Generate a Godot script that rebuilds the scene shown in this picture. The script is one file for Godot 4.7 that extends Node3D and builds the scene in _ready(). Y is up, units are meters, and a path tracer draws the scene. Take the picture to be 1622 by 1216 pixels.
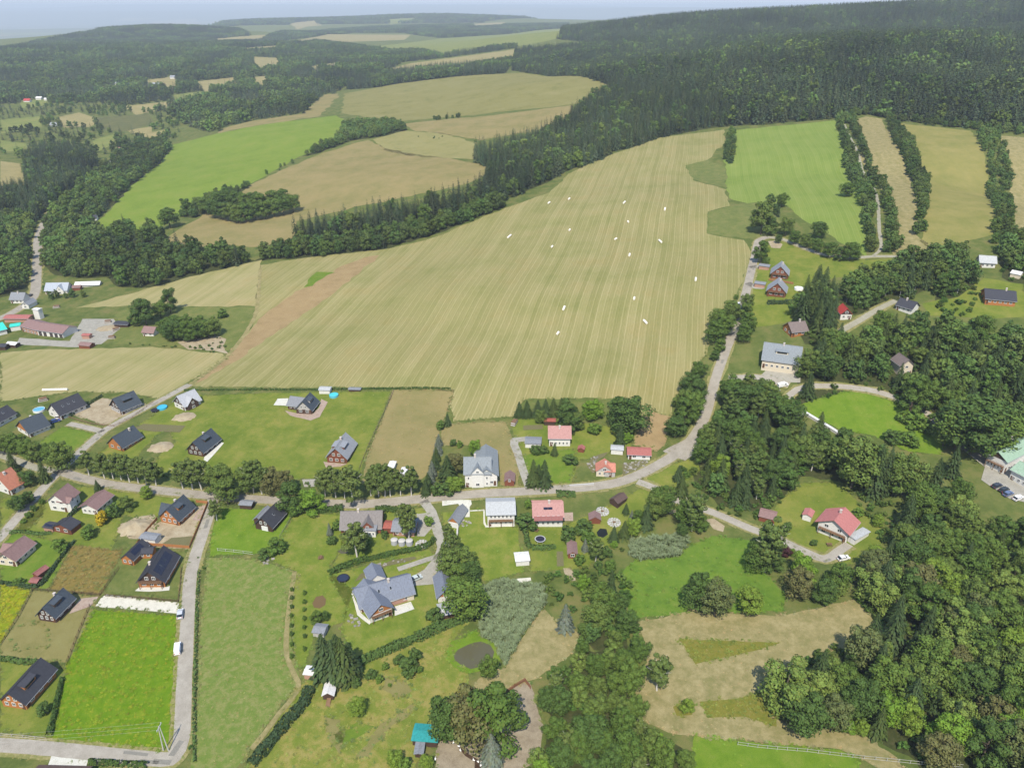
extends Node3D

# ---------------------------------------------------------------- data (metres; x right, z towards the viewer)
const CAM_FOV := 53.7396
const CAM_Y := 175.0
const CAM_PITCH := 26.4121
const HAY_TURN := -0.2231
# relief: x, z, height, reach
const RELIEF := [
	[-123.7,-131.9,2,26],
	[0,-135.7,-3,26],
	[128.3,-131.9,2,26],
	[-67.6,-133.5,0,26],
	[64.3,-134.2,-1,26],
	[-141.6,-163.4,2,26],
	[0,-169.1,-4,26],
	[145.1,-161.5,4,26],
	[-76.9,-164.4,1,26],
	[74.1,-167.2,-2,26],
	[-165.5,-205.5,2,26],
	[-89.4,-205.5,2,26],
	[0,-200.5,-2,26],
	[85.6,-207.9,0,26],
	[166.7,-199.6,7,26],
	[40.9,-201.7,-3,26],
	[-44.9,-198.3,0,26],
	[-191.7,-252.6,4,27],
	[-103.5,-252.6,4,26],
	[0,-243.9,4,26],
	[70.9,-243.9,4,26],
	[118.2,-220.3,4,26],
	[152.1,-235.5,7,26],
	[-227.7,-316,4,33.1],
	[-121.6,-312.3,6,28.5],
	[-59.3,-292.8,7,26],
	[0,-280.2,8,26],
	[79,-283.8,9,26],
	[121.1,-287.6,10,26.5],
	[168.9,-291.7,14,28.7],
	[198.8,-257.1,13,27.6],
	[-271.3,-390.8,0,40.4],
	[-192,-373.5,4,35.7],
	[-154.5,-418.6,4,37.9],
	[-72.7,-380.9,12,33],
	[0,-355.1,16,30.2],
	[60.1,-348.4,19,30.1],
	[111.1,-362.2,20,32.2],
	[150.4,-337.2,24,31.4],
	[183.6,-330.5,27,32.1],
	[239,-323.8,30,34.2],
	[147.6,-394,40,35.8],
	[178.7,-375.3,36,35.3],
	[226.8,-373.9,40,37.2],
	[262.3,-368.4,42,38.4],
	[-333.9,-498.6,-5,51],
	[-250.3,-510.8,0,48.3],
	[-166,-532.6,7,47.4],
	[-90.7,-496.3,14,42.9],
	[0,-440.8,24,37.5],
	[69.9,-423.2,30,36.5],
	[130,-414.5,33,36.9],
	[-98.4,-544.2,13,47],
	[0,-501.9,30,42.7],
	[77.6,-481.1,36,41.4],
	[148.9,-460.3,42,41.1],
	[215.3,-426.6,48,40.6],
	[279.3,-413.2,52,42.4],
	[-440.9,-695.8,-8,70],
	[-375.1,-684.1,-2,66.3],
	[-258.9,-670.6,10,61.1],
	[-173.1,-619.8,12,54.7],
	[-84.9,-630,20,54],
	[-5.7,-623.6,32,53],
	[31.9,-656.2,38,55.8],
	[119.5,-606,46,52.5],
	[198.9,-545.1,50,49.3],
	[275.7,-518.9,56,49.9],
	[326.7,-483.9,60,49.6],
	[-492.9,-864.4,-9,84.6],
	[-417.2,-830.4,5,79],
	[-670.1,-1171.3,-9,114.7],
	[-586.6,-905.2,-3,91.7],
	[-356.2,-818.8,14,75.9],
	[-286.8,-858,20,76.9],
	[-255.5,-1144.1,26,99.6],
	[-146.5,-856.8,27,73.9],
	[-68.2,-752.9,33,64.3],
	[-25.3,-757.3,37,64.4],
	[54.7,-758.4,44,64.6],
	[122.9,-809.3,51,69.6],
	[220.8,-840,56,73.8],
	[334.2,-860,63,78.4],
	[426.5,-776.3,68,75.3],
	[460.4,-710.4,70,72],
	[-876.9,-1415.5,-4,141.5],
	[-714.6,-1383.9,0,132.4],
	[-758,-1727.4,8,160.3],
	[-567.7,-1498.3,8,136.2],
	[-464.4,-1644.7,16,145.3],
	[-324.9,-1420,22,123.8],
	[-237.3,-1437.8,36,123.9],
	[-162.2,-1066.9,32,91.7],
	[-53.1,-1101.5,44,93.7],
	[-72.9,-1541.8,54,131.2],
	[48.1,-1593.1,58,135.5],
	[155.4,-1341,62,114.7],
	[77.4,-1103.5,52,94],
	[28.6,-917.7,45,78],
	[-729.3,-2426,28,215.3],
	[-705.5,-1888.1,20,171.3],
	[-371.1,-1909.8,32,165.4],
	[-289.4,-1964.2,42,168.8],
	[-181.7,-2128.9,46,181.6],
	[-20.7,-2459.6,52,209.1],
	[-238.5,-2815.6,48,240.2],
	[26.2,-3833.8,50,325.9],
	[-544.5,-3092.2,42,266.9],
	[-498.1,-4079.1,42,349.3],
	[160.6,-1086.1,70,93.3],
	[187.3,-1284.9,88,110.4],
	[305.5,-1011.1,92,89.8],
	[418,-913.6,100,85.4],
	[543.5,-864.9,104,86.8],
	[296.2,-1339.8,108,116.6],
	[470.7,-1264.8,125,114.7],
	[622.7,-1109.2,135,108.1],
	[112.9,-1650.3,75,140.6],
	[102.8,-2283.5,72,194.3],
	[-1122.1,-1768.8,4,178],
	[-1239.4,-2259.6,22,219.1],
	[-1108.6,-2360,32,221.6],
	[-927.2,-2360,32,215.5],
	[-1672.7,-2697.4,42,269.8],
	[-1332.4,-2859.8,50,268.2],
	[-963.6,-3005.7,52,268.3],
	[-1007.7,-3673,40,323.7],
	[-1128.6,-4797.5,45,418.9],
	[-1000.9,-5280.8,50,456.9],
	[-455.9,-5452,72,465],
	[155.9,-2995.9,95.2,255],
	[494.6,-2654.3,145.8,229.5],
	[724.5,-2497,163.3,221],
	[998.6,-2400.6,174.4,221],
	[1313.5,-2243.8,186.8,221],
	[1485.6,-2133.8,188.3,221],
	[317.1,-2832.3,121.9,242.2],
	[614.2,-2577.9,156.6,225.3],
	[-2277.8,-3996.4,27.2,230],
	[-2130.8,-4076.7,52.5,230],
	[-2000.3,-4142.3,84.7,230],
	[-1867.3,-4203.9,103.6,230],
	[-1759,-4250.4,108.7,230],
	[-1622,-4304.6,96.3,230],
	[-1480.7,-4355.2,74.8,230],
	[-1335.2,-4402,43.7,230],
	[-2019.5,-3336.4,38,230],
	[-1828.1,-3445,38,230],
	[-1618.2,-3548.5,38,230],
	[-1389.8,-3644,38,230],
	[-1143.7,-3728.5,38,230],
	[-2848,-4705.2,-60,300],
	[-2578.1,-4858.3,-60,300],
	[-2282,-5004.2,-60,300],
	[-1959.9,-5138.9,-60,300],
	[-1612.9,-5258.2,-60,300],
	[-2211.5,-7166.5,78.3,420],
	[-2010.7,-7225.4,92.2,420],
	[-1706.5,-7303.3,66.7,420],
	[-1388.1,-7370.4,85.8,420],
	[-1061.9,-7424.4,115.2,420],
	[-676.1,-7469.5,130,420],
	[-398.2,-7489.4,114.8,420],
	[-61.9,-7499.7,89.4,420],
	[275.7,-7494.9,74.3,420],
	[-1764.9,-6047.7,60,350],
	[-1337.1,-6156.5,60,350],
	[-889.1,-6236.9,60,350],
	[-426.9,-6285.5,60,350],
	[42.3,-6299.9,60,350],
	[-2756,-8567.6,-60,500],
	[-2034.9,-8766.9,-60,500],
	[-1270.1,-8909.9,-60,500],
	[-476.2,-8987.4,-60,500],
	[328.9,-8994,-60,500],
	[571.6,-1968.7,105,174.2],
	[825,-1876.7,120,174.2],
	[300.3,-2128.9,92,182.8],
	[694.3,-3736,60,323],
	[1183.2,-3611.1,90,323],
	[1737.8,-3379.4,110,323],
	[-3883.6,-6416.2,-160,637.5],
	[-3760.6,-7622.8,-120,722.5],
	[-3919.8,-10277.9,-100,935],
	[-5926.5,-10434.4,-200,1020],
	[-4988.9,-13080.9,-150,1190],
	[-2177.9,-13829.6,-120,1190],
	[-98.5,-11999.6,-120,1020],
	[1676.1,-11882.4,-120,1020],
	[4114.1,-11272.7,-80,1020],
	[-12945.5,-21387.3,-250,2125],
	[-7331.6,-23900.8,-150,2125],
	[-1816.4,-21924.9,-150,1870],
	[3072.9,-21784.3,-120,1870],
	[7542.6,-20666.6,-100,1870],
	[-10690.4,-28030.6,60,2500],
	[-8205.5,-28856,70,2500],
	[-6260.4,-33418.7,150,2500],
	[-4294.9,-35742.9,330,3000],
	[-2172.4,-35934.4,300,2600],
	[1542.9,-29960.3,140,2500],
	[4004.5,-31748.4,200,3000],
	[6747.1,-31280.6,180,2720],
	[663.4,-999.9,70,102],
	[-674.7,-992.3,-5,102],
	[-510.6,-615.8,0,68],
	[441.5,-543.2,30,59.5],
	[207.9,-281.6,10,30],
	[-210.8,-279.4,2,30],
	[126.1,-155.2,3,30],
	[-127.7,-154,2,30],
	[0,60,-3,60],
	[-150,60,0,60],
	[150,60,-2,60],
	[0,-10,-3,60],
	[-150,200,0,100],
	[150,200,0,100],
]
const FIELDS := [
	["far_stubble_field","tan_far",1,0,[-989.0,-3819.0,-984.5,-4469.7,-539.4,-4424.5,-492.8,-3795.8,-791.3,-3577.1]],
	["far_pasture","green_far",1,0,[-543.8,-2959.3,-328.6,-3902.0,138.5,-4700.8,348.2,-4910.9,144.1,-2568.1,7.6,-2502.7,-132.3,-2439.1,-196.6,-2312.7,-306.7,-2660.2,-384.6,-2634.3]],
	["far_stubble_field","tan_far",1,0,[-322.3,-1959.1,-265.9,-2148.2,7.4,-2409.6,1.5,-2010.9,-169.5,-1980.3,-281.0,-1902.9]],
	["far_stubble_field","tan_far",1,0,[-1386.6,-3838.4,-1223.5,-4132.9,-1117.7,-3621.2,-1234.3,-3481.8]],
	["far_stubble_field","tan_far",1,0,[-821.4,-2608.4,-730.7,-2568.7,-630.2,-2235.1,-668.5,-2132.8]],
	["far_stubble_field","tan_far",1,0,[-760.6,-1916.1,-679.6,-1998.3,-615.8,-1810.4,-655.6,-1727.6]],
	["far_stubble_field","tan_far",1,0,[-749.6,-1546.0,-674.9,-1595.2,-636.3,-1507.2,-672.7,-1427.0]],
	["far_stubble_field","tan_far",1,0,[-813.4,-1420.2,-801.5,-1479.1,-712.0,-1378.9,-697.4,-1309.1,-739.4,-1305.4]],
	["far_pasture","green_far",1,0,[-899.0,-1397.5,-853.6,-1439.7,-782.5,-1319.5,-808.7,-1247.3]],
	["far_clearing","rough_far",1,0,[-738.4,-1410.3,-654.3,-1437.2,-597.4,-1328.2,-616.8,-1264.6,-659.1,-1279.0]],
	["far_pasture","green_far",1,0,[-639.1,-1196.2,-626.4,-1245.7,-591.9,-1163.1,-582.3,-1099.3]],
	["far_stubble_field","tan_far",1,0,[-621.6,-1275.2,-590.9,-1300.1,-568.4,-1246.0,-590.2,-1231.6]],
	["far_stubble_field","tan_far",1,0,[-886.4,-1948.7,-838.9,-2033.1,-735.0,-1774.5,-804.5,-1807.6]],
	["far_pasture","green_far",1,0,[-691.9,-1144.2,-667.0,-1176.0,-642.0,-1133.4,-664.2,-1101.1]],
	["far_pasture","green_far",1,0,[-777.1,-1194.3,-717.5,-1165.0,-685.5,-1101.2,-721.1,-1101.1]],
	["far_stubble_field","tan_far",1,0,[-580.6,-1239.4,-553.8,-1265.0,-533.2,-1221.1,-557.6,-1197.1]],
	["far_pasture","green_far",1,0,[-715.0,-1689.7,-652.1,-1736.9,-602.4,-1614.6,-663.8,-1576.7]],
	["far_stubble_field","tan_far",1,0,[-511.0,-1507.8,-464.1,-1552.9,-422.7,-1416.9,-470.6,-1400.7]],
	["far_stubble_field","tan_far",1,0,[-631.1,-1982.2,-600.6,-1994.5,-529.2,-1760.0,-548.9,-1729.0]],
	["far_pasture","green_far",1,0,[-1002.5,-1635.3,-966.6,-1668.8,-914.1,-1581.2,-943.8,-1537.1]],
	["far_stubble_field","tan_far",1,0,[-944.3,-2906.8,-881.0,-3118.4,-796.3,-2810.8,-871.2,-2719.3]],
	["far_stubble_field","tan_far",1,0,[-549.6,-2223.3,-491.4,-2360.4,-439.5,-2120.6,-496.4,-2034.3]],
	["far_stubble_field","tan_far",1,0,[-9600.2,-22362.5,-8852.3,-23532.7,-6588.9,-17812.8,-1587.7,-4117.5]],
	["far_stubble_field","tan_far",1,0,[-1728.9,-6452.9,-1617.3,-6921.6,-1387.5,-6118.8,-1494.3,-5807.2]],
	["far_pasture","green_far",1,0,[-1023.9,-6782.5,-781.9,-6900.9,-767.5,-6539.2,-940.6,-6374.2]],
	["far_stubble_field","tan_far",1,0,[-317.1,-6382.3,-54.6,-6598.8,-51.9,-5292.4,-235.1,-5110.1]],
	["hay_slope","tan_far",1,0,[-673.1,-1022.3,-627.0,-997.3,-552.5,-869.7,-552.0,-822.9]],
	["pasture","bright_far",1,1,[-377.7,-676.0,-392.8,-762.3,-452.6,-1017.4,-483.4,-1123.8,-389.1,-1106.1,-270.0,-1214.5,-243.8,-1169.7,-217.1,-1001.5,-242.9,-907.2,-259.8,-812.0,-265.2,-774.5,-296.5,-743.7,-304.8,-643.5,-336.2,-651.2]],
	["hay_meadow","tan",1,1,[-284.2,-600.4,-277.9,-691.1,-262.4,-775.9,-225.7,-897.0,-178.0,-960.4,-164.9,-936.3,-120.9,-875.1,-45.1,-782.5,-20.0,-743.6,-24.1,-718.5,-40.3,-690.0,-89.4,-670.5,-138.6,-662.1,-182.7,-637.3,-174.5,-588.4,-181.1,-571.8,-255.0,-584.7]],
	["mown_field","pale_green",1,1,[-168.8,-961.2,-137.3,-1006.2,-85.8,-967.8,-39.0,-882.8,-38.0,-793.4,-102.5,-838.3,-142.6,-887.6]],
	["olive_field","olive",1,1,[-324.8,-1562.2,-242.9,-1634.6,23.4,-1593.8,95.6,-1387.2,144.3,-1179.9,118.5,-1103.8,79.6,-1076.6,-9.5,-1092.7,-114.4,-1102.0,-149.8,-1104.2,-241.1,-1214.4,-267.7,-1250.8]],
	["stubble_field","tan",1,1,[-145.4,-1069.7,-112.4,-1081.6,-9.3,-1069.2,82.0,-1074.7,71.1,-986.5,28.7,-921.9,-35.2,-894.3,-85.5,-963.6,-129.4,-1007.5]],
	["stubble_strip","tan",1,1,[-335.8,-1573.5,-308.7,-1368.1,-294.9,-1205.3,-367.6,-1123.6,-412.4,-1107.5,-428.1,-1170.5,-327.7,-1252.3,-369.5,-1580.1]],
	["hayfield","hay",1,0.8,[-162.9,-340.6,-156.0,-368.7,-155.3,-421.8,-182.9,-530.9,-153.9,-541.0,-98.7,-546.9,-53.1,-564.1,-5.5,-603.0,31.2,-639.0,54.3,-706.7,101.5,-765.9,154.9,-826.2,224.3,-837.0,211.4,-776.6,178.1,-710.3,155.7,-698.0,152.7,-643.9,167.6,-598.9,156.3,-545.5,139.9,-534.6,129.2,-493.8,149.3,-476.0,146.7,-454.3,129.8,-408.5,118.8,-387.5,103.0,-361.1,95.7,-341.5,81.7,-320.8,73.5,-305.8,67.6,-284.1,64.8,-277.2,50.9,-277.6,57.6,-297.0,57.6,-307.6,5.6,-312.5,1.1,-300.2,-25.9,-298.0,-29.1,-311.7,-28.0,-321.8,-58.6,-328.8,-119.0,-334.9]],
	["hayfield_west","hay_b",1,0.8,[-287.9,-468.7,-264.0,-491.7,-230.9,-519.8,-199.0,-534.8,-186.3,-542.4,-175.0,-502.9,-161.2,-451.9,-193.8,-454.9,-249.0,-468.1]],
	["red_stubble_strip","redtan",2,1.2,[-100.7,-535.7,-95.9,-534.7,-106.3,-486.8,-122.5,-444.9,-139.5,-406.2,-151.1,-364.2,-161.9,-339.8,-157.8,-368.8,-153.9,-417.0,-151.8,-443.0,-140.5,-469.5,-131.2,-483.7,-120.9,-516.8]],
	["clover_patch","lawn_bright",3,1.2,[-135.8,-503.5,-123.2,-502.0,-127.5,-490.1,-132.5,-478.3,-137.1,-476.1]],
	["fallow_strip","redtan",2,1,[52.0,-278.0,57.4,-293.6,62.5,-301.4,70.9,-297.2,65.9,-277.6,60.9,-273.1]],
	["hayfield_lower","hay_b",1,0.8,[-289.5,-391.3,-271.1,-396.9,-244.9,-395.4,-197.9,-391.8,-160.4,-381.5,-155.2,-374.4,-165.4,-342.3,-171.1,-327.4,-191.6,-335.1,-217.8,-337.1,-249.6,-326.9]],
	["green_field","pasture_right",1,0.8,[234.6,-828.3,337.0,-818.6,304.4,-722.8,277.4,-641.9,259.1,-569.9,216.3,-448.5,207.1,-429.0,201.6,-456.6,195.1,-494.4,193.1,-541.1,175.6,-542.1,162.1,-559.3,169.5,-606.5,205.3,-756.7]],
	["stubble_strip","tan_pale",1,0.8,[350.7,-811.3,365.5,-823.1,376.3,-806.1,338.8,-696.2,315.3,-609.9,264.2,-488.3,246.0,-454.1,247.3,-440.6,239.3,-426.1,222.5,-427.0,229.9,-449.9,251.7,-507.8,286.6,-600.1,291.6,-653.1]],
	["yellow_meadow","yellow",1,0.8,[378.0,-783.8,428.1,-735.9,402.1,-669.6,383.9,-619.9,309.2,-481.3,287.9,-446.7,246.2,-430.3,245.2,-444.0,274.0,-502.1,322.3,-594.8,336.9,-646.5]],
	["stubble_field","tan_pale",1,0.8,[439.7,-711.7,465.2,-700.5,305.4,-433.2,302.2,-448.3,392.9,-603.4]],
	["cottage_meadow","lawn_olive",1,0.8,[152.9,-457.1,172.5,-473.6,187.1,-447.5,205.4,-425.7,238.3,-420.8,205.0,-408.6,179.9,-406.2,163.1,-397.3,151.7,-380.6,145.6,-365.1,138.9,-361.9,121.0,-360.4,124.2,-379.3]],
	["rough_patch","rough",2,0.8,[139.1,-534.8,156.7,-543.7,177.6,-549.1,180.8,-508.3,173.0,-478.0,157.9,-478.1,149.9,-478.2,129.2,-493.8]],
	["rough_patch","rough",2,0.8,[156.2,-697.9,177.6,-708.2,187.9,-680.4,170.4,-606.3,152.7,-643.9]],
	["rough_meadow","rough_green",1,0.8,[-250.1,-466.0,-193.4,-453.8,-161.8,-450.0,-156.1,-421.9,-155.5,-389.8,-161.0,-383.2,-198.7,-393.7,-228.8,-399.8,-240.5,-432.2,-253.2,-450.5]],
	["sandy_ground","sand",2,0.8,[-191.7,-398.7,-171.0,-406.8,-164.6,-401.9,-163.4,-392.0,-155.6,-379.5,-165.2,-385.1,-180.5,-388.3]],
	["village_lawn","lawn_olive",1,0.5,[-148.5,-329.3,-117.5,-329.6,-58.8,-325.6,-59.8,-303.7,-62.3,-259.0,-79.4,-257.2,-120.1,-256.9,-148.8,-264.1,-150.5,-277.9,-147.2,-285.6,-155.5,-296.9,-158.8,-291.9,-160.3,-269.4,-178.5,-276.5,-174.0,-293.2,-164.7,-321.6,-162.0,-332.0]],
	["garden_plot","lawn_bright",1,0.5,[-209.6,-288.6,-205.8,-302.4,-185.3,-294.8,-184.0,-290.4,-189.4,-282.0,-193.9,-279.9,-203.3,-282.1]],
	["stubble_plot","tan",1,0.6,[-57.7,-326.6,-28.0,-322.8,-28.8,-311.7,-31.5,-297.8,-32.3,-286.6,-33.3,-261.4,-38.1,-253.6,-59.9,-253.8,-60.8,-271.8]],
	["stubble_plot","tan",1,0.6,[-31.4,-295.7,-3.1,-296.6,0.3,-281.4,2.8,-262.9,2.8,-251.0,-4.8,-252.5,-6.7,-274.1,-19.2,-279.1,-30.0,-279.2]],
	["garden_plot","lawn_olive",1,0.5,[0.3,-297.9,5.4,-299.9,52.3,-288.5,50.9,-277.6,42.4,-273.6,27.3,-268.0,23.6,-252.3,7.8,-251.1,3.7,-272.3,1.4,-281.4]],
	["garden_plot","lawn_bright",2,0.4,[2.9,-271.4,25.3,-276.5,27.0,-274.4,23.2,-253.0,8.0,-251.9]],
	["gravel_yard","sand",2,0.6,[-209.0,-314.2,-201.1,-329.9,-195.4,-328.5,-171.1,-322.2,-183.6,-301.5,-185.3,-302.1]],
	["building_plot","sand",1,0.6,[-134.6,-222.2,-133.0,-229.3,-117.6,-242.4,-115.8,-237.3,-114.3,-215.2,-122.2,-215.8,-133.5,-218.0]],
	["sand_heap_ground","sand",2,0.6,[-144.6,-229.5,-142.1,-233.9,-135.8,-234.9,-131.8,-229.3,-131.9,-223.9,-134.6,-220.4,-138.8,-221.2,-143.4,-225.8]],
	["garden_plot","lawn_olive",1,0.5,[-199.9,-245.0,-192.0,-248.4,-182.2,-245.0,-178.1,-234.9,-178.0,-223.8,-187.7,-224.7]],
	["garden_plot","lawn_olive",1,0.5,[-178.7,-251.4,-169.7,-253.5,-118.7,-245.6,-124.8,-242.0,-136.8,-231.2,-147.4,-235.1,-143.4,-218.8,-136.2,-194.4,-157.9,-216.0,-172.5,-222.1,-183.2,-224.8,-182.2,-245.0]],
	["garden_plot","lawn_bright",1,0.5,[-188.6,-226.1,-183.2,-224.8,-172.5,-222.1,-158.4,-217.0,-154.0,-194.4,-160.6,-195.0,-172.0,-198.3]],
	["rough_plot","rough_brown",2,0.5,[-157.7,-217.4,-138.8,-214.6,-137.6,-205.4,-135.2,-192.4,-153.5,-194.7]],
	["yellow_plot","yellow_bright",1,0.4,[-171.3,-197.1,-159.4,-194.1,-155.4,-170.8]],
	["mown_plot","lawn_pale",1,0.4,[-159.4,-194.1,-153.8,-194.1,-135.7,-191.2,-133.4,-180.9,-131.2,-163.5,-152.4,-165.8,-155.7,-171.3]],
	["garden_plot","lawn_dark",1,0.4,[-139.9,-216.0,-123.3,-215.2,-114.3,-213.8,-108.5,-190.8,-134.1,-193.5,-137.5,-203.8]],
	["paved_strip","limestone",2,0.2,[-134.6,-191.2,-133.5,-192.4,-107.7,-188.8,-106.0,-184.0,-131.4,-186.5,-134.7,-187.1]],
	["wildflower_meadow","meadow_vivid",1,0.3,[-134.3,-185.4,-106.6,-182.8,-98.9,-161.6,-94.0,-148.3,-89.5,-135.3,-90.5,-134.5,-121.8,-137.3,-128.2,-154.2,-130.8,-163.0,-132.8,-174.5]],
	["garden_plot","lawn_olive",1,0.4,[-151.5,-164.4,-130.9,-162.0,-127.8,-153.1,-122.6,-138.1,-136.5,-139.6]],
	["mown_field","mown_mottled",1,0.5,[-106.9,-210.6,-91.1,-210.9,-74.9,-204.7,-72.7,-188.1,-67.4,-172.1,-61.6,-158.3,-65.4,-146.9,-68.6,-136.9,-70.5,-130.3,-69.7,-126.1,-81.0,-125.8,-89.0,-152.7,-98.6,-181.9]],
	["garden_plot","lawn_vivid",1,0.4,[-112.4,-238.1,-99.2,-238.2,-83.8,-236.2,-84.0,-222.6,-89.6,-213.6,-106.4,-211.9,-110.3,-225.5]],
	["orchard_lawn","lawn_green",1,0.4,[-82.3,-236.2,-65.0,-235.7,-60.9,-220.2,-63.7,-206.8,-53.0,-196.4,-53.4,-181.9,-61.3,-177.5,-61.6,-162.5,-64.7,-164.8,-72.3,-188.1,-74.5,-204.7,-85.5,-210.8,-83.6,-224.4]],
	["villa_lawn","lawn_green",1,0.4,[-62.9,-203.0,-46.9,-210.8,-29.8,-217.9,-26.5,-211.5,-20.1,-208.6,-15.6,-187.0,-31.8,-176.8,-46.1,-166.9,-53.5,-177.9,-54.1,-188.9]],
	["cottage_lawn","lawn_olive",1,0.4,[-64.0,-236.8,-51.2,-239.2,-34.7,-239.4,-30.1,-234.3,-27.8,-221.1,-38.4,-214.4,-55.3,-208.8,-63.3,-205.2,-61.3,-216.8]],
	["rough_meadow","meadow_straw",1,0.5,[-61.7,-155.6,-56.1,-162.7,-47.0,-163.7,-31.5,-174.2,-14.0,-184.4,-18.0,-177.6,-18.5,-170.0,-13.0,-163.5,-12.7,-158.5,-21.8,-153.7,-22.6,-143.1,-25.6,-132.2,-27.5,-127.8,-68.5,-126.1,-65.9,-138.9]],
	["garden_plot","lawn_green",1,0.4,[-26.7,-236.9,-12.3,-238.8,2.1,-229.3,3.7,-207.6,-8.9,-202.9,-19.6,-207.1,-24.3,-221.1]],
	["garden_plot","lawn_olive",1,0.4,[5.7,-231.0,21.1,-231.5,42.9,-245.2,52.6,-252.2,61.2,-243.9,49.5,-231.4,42.1,-228.4,26.4,-209.6,6.4,-207.7]],
	["verge","lawn_olive",1,0.4,[50.6,-256.0,64.9,-265.2,77.3,-268.8,76.9,-260.8,67.5,-251.6,58.8,-252.0,52.7,-252.9]],
	["dry_patch","lawn_pale",2,1.6,[-40.5,-134.5,-37.6,-142.9,-32.6,-148.7,-28.9,-151.7,-26.9,-151.0,-31.0,-146.6,-35.1,-140.8,-37.9,-134.2]],
	["dry_patch","lawn_pale",2,1.6,[-51.7,-146.6,-47.8,-145.2,-45.2,-141.1,-45.0,-135.7,-48.6,-138.4]],
	["dry_patch","lawn_pale",2,1.6,[-37.7,-161.2,-30.8,-159.9,-28.5,-156.0,-33.7,-153.3,-37.5,-156.5]],
	["mown_patch","lawn_bright",2,1.2,[-47.9,-141.0,-42.5,-145.5,-37.8,-144.2,-41.5,-139.9,-46.5,-138.5]],
	["dry_patch","lawn_pale",2,1.4,[-157.7,-176.4,-151.6,-179.9,-144.6,-178.5,-140.8,-169.7,-149.0,-168.3]],
	["pond_bank","lawn_vivid",2,0.6,[-20.0,-172.4,-19.0,-175.8,-15.0,-177.9,-12.6,-180.7,-8.4,-179.5,-4.2,-176.9,-2.6,-171.7,-4.5,-167.2,-8.9,-165.0,-13.3,-163.9,-17.3,-166.2,-19.5,-169.3]],
	["hay_triangle","tan_pale",2,0.6,[10.2,-190.9,14.1,-184.9,19.0,-182.2,22.0,-179.2,17.2,-170.6,7.3,-162.2,-3.8,-157.1,-12.1,-158.0,-9.9,-161.8,-2.1,-166.2,3.8,-179.5]],
	["reed_bed","reed",1,0.6,[-12.6,-198.4,-2.4,-203.6,11.0,-200.4,10.7,-192.3,3.4,-180.3,-2.1,-166.9,-5.1,-175.5,-10.2,-179.2,-9.5,-190.0]],
	["reed_bed","reed",2,0.6,[44.2,-223.4,63.8,-225.6,64.4,-220.7,59.4,-214.6,45.7,-212.9,41.6,-215.6]],
	["marsh_meadow","marsh",1,0.6,[38.4,-207.9,44.7,-213.9,61.1,-217.7,73.9,-224.1,86.8,-220.8,85.6,-206.8,91.0,-194.4,87.6,-186.8,69.6,-187.9,49.1,-187.2,38.6,-185.9,37.9,-195.9]],
	["hay_meadow_lower","tan_pale",2,0.6,[39.6,-184.2,48.9,-186.1,59.7,-189.0,71.4,-186.7,87.0,-184.9,102.0,-187.7,112.0,-190.2,116.7,-174.5,112.2,-172.8,93.1,-168.4,84.3,-163.2,77.0,-161.3,72.6,-145.9,83.6,-142.1,94.4,-139.6,99.5,-132.6,99.5,-125.5,86.4,-136.1,62.6,-139.7,42.8,-142.3,35.4,-148.0,34.1,-155.9,37.0,-163.2,41.0,-167.5,41.5,-177.7]],
	["unmown_wedge","rough_gold",3,0.4,[52.1,-176.8,83.1,-173.7,70.9,-170.1,55.2,-166.4,53.7,-172.0]],
	["unmown_wedge","rough_gold",3,0.4,[53.3,-152.5,66.4,-153.7,76.1,-157.1,72.2,-143.5,64.6,-147.2,54.5,-147.1]],
	["unmown_islet","rough_gold",3,0.4,[45.5,-151.0,49.2,-153.5,51.7,-151.9,50.2,-148.3,45.9,-148.0]],
	["pasture_edge","lawn_vivid",1,0.4,[49.4,-141.5,62.5,-139.3,86.2,-135.7,90.0,-132.9,88.1,-126.2,44.8,-127.5]],
	["villa_garden","lawn_olive",1,0.5,[101.4,-239.4,114.7,-251.0,129.4,-250.8,134.7,-222.2,130.2,-214.1,117.0,-205.6,109.3,-208.0,96.3,-222.2,94.9,-229.2]],
	["sloping_lawn","lawn_vivid",1,0.5,[125.2,-298.5,139.0,-302.7,157.3,-307.1,182.6,-287.1,180.2,-270.5,174.0,-262.6,162.5,-265.4,152.6,-276.1,140.1,-281.5]],
	["chicken_run","dirt",2,0.5,[-20.6,-140.2,-13.9,-141.4,-2.0,-152.0,0.7,-159.8,5.4,-161.0,8.6,-145.7,7.4,-135.8,-1.8,-128.4,-19.5,-128.1]],
	["forest_clearing","lawn_olive",1,0.5,[211.8,-369.3,232.4,-372.4,254.8,-391.1,269.8,-381.0,257.7,-349.0,233.8,-349.8,223.9,-354.5,211.1,-356.9]],
	["works_yard","gravel",1,0.3,[-289.0,-405.4,-249.8,-397.9,-236.7,-401.0,-237.7,-426.4,-250.3,-444.5,-271.6,-447.0,-259.1,-408.5,-293.3,-415.8]],
]
const FIELD_WORDS := {"hay": "large striped hayfield with raked rows and wrapped bales"}
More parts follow.
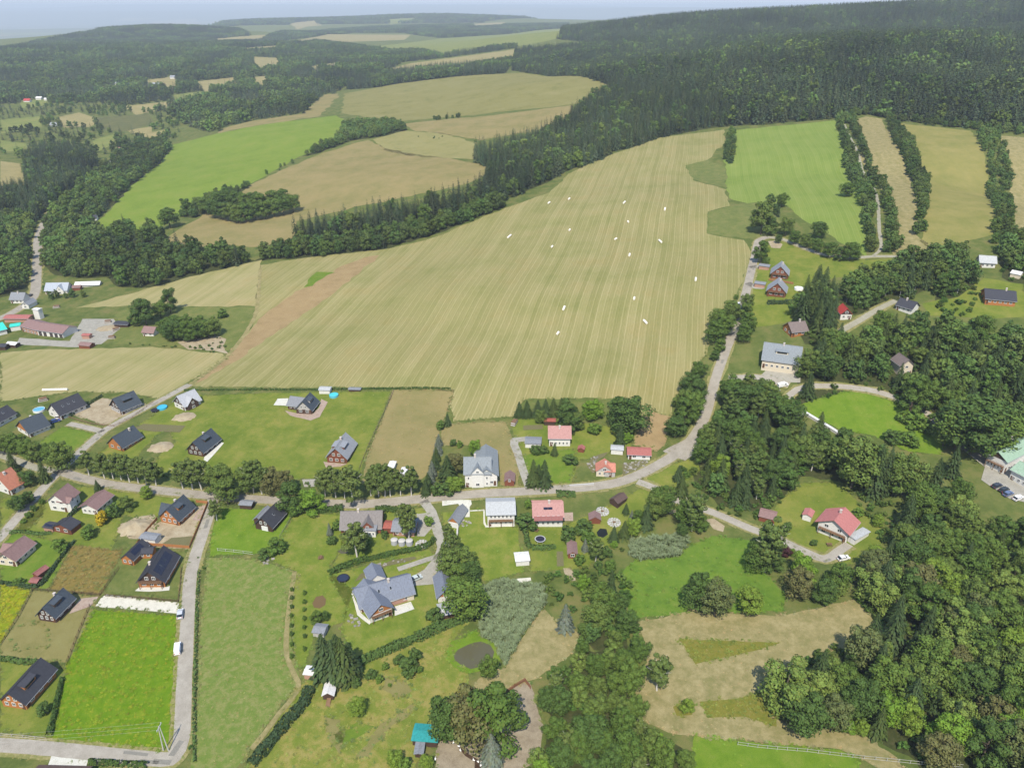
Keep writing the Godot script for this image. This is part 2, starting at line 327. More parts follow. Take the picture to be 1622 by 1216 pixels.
const ROADS := [
	["village_road","asphalt",4.6,[-187.9,-264.8,-171.9,-258.0,-154.2,-252.9,-119.0,-246.4,-90.9,-243.3,-61.2,-241.5,-37.1,-244.3,-15.1,-246.9,14.7,-249.8,41.5,-254.3,59.5,-264.2,71.8,-274.4,80.9,-286.3,88.1,-301.1,95.3,-319.3,105.7,-342.5,120.1,-373.5,131.8,-403.8,148.2,-448.5,157.2,-472.6,163.8,-476.4]],
	["field_lane","asphalt_pale",4,[-186.7,-208.3,-185.8,-221.5,-187.0,-248.4,-187.3,-266.7,-185.7,-291.0,-182.9,-303.2,-169.0,-329.9,-163.1,-342.8]],
	["field_track","tan_pale",2.2,[-163.1,-342.8,-155.8,-376.1,-157.0,-424.8,-162.4,-455.9,-180.8,-523.8]],
	["house_drive","asphalt_pale",3.4,[-185.2,-297.1,-193.3,-300.6,-204.7,-304.7]],
	["west_lane","track",4,[-233.0,-285.9,-212.2,-274.0,-197.4,-266.9,-186.3,-264.8]],
	["new_lane","asphalt_pale",4.2,[-116.6,-245.2,-113.9,-229.1,-111.7,-213.5,-109.5,-202.3,-105.2,-188.8,-98.4,-168.8,-92.2,-150.9,-87.9,-138.4,-87.8,-133.5,-90.2,-132.1,-107.3,-133.4,-120.7,-134.7,-139.4,-136.1]],
	["villa_lane","gravel",3.6,[-34.6,-243.5,-30.6,-237.0,-27.9,-228.3,-25.3,-219.2,-26.2,-212.8,-28.0,-208.4,-30.2,-204.0]],
	["villa_path","gravel",2.2,[-25.9,-214.7,-33.5,-210.7,-39.7,-207.3]],
	["valley_lane","asphalt_pale",3.4,[50.4,-254.9,57.3,-250.5,63.2,-244.1,76.6,-236.2,88.4,-226.8,95.9,-221.6,104.5,-212.9,109.4,-209.3,114.4,-212.3,120.0,-216.1]],
	["garden_drive","gravel",3.4,[7.2,-250.0,5.6,-256.4,2.4,-273.2,1.1,-282.8,10.6,-282.6]],
	["valley_road","asphalt",6.6,[-333.3,-442.3,-328.8,-454.5,-327.0,-470.8,-330.9,-495.4,-351.6,-536.0,-379.2,-587.5,-403.5,-630.7,-425.1,-676.3,-445.1,-728.1,-459.7,-785.6,-466.0,-821.9,-511.8,-972.3,-525.0,-1018.3]],
	["hill_track","track",2,[333.9,-796.8,293.4,-660.7,268.7,-567.1,231.6,-471.6,220.0,-440.3,211.4,-429.8]],
	["hill_path","track",3,[163.8,-476.4,171.5,-470.5,184.8,-440.9,199.9,-430.1,211.0,-428.9,226.0,-425.2,237.3,-426.5]],
	["wood_lane","track",3.4,[161.3,-348.3,169.5,-354.1,178.2,-359.8,190.6,-368.2,201.0,-374.1]],
	["hotel_lane","asphalt_pale",3.4,[121.3,-299.2,126.8,-306.7,135.9,-310.8,155.0,-307.7,168.8,-301.7,180.9,-289.2,182.2,-274.6,185.5,-265.3]],
	["meadow_track","tan_pale",1.5,[-74.8,-204.6,-72.7,-190.4,-70.1,-176.2,-67.5,-167.0,-63.5,-160.3,-61.1,-155.1,-64.4,-146.7,-66.6,-140.3,-68.6,-135.6]],
	["house_drive","gravel",4,[140.3,-430.5,145.0,-431.5,150.8,-431.1]],
	["house_drive","gravel",4,[133.3,-409.5,136.4,-402.8,140.4,-402.0]],
	["chalet_drive","asphalt_pale",4,[102.4,-321.1,111.1,-320.7,119.3,-318.5,127.9,-312.9]],
]
const PAVED := [
	["concrete_drive","slab",[-119.1,-132.7,-109.3,-132.0,-108.5,-128.9,-118.6,-129.9]],
	["paved_terrace","slab",[-130.1,-273.2,-126.9,-284.8,-125.5,-283.9,-127.7,-269.7,-129.6,-271.1]],
	["brick_terrace","brickpave",[-106.3,-311.4,-102.5,-306.6,-92.0,-301.9,-88.4,-304.9,-87.5,-318.3,-91.4,-321.4,-90.7,-313.5,-92.6,-307.5,-100.2,-308.7]],
	["paved_pad","slab",[-112.9,-316.9,-112.8,-323.2,-107.4,-323.2,-106.8,-316.3]],
	["gravel_pad","gravel",[-84.8,-256.8,-78.6,-256.8,-77.8,-252.0,-82.8,-251.8]],
	["paved_terrace","slab",[-124.9,-194.1,-124.3,-195.8,-115.3,-196.0,-114.3,-196.6,-113.7,-194.5,-120.4,-193.7]],
	["paved_drive","brickpave",[-141.4,-186.0,-141.1,-190.5,-135.7,-191.5,-135.4,-189.4,-136.2,-186.8,-141.1,-183.5]],
	["paved_terrace","brickpave",[-78.7,-268.8,-76.9,-268.1,-68.5,-266.6,-71.0,-264.6,-76.8,-264.4]],
	["concrete_pad","slab",[-27.2,-243.5,-16.1,-243.7,-15.5,-241.3,-16.2,-240.1,-19.9,-239.8,-20.9,-241.7,-27.0,-240.5]],
	["concrete_pad","slab",[-20.0,-239.7,-16.2,-240.0,-16.0,-234.4,-19.9,-234.2]],
	["garden_path","slab",[-11.0,-237.9,-10.5,-237.9,-10.2,-231.9,-9.5,-229.8,1.1,-230.3,1.1,-229.5,-9.8,-229.0,-10.8,-231.0]],
	["garden_path","slab",[-16.1,-238.0,-10.6,-238.4,-10.5,-237.8,-16.1,-237.4]],
	["paved_terrace","brickpave",[19.6,-237.3,23.4,-237.6,23.1,-233.2,19.5,-233.0]],
	["paved_terrace","slab",[-53.5,-194.8,-53.0,-194.8,-48.9,-186.2,-44.9,-182.3,-45.3,-181.2,-49.8,-185.1]],
	["villa_terrace","slab",[-38.4,-189.6,-33.4,-192.2,-31.9,-188.9,-37.9,-185.5]],
	["flower_bed","earthbed",[30.9,-264.7,33.6,-270.7,40.5,-273.7,38.9,-270.7,36.1,-268.7,34.0,-260.8,32.7,-260.3]],
	["flower_bed","earthbed",[45.8,-266.0,54.1,-267.8,56.4,-266.2,50.6,-261.5,44.8,-258.3]],
	["flower_bed","earthbed",[-53.4,-200.5,-52.4,-204.2,-48.9,-207.4,-42.1,-211.9,-34.7,-214.0,-33.7,-212.8,-43.7,-208.8,-49.8,-203.1]],
	["vegetable_beds","earthbed",[4.9,-293.5,13.5,-293.7,13.8,-290.3,5.2,-290.0]],
	["vegetable_beds","earthbed",[16.1,-217.5,18.4,-217.6,18.3,-210.3,15.9,-210.3]],
	["sand_patch","sand",[162.2,-469.6,168.2,-469.6,169.1,-461.7,165.7,-456.0,161.0,-458.5]],
	["bare_patch","sand",[73.0,-232.5,76.1,-233.2,79.1,-228.8,77.8,-225.6,74.7,-227.4]],
	["bare_patch","sand",[59.4,-238.2,62.4,-238.6,63.2,-236.7,60.2,-236.2]],
	["bare_patch","limestone",[-2.1,-202.4,2.1,-204.1,6.4,-204.7,6.6,-203.4,2.1,-201.5,-1.8,-200.7]],
	["bare_patch","sand",[18.0,-209.4,20.6,-209.5,22.1,-206.0,21.9,-203.6,20.2,-203.2,18.2,-207.1]],
	["garden_soil","earthbed",[-172.6,-299.5,-169.1,-303.1,-158.2,-301.2,-148.2,-299.5,-148.7,-293.5,-160.8,-295.4]],
	["garden_soil","earthbed",[-126.7,-216.4,-123.6,-221.4,-116.0,-222.3,-115.4,-216.8]],
	["garden_yard","brickpave",[-120.0,-231.6,-119.0,-240.0,-117.6,-240.2,-116.5,-230.6]],
	["hotel_car_park","gravel",[184.2,-265.3,196.7,-272.1,208.0,-273.7,215.7,-269.0,193.3,-230.7,186.5,-234.9,182.0,-246.4,187.1,-253.8]],
	["villa_court","gravel",[-33.9,-204.4,-30.6,-207.7,-27.2,-214.7,-22.1,-211.7,-24.2,-204.8,-26.0,-200.8,-33.4,-199.6]],
	["cottage_terrace","gravel",[-36.3,-236.1,-31.1,-237.0,-28.6,-230.9,-32.2,-224.4,-35.0,-224.4]],
	["road_bay","asphalt",[63.6,-273.5,72.2,-279.6,81.9,-287.1,87.5,-287.7,76.6,-271.7,71.7,-267.0]],
	["chalet_yard","gravel",[115.2,-319.2,121.0,-324.9,135.3,-320.5,133.3,-313.8,125.6,-315.0]],
]
# buildings: name, label, category, x, z, turn, width, length, eaves, pitch, wall, gable, roof, features, eaves face the viewer
const HOUSES := [
	["cottage","dark roofed white house cut by the left edge above the round pool","house",-237.8,-304.6,-0.31,8.1,14.27,2.7,38,"white",null,"charcoal",{"win": "R03","sky": [1,3]},1],
	["cottage","white house with charcoal roof and three skylights beside two parked cars","house",-210.5,-315.7,-0.54,9.42,12.35,2.9,42,"white",null,"charcoal",{"win": "F12R04","sky": [1,3]},0],
	["cottage","slate roofed house with dormer on the bare gravel plot by the lane","house",-184.3,-319.0,-0.62,9.48,9.53,2.6,44,"stone","wooddark","slate",{"win": "F22R03","dorm": [[1,0,4]]},0],
	["cottage","slate roofed low house with white chimney and brown gable near the west lane","house",-217.2,-299.1,-0.6,10.81,8.89,2.5,38,"white","woodorange","slate",{"win": "F02R04","chim": [[-0.2,-0.1]]},0],
	["cottage","white house with pale grey crossed roofs and timbered gables above a sand heap","house",-154.8,-319.6,-0.63,8.6,8.44,3,42,"white","wooddark","lightgrey",{"win": "F22R02","wing": [[1,0.05,5.5,1.2,0.9]]},0],
	["log_cottage","slate roofed log house with sandy building spoil on its right","house",-169.5,-286.1,-0.41,8.6,10.3,2.5,42,"woodorange","woodorange","slate",{"win": "F02R03","chim": [[0.1,-0.25]]},0],
	["log_cottage","dark log house with slate roof, box dormer and white paved strip","house",-132.5,-280.0,-0.3,7.81,11.37,2.6,46,"wooddark","wooddark","slate",{"win": "F23R03","dorm": [[1,0,3.2]],"chim": [[-0.15,-0.2]]},0],
	["cottage","white house with brick orange roof at the left edge behind dark spruces","house",-200.6,-252.0,-0.44,11.05,5.28,3.2,42,"white",null,"orange",{"win": "F12R02","chim": [[0.1,0.1]]},0],
	["family_house","tall white house with brown mauve roof at the road junction","house",-171.9,-240.5,-0.18,7.65,6.83,4.6,40,"white",null,"brown",{"win": "F22R02","wing": [[1,0.25,3.2,1.6,2.2]]},0],
	["family_house","low white house with wide brown mauve roof beside the yellow shrub","house",-159.1,-239.5,-0.2,6.54,8.41,3.4,26,"white",null,"brown",{"win": "F03R03","oh": 0.9},0],
	["garden_house","low garden house with dark grey roof and solar lean-to on the lawn","house",-164.0,-226.5,-0.26,7.87,4.73,2.3,24,"woodred",null,"charcoal",{"win": "F02"},0],
	["solar_shed","small reddish shed topped with two dark solar panels beside grey garden house","shed",-169.9,-226.6,-1.79,3.15,3.84,1.8,14,"brick",null,"charcoal",{"solar": [1,1,2]},1],
	["bungalow","cream bungalow with mauve roof and front gable at the lower left edge","house",-173.6,-211.2,-0.16,7.09,9.24,2.9,34,"cream",null,"brown",{"win": "F12R03","wing": [[-1,-0.1,4.5,1.5,0.8]]},0],
	["log_cottage","orange log house with slate roof inside the orange plank fence","house",-125.9,-233.6,-0.29,8.02,8.87,2.7,45,"woodorange","woodorange","slate",{"win": "F23R03","dorm": [[1,0.05,2.6]],"chim": [[-0.25,-0.25]],"wing": [[-1,0.1,4.5,1.5,0.9]]},0],
	["garden_shed","small white shed with flat grey roof by the sandy plot","shed",-130.3,-219.7,-1.77,3.42,5.99,2.3,12,"white",null,"midgrey",{},1],
	["log_cottage","small dark roofed log house with panelled roof west of the solar house","house",-132.0,-211.3,-0.21,4.59,8.55,2.4,40,"woodorange","woodorange","charcoal",{"win": "F02","solar": [1,2,3]},0],
	["log_annex","low orange wooden annex with dark roof joined between two log houses","shed",-128.4,-212.2,-1.49,3.6,4.76,2.2,22,"woodorange",null,"charcoal",{"win": "R02"},1],
	["log_cottage","log house with black solar roof, balcony and pale terrace by the lane","house",-120.0,-202.2,0.02,8.54,12.6,2.8,44,"woodorange","wooddark","charcoal",{"win": "F23R02","solar": [1,3,6],"sky": [1,2],"bal": 1,"chim": [[-0.2,0.1]]},0],
	["log_cottage","dark log house with slate roof and dormer standing alone on pale lawn","house",-145.3,-184.4,-0.18,6.14,8.35,2.6,46,"wooddark","wooddark","slate",{"win": "F23R02","dorm": [[1,0.05,3.4]],"chim": [[-0.2,-0.25]]},0],
	["log_cottage","orange log house with charcoal roof and box dormer at the lower left","house",-136.2,-153.3,-0.15,7.26,11.83,2.7,42,"woodorange","woodorange","charcoal",{"win": "F23R03","dorm": [[1,0.1,4.2]]},0],
	["wood_store","small maroon roofed wood store between hedge and brown grass","shed",-160.1,-201.9,-0.36,2.26,4.05,1.9,28,"woodred",null,"maroon",{},0],
	["wood_store","tiny maroon roofed hutch beside the wood store","shed",-159.6,-197.9,-1.75,2.25,2.66,1.4,20,"woodred",null,"maroon",{},1],
	["log_cottage","slate roofed house with wide grey wing on brick paving at the lawn top","house",-95.7,-312.5,-0.14,7.44,8.65,2.6,46,"wooddark","stone","slate",{"win": "F22R02","dorm": [[1,0,3.2]]},0],
	["house_wing","wide low grey roofed wing beside the dormer house","house",-100.5,-315.9,-1.82,8.1,7.25,2.4,30,"wooddark",null,"midgrey",{"win": "R03"},1],
	["log_cottage","red brown log house with light grey roof and pale dormers on the lawn","house",-71.9,-273.6,-0.14,8.44,12.24,2.9,46,"woodred","woodred","grey",{"win": "F23R02","dorm": [[1,0.1,4.2],[-1,0.1,4.2]],"chim": [[0,-0.05]]},0],
	["barn_cottage","black roofed brown cottage with white garage door below the road","house",-90.0,-230.2,-0.27,6.94,9.05,2.6,44,"wooddark","wooddark","charcoal",{"win": "F20","door": 1,"sky": [1,1]},0],
	["house_wing","pale grey roofed lean-to left of the black roofed cottage","house",-93.5,-232.6,-0.26,3.23,7.2,2.2,36,"wooddark",null,"midgrey",{},0],
	["farmhouse","long farmhouse with grey ribbed roof and timber front gable beside tall birch","house",-55.8,-230.4,-1.53,9.45,14.49,2.7,40,"woodred",null,"greybrown",{"win": "R04","chim": [[0.02,0.08]],"wing": [[1,-0.18,5.6,1,0.8]]},1],
	["sunroom","white sunroom with grey roof in front of the long farmhouse","house",-52.3,-226.2,-1.66,4.5,5.12,3,14,"white",null,"midgrey",{"win": "R04"},1],
	["workshop","brick workshop with grey sheet roof behind the three water tanks","shed",-39.58,-228.1,-1.64,7.2,7.99,2.6,22,"brick",null,"midgrey",{"win": "R03"},1],
	["link_shed","small shed with red sheet roof joined between farmhouse and workshop","shed",-45.48,-228.1,-1.65,4.5,3.26,2.4,16,"woodred",null,"red",{},1],
	["villa","large white villa with grey slate roofs facing the village road","house",-13.72,-256.2,-1.54,9.9,9.97,6.6,40,"white",null,"greyslate",{"win": "R66","chim": [[0,0.1]],"wing": [[1,0,4.8,0.5,1.4]]},1],
	["villa_rear_block","rear block of the large villa with dark slate roof running back","house",-10.44,-260.6,0.04,8.4,18,5,34,"white",null,"greyslate",{"win": "F12R05"},0],
	["garage","white garage with grey gable roof beside the villa lane","garage",-20.37,-233.2,-0.34,3.69,9,2.7,42,"white","woodorange","midgrey",{"door": 1},0],
	["family_house","white two storey house with pale grey sheet roof and balcony","house",-4.3,-234.7,-1.53,9.9,10.02,5.4,20,"white",null,"palegrey",{"win": "R65","bal": 1},1],
	["family_house","white two storey house with pink roof and maroon porch strip","house",13.34,-234.8,-1.54,9.9,10.7,4.6,30,"white",null,"pink",{"win": "R55","chim": [[0.05,-0.05]],"solar": [1,1,2],"porch": "maroon"},1],
	["family_house","white house with pink roof on the lawn below dark spruces","house",20.41,-282.6,-1.59,9,8.91,4.2,34,"white",null,"pink",{"win": "R05","chim": [[0.1,0]]},1],
	["garden_shed","small red roofed garden shed behind the pink roofed house","shed",16.77,-294.3,-1.63,2.7,4.97,2.1,16,"wooddark",null,"red",{},1],
	["garage","flat grey roofed garage at the end of the garden drive","garage",9.12,-279.6,-1.65,5.4,6.51,2.2,8,"white",null,"midgrey",{"door": 1},1],
	["bungalow","bungalow with orange roof, pale boarded gable and rockery garden","house",37.61,-260.8,-0.07,6.59,5.33,2.7,36,"cream","stone","orangepale",{"win": "F13R02","wing": [[1,-0.1,6.5,1,0.8]],"chim": [[0.05,0.2]]},0],
	["garage","long white garage with red roof beside the road bend","garage",53.1,-271.2,-1.66,5.4,8.99,2.6,22,"white",null,"redpale",{"win": "R02","door": 1},1],
	["garden_shed","small white shed with pale roof left of the red roofed garage","shed",44.34,-273.8,-1.72,3.6,4.88,2.3,12,"white",null,"palegrey",{},1],
	["playhouse","tiny red roofed garden hut in the flower border","shed",29.33,-274.7,-0.23,2.45,2.25,1.7,30,"woodred",null,"redpale",{},0],
	["wooden_hut","dark red wooden hut with brown roof beside the villa","hut",-0.91,-254.5,-0.04,3.73,5.4,2.4,36,"woodred","woodred","brown",{"win": "F10"},0],
	["barn","brown wooden barn with dark brown roof below the road fork","barn",41.3,-243.3,-0.79,3.85,5.65,2.4,32,"wooddark","wooddark","darkbrown",{},0],
	["tool_shed","narrow brown roofed garden shed by the vegetable beds","shed",21.62,-217.4,-0.02,3.13,6.3,2.1,30,"woodred","woodred","brown",{"win": "F01"},0],
	["grand_villa","large villa with blue grey roof, main block with solar ribs above a lawn","house",-42.6,-194.3,-1.17,9.9,17.84,3,36,"cream",null,"bluegrey",{"win": "R04","sky": [1,2],"chim": [[0.05,-0.1]]},1],
	["villa_front_wing","white front wing of the blue grey roofed villa with orange gable","house",-45.31,-189.7,0.55,7.55,13.5,3.4,38,"white","woodorange","bluegrey",{"win": "F12","bal": 1},0],
	["villa_rear_wing","rear wing of the blue grey roofed villa with ribbed roof","house",-46.7,-201.9,0.43,5.57,6.3,2.8,36,"white",null,"bluegrey",{},0],
	["villa_conservatory","glazed pergola with white bars against the villa front","pergola",-37.16,-192.7,-1.09,3.06,6.63,2.4,16,"brick",null,"palegrey",{},1],
	["garage","white garage with blue grey roof and orange gable beside big round tree","garage",-23,-197.7,0.21,4.97,9.9,2.7,44,"white","woodorange","bluegrey",{"win": "F10"},0],
	["polytunnel","small greenhouse with striped pale roof below the white garage","greenhouse",-20.87,-188.3,-1.24,5.4,5.64,1.9,14,"wooddark",null,"palegrey",{},1],
	["field_shed","white roofed box shed at the corner of the mown field","shed",-58.7,-160.2,-1.68,2.88,2.79,2.2,8,"brick",null,"white",{},1],
	["henhouse","white roofed wooden henhouse with a ramp on the lower meadow","hut",-51.9,-155.2,0.01,2.99,6.3,1.9,34,"wooddark","wooddark","white",{"ramp": 1},0],
	["field_store","grey roofed stone store beside the big spruce clump","shed",-59.6,-176.9,-1.73,3.6,3.45,2,16,"stone",null,"midgrey",{},1],
	["stable","teal roofed open stable beside the round tree","stable",-23.15,-141.1,-1.66,4.95,6.58,2.5,10,"wooddark",null,"teal",{},1],
	["duck_house","small grey roofed coop in front of the teal stable","shed",-24.49,-137.4,-0.03,2,4.5,1.8,14,"wooddark",null,"midgrey",{},0],
	["chalet","large white chalet with wide pink roof and balcony above the valley lane","house",118.1,-223.5,-0.73,10.5,8.52,5,30,"white",null,"pinkred",{"win": "F23","chim": [[0,-0.1]],"oh": 1.1,"bal": 1},0],
	["garage","flat roofed white garage joined to the pink roofed chalet","garage",124.2,-218.7,-1,2.61,8.1,2.6,3,"white",null,"palegrey",{"door": 1},0],
	["garden_shed","small shed with pink roof beside the pink roofed chalet","shed",110.7,-231.7,-0.58,3,4.18,2.4,20,"white",null,"pinkred",{},0],
	["wooden_hut","brown mauve roofed hut on the meadow above the leaning birch","hut",96.0,-232.4,-2.02,5.4,5.56,2.2,26,"woodred",null,"brown",{},1],
	["hotel","white hotel with pale green roof, brown gable and terrace by the car park","hotel",199.0,-257.9,-1.02,7.33,21.6,5.4,32,"white","wooddark","palegreen",{"win": "F05R05","bal": 1,"dorm": [[1,0,3.5]]},0],
	["hotel_wing","right wing of the green roofed hotel with open terrace","hotel",197.7,-244.8,-2.71,8.1,7.06,4.6,30,"white",null,"palegreen",{"win": "R33"},1],
	["chalet","upper twin chalet with grey roof and brown balcony gable","house",153.2,-415.8,-0.36,9.05,9.9,3,44,"woodred","woodred","grey",{"win": "F23","bal": 1,"chim": [[0.1,-0.2]]},0],
	["chalet","lower twin chalet with grey roof and brown balcony gable","house",145.2,-394.2,-0.39,9.53,9.9,3,44,"woodred","woodred","grey",{"win": "F23","bal": 1,"chim": [[0.1,-0.2]]},0],
	["garage","small grey roofed garage left of the upper twin chalet","garage",148.0,-427.8,-2.05,4.5,5.58,2.3,12,"brick",null,"midgrey",{},1],
	["garage","small grey roofed garage left of the lower twin chalet","garage",138.9,-404.1,-2.02,4.5,5.46,2.3,12,"brick",null,"midgrey",{},1],
	["log_cottage","brown log cottage with taupe roof behind the large grey chalet","house",142.4,-353.0,-1.34,8.08,8.49,2.7,38,"woodorange","woodorange","taupe",{"win": "F02R02","chim": [[0,-0.2]]},0],
	["guest_house","large guest house with wide blue grey roof and cream ground floor","house",128.2,-328.5,-1.92,13.5,16.41,4.4,40,"cream",null,"greyslate",{"win": "R06","dorm": [[1,0,5.5]],"chim": [[0.02,-0.02]]},1],
	["cottage","small white house with bright red roof among tall spruces","house",170.2,-364.0,-0.04,5.45,7.2,3,46,"white","wooddark","redbright",{"win": "F12R02"},0],
	["cottage","white house with dark roof and orange gable at the wood lane end","house",202.6,-364.9,-2.48,7.2,7.92,2.8,36,"white",null,"charcoal",{"win": "R03","chim": [[0.05,0.1]]},1],
	["log_house","broad orange wooden house with dark striped roof at the right edge","house",248.5,-366.3,-1.9,11.7,13.25,2.8,28,"woodorange",null,"charcoal",{"win": "R05","chim": [[0,-0.2]]},1],
	["cottage","small white house half hidden in trees below the yellow meadow","house",262.8,-405.8,-1.82,6.3,7.82,3.2,40,"white",null,"palegrey",{"win": "R03"},1],
	["cottage","small cream cabin with pale roof at the far right lawn","cabin",270.8,-390.0,-2.41,4.5,4.55,2.4,24,"cream",null,"white",{},1],
	["cottage","tall pale house with taupe roof hidden deep in the right wood","house",180.5,-317.7,0.12,6.1,7.2,5.2,40,"cream",null,"taupe",{"win": "F12"},0],
	["garage","brown roofed garage cut by the bottom edge below the lane","garage",-112.8,-124.9,-1.6,5.85,12.65,2.4,22,"white",null,"darkbrown",{},1],
	["field_shelter","small pale roofed shed at the top edge of village lawn","shed",-90.6,-327.9,-1.66,3.6,5.2,2.2,14,"white",null,"palegrey",{},1],
	["wood_rack","low grey roofed rack at the top edge of village lawn","shed",-76.3,-328.1,-1.63,2.16,5.53,1.2,10,"wooddark",null,"midgrey",{},1],
	["garden_shed","small grey roofed shed just below the village road","shed",-101.6,-239.5,-1.68,3.06,4.64,2,16,"wooddark",null,"midgrey",{},1],
	["gazebo","small brown roofed garden gazebo between the stone circles","gazebo",31.25,-233.6,-0.03,4.1,3.6,2,32,"woodred","woodred","brown",{},0],
	["garden_tent","white garden tent on the lawn above the reed bed","tent",3.51,-212.6,-1.45,4.5,4.66,2.2,6,"white",null,"white",{},1],
	["caravan","white caravan half hidden behind the roadside birches","caravan",-49.1,-262.3,-0.1,2.26,4.5,2.4,8,"white",null,"white",{"win": "F01"},0],
	["caravan","second white caravan right of the hidden one behind birches","caravan",-43.78,-258.4,-0.1,2.04,4.5,2.4,8,"white",null,"white",{"win": "F01"},0],
	["cottage","white house with grey roof beside the valley road","house",-334.3,-486.5,-1.61,7.2,8.97,3.2,42,"white",null,"midgrey",{"win": "R03","chim": [[0.05,0]]},1],
	["cottage","white house with grey roof right across the valley road","house",-321.7,-475.6,-0.09,4.71,8.47,2.8,38,"white",null,"midgrey",{"win": "F11"},0],
	["farmhouse","pale blue grey roofed farmhouse behind a row of shrubs","house",-317.2,-504.4,-1.52,9,14.68,3,40,"white",null,"bluepale",{"win": "R04","wing": [[1,-0.2,5,1,0.6]]},1],
	["greenhouse_tent","long white roofed storage tent beside the wood edge","tent",-301.8,-514.8,-1.47,5.4,16.32,2,26,"white",null,"white",{},1],
	["wood_store","small brown roofed hut beside the pale farmhouse","shed",-306.1,-507.4,-1.39,4.5,5.14,2.2,22,"woodred",null,"brown",{},1],
	["workshop_hall","turquoise roofed hall cut by the left edge","hall",-313.1,-425.4,-0.78,13.5,8.65,4,18,"white",null,"turq",{},1],
	["workshop_hall","low turquoise annex beside the turquoise hall","hall",-304.3,-431.4,-1.11,5.4,5.16,3.2,10,"white",null,"turq",{},1],
	["fire_station","white garage hall with brown roof and five dark doors","garage",-273.1,-421.6,-1.87,10.8,18.97,4,22,"white",null,"brown",{"doors": 5},1],
	["workshop","brown roofed brick workshop left of the garage hall","workshop",-288.6,-428.3,-2.05,10.8,15.63,4,22,"brick",null,"brown",{"win": "R04"},1],
	["red_roof_store","long red roofed store behind the turquoise hall","shed",-312.9,-448.9,-1.59,6.3,15.14,3,14,"brick",null,"redpale",{},1],
	["hose_tower","slim white tower behind the garage hall","tower",-301.4,-451.4,-1.85,3.15,4.39,6.5,8,"white",null,"white",{},1],
	["cottage","small white cottage with brown roof on the green meadow","cottage",-212.5,-413.0,-1.77,6.3,6.95,2.6,36,"white",null,"brown",{"win": "R02"},1],
	["garden_shed","small brown roofed shed at the edge of the lower hayfield","shed",-242.8,-397.1,-1.78,4.5,6.96,2.2,22,"woodred",null,"brown",{},1],
	["garden_shed","small red roofed hut in the gravel yard","shed",-250.7,-412.6,-1.68,3.15,4.45,2.2,16,"brick",null,"redpale",{},1],
	["garden_shed","white roofed shed by the left edge below the works","shed",-287.9,-401.6,-1.81,3.6,6.24,2.2,20,"wooddark",null,"white",{},1],
	["garden_shed","dark roofed shed cut by the left edge below the works","shed",-291.7,-398.7,-1.62,4.5,4.61,2.2,18,"wooddark",null,"charcoal",{},1],
	["store_shed","long dark grey open shed at the gravel yard edge","shed",-237.5,-430.3,-1.73,4.5,8.93,2.4,10,"wooddark",null,"charcoal",{},1],
	["cottage","small white house at the corner of the bright green field","cottage",-386.4,-694.3,-1.33,6.3,6.01,2.6,36,"white",null,"charcoal",{},1],
	["cottage","tiny red roofed house in the far left wood","cottage",-978.5,-1623.9,-1.62,8.1,12.34,3,38,"white",null,"redbright",{},1],
	["cottage","tiny white house right of the far red roof","cottage",-972.0,-1655.8,-1.66,8.1,11.53,3.5,30,"white",null,"white",{},1],
	["cottage","tiny white shed at the end of the far house row","cottage",-951.0,-1642.1,-1.66,6.3,6.04,3,30,"white",null,"white",{},1],
	["cottage","pale house in the tiny hamlet below the forest, left one","cottage",-914.7,-1888.2,-1.7,8.1,14.44,3.5,36,"white",null,"grey",{},1],
	["cottage","second pale house from the left in the far hamlet","cottage",-880.2,-1875.7,-1.71,8.1,10.84,3.5,36,"white",null,"grey",{},1],
	["barn","long grey roofed barn in the middle of the far hamlet","barn",-809.5,-1849.9,-1.71,14.4,32.42,4,26,"brick",null,"bluepale",{},1],
	["cottage","white gabled house on the right of the far hamlet","cottage",-827.7,-1986.8,-1.6,9,10.74,4,36,"white",null,"grey",{},1],
	["cottage","lone white house above the far hamlet","cottage",-905.8,-2194.7,-1.58,9,8.36,4,40,"white",null,"white",{},1],
	["cottage","reddish roofed house beside the far hamlet","cottage",-743.8,-1781.8,-1.74,9,14.92,3,36,"brick",null,"pink",{},1],
	["cottage","white house half hidden near the far stubble patch on the left","cottage",-761.5,-1320.3,-1.61,8.1,11.14,3,38,"white",null,"grey",{},1],
	["cottage","pinkish roofed cottage in the trees above the valley road","cottage",-549.6,-1101.2,-1.71,8.1,11.84,2.6,30,"brick",null,"pink",{},1],
	["barn","white building standing at the top of the valley road","barn",-513.0,-978.8,0.22,4.5,39.79,2.6,22,"white",null,"palegrey",{},1],
	["cottage","small pale house in the clearing right of the far hamlet","cottage",-646.2,-2133.4,-0.99,9.9,15.55,3.5,36,"white",null,"white",{},1],
	["barn","white barn on the farthest green field","barn",-394.0,-4304.3,-0.93,12.6,28.16,5,26,"white",null,"white",{},1],
]
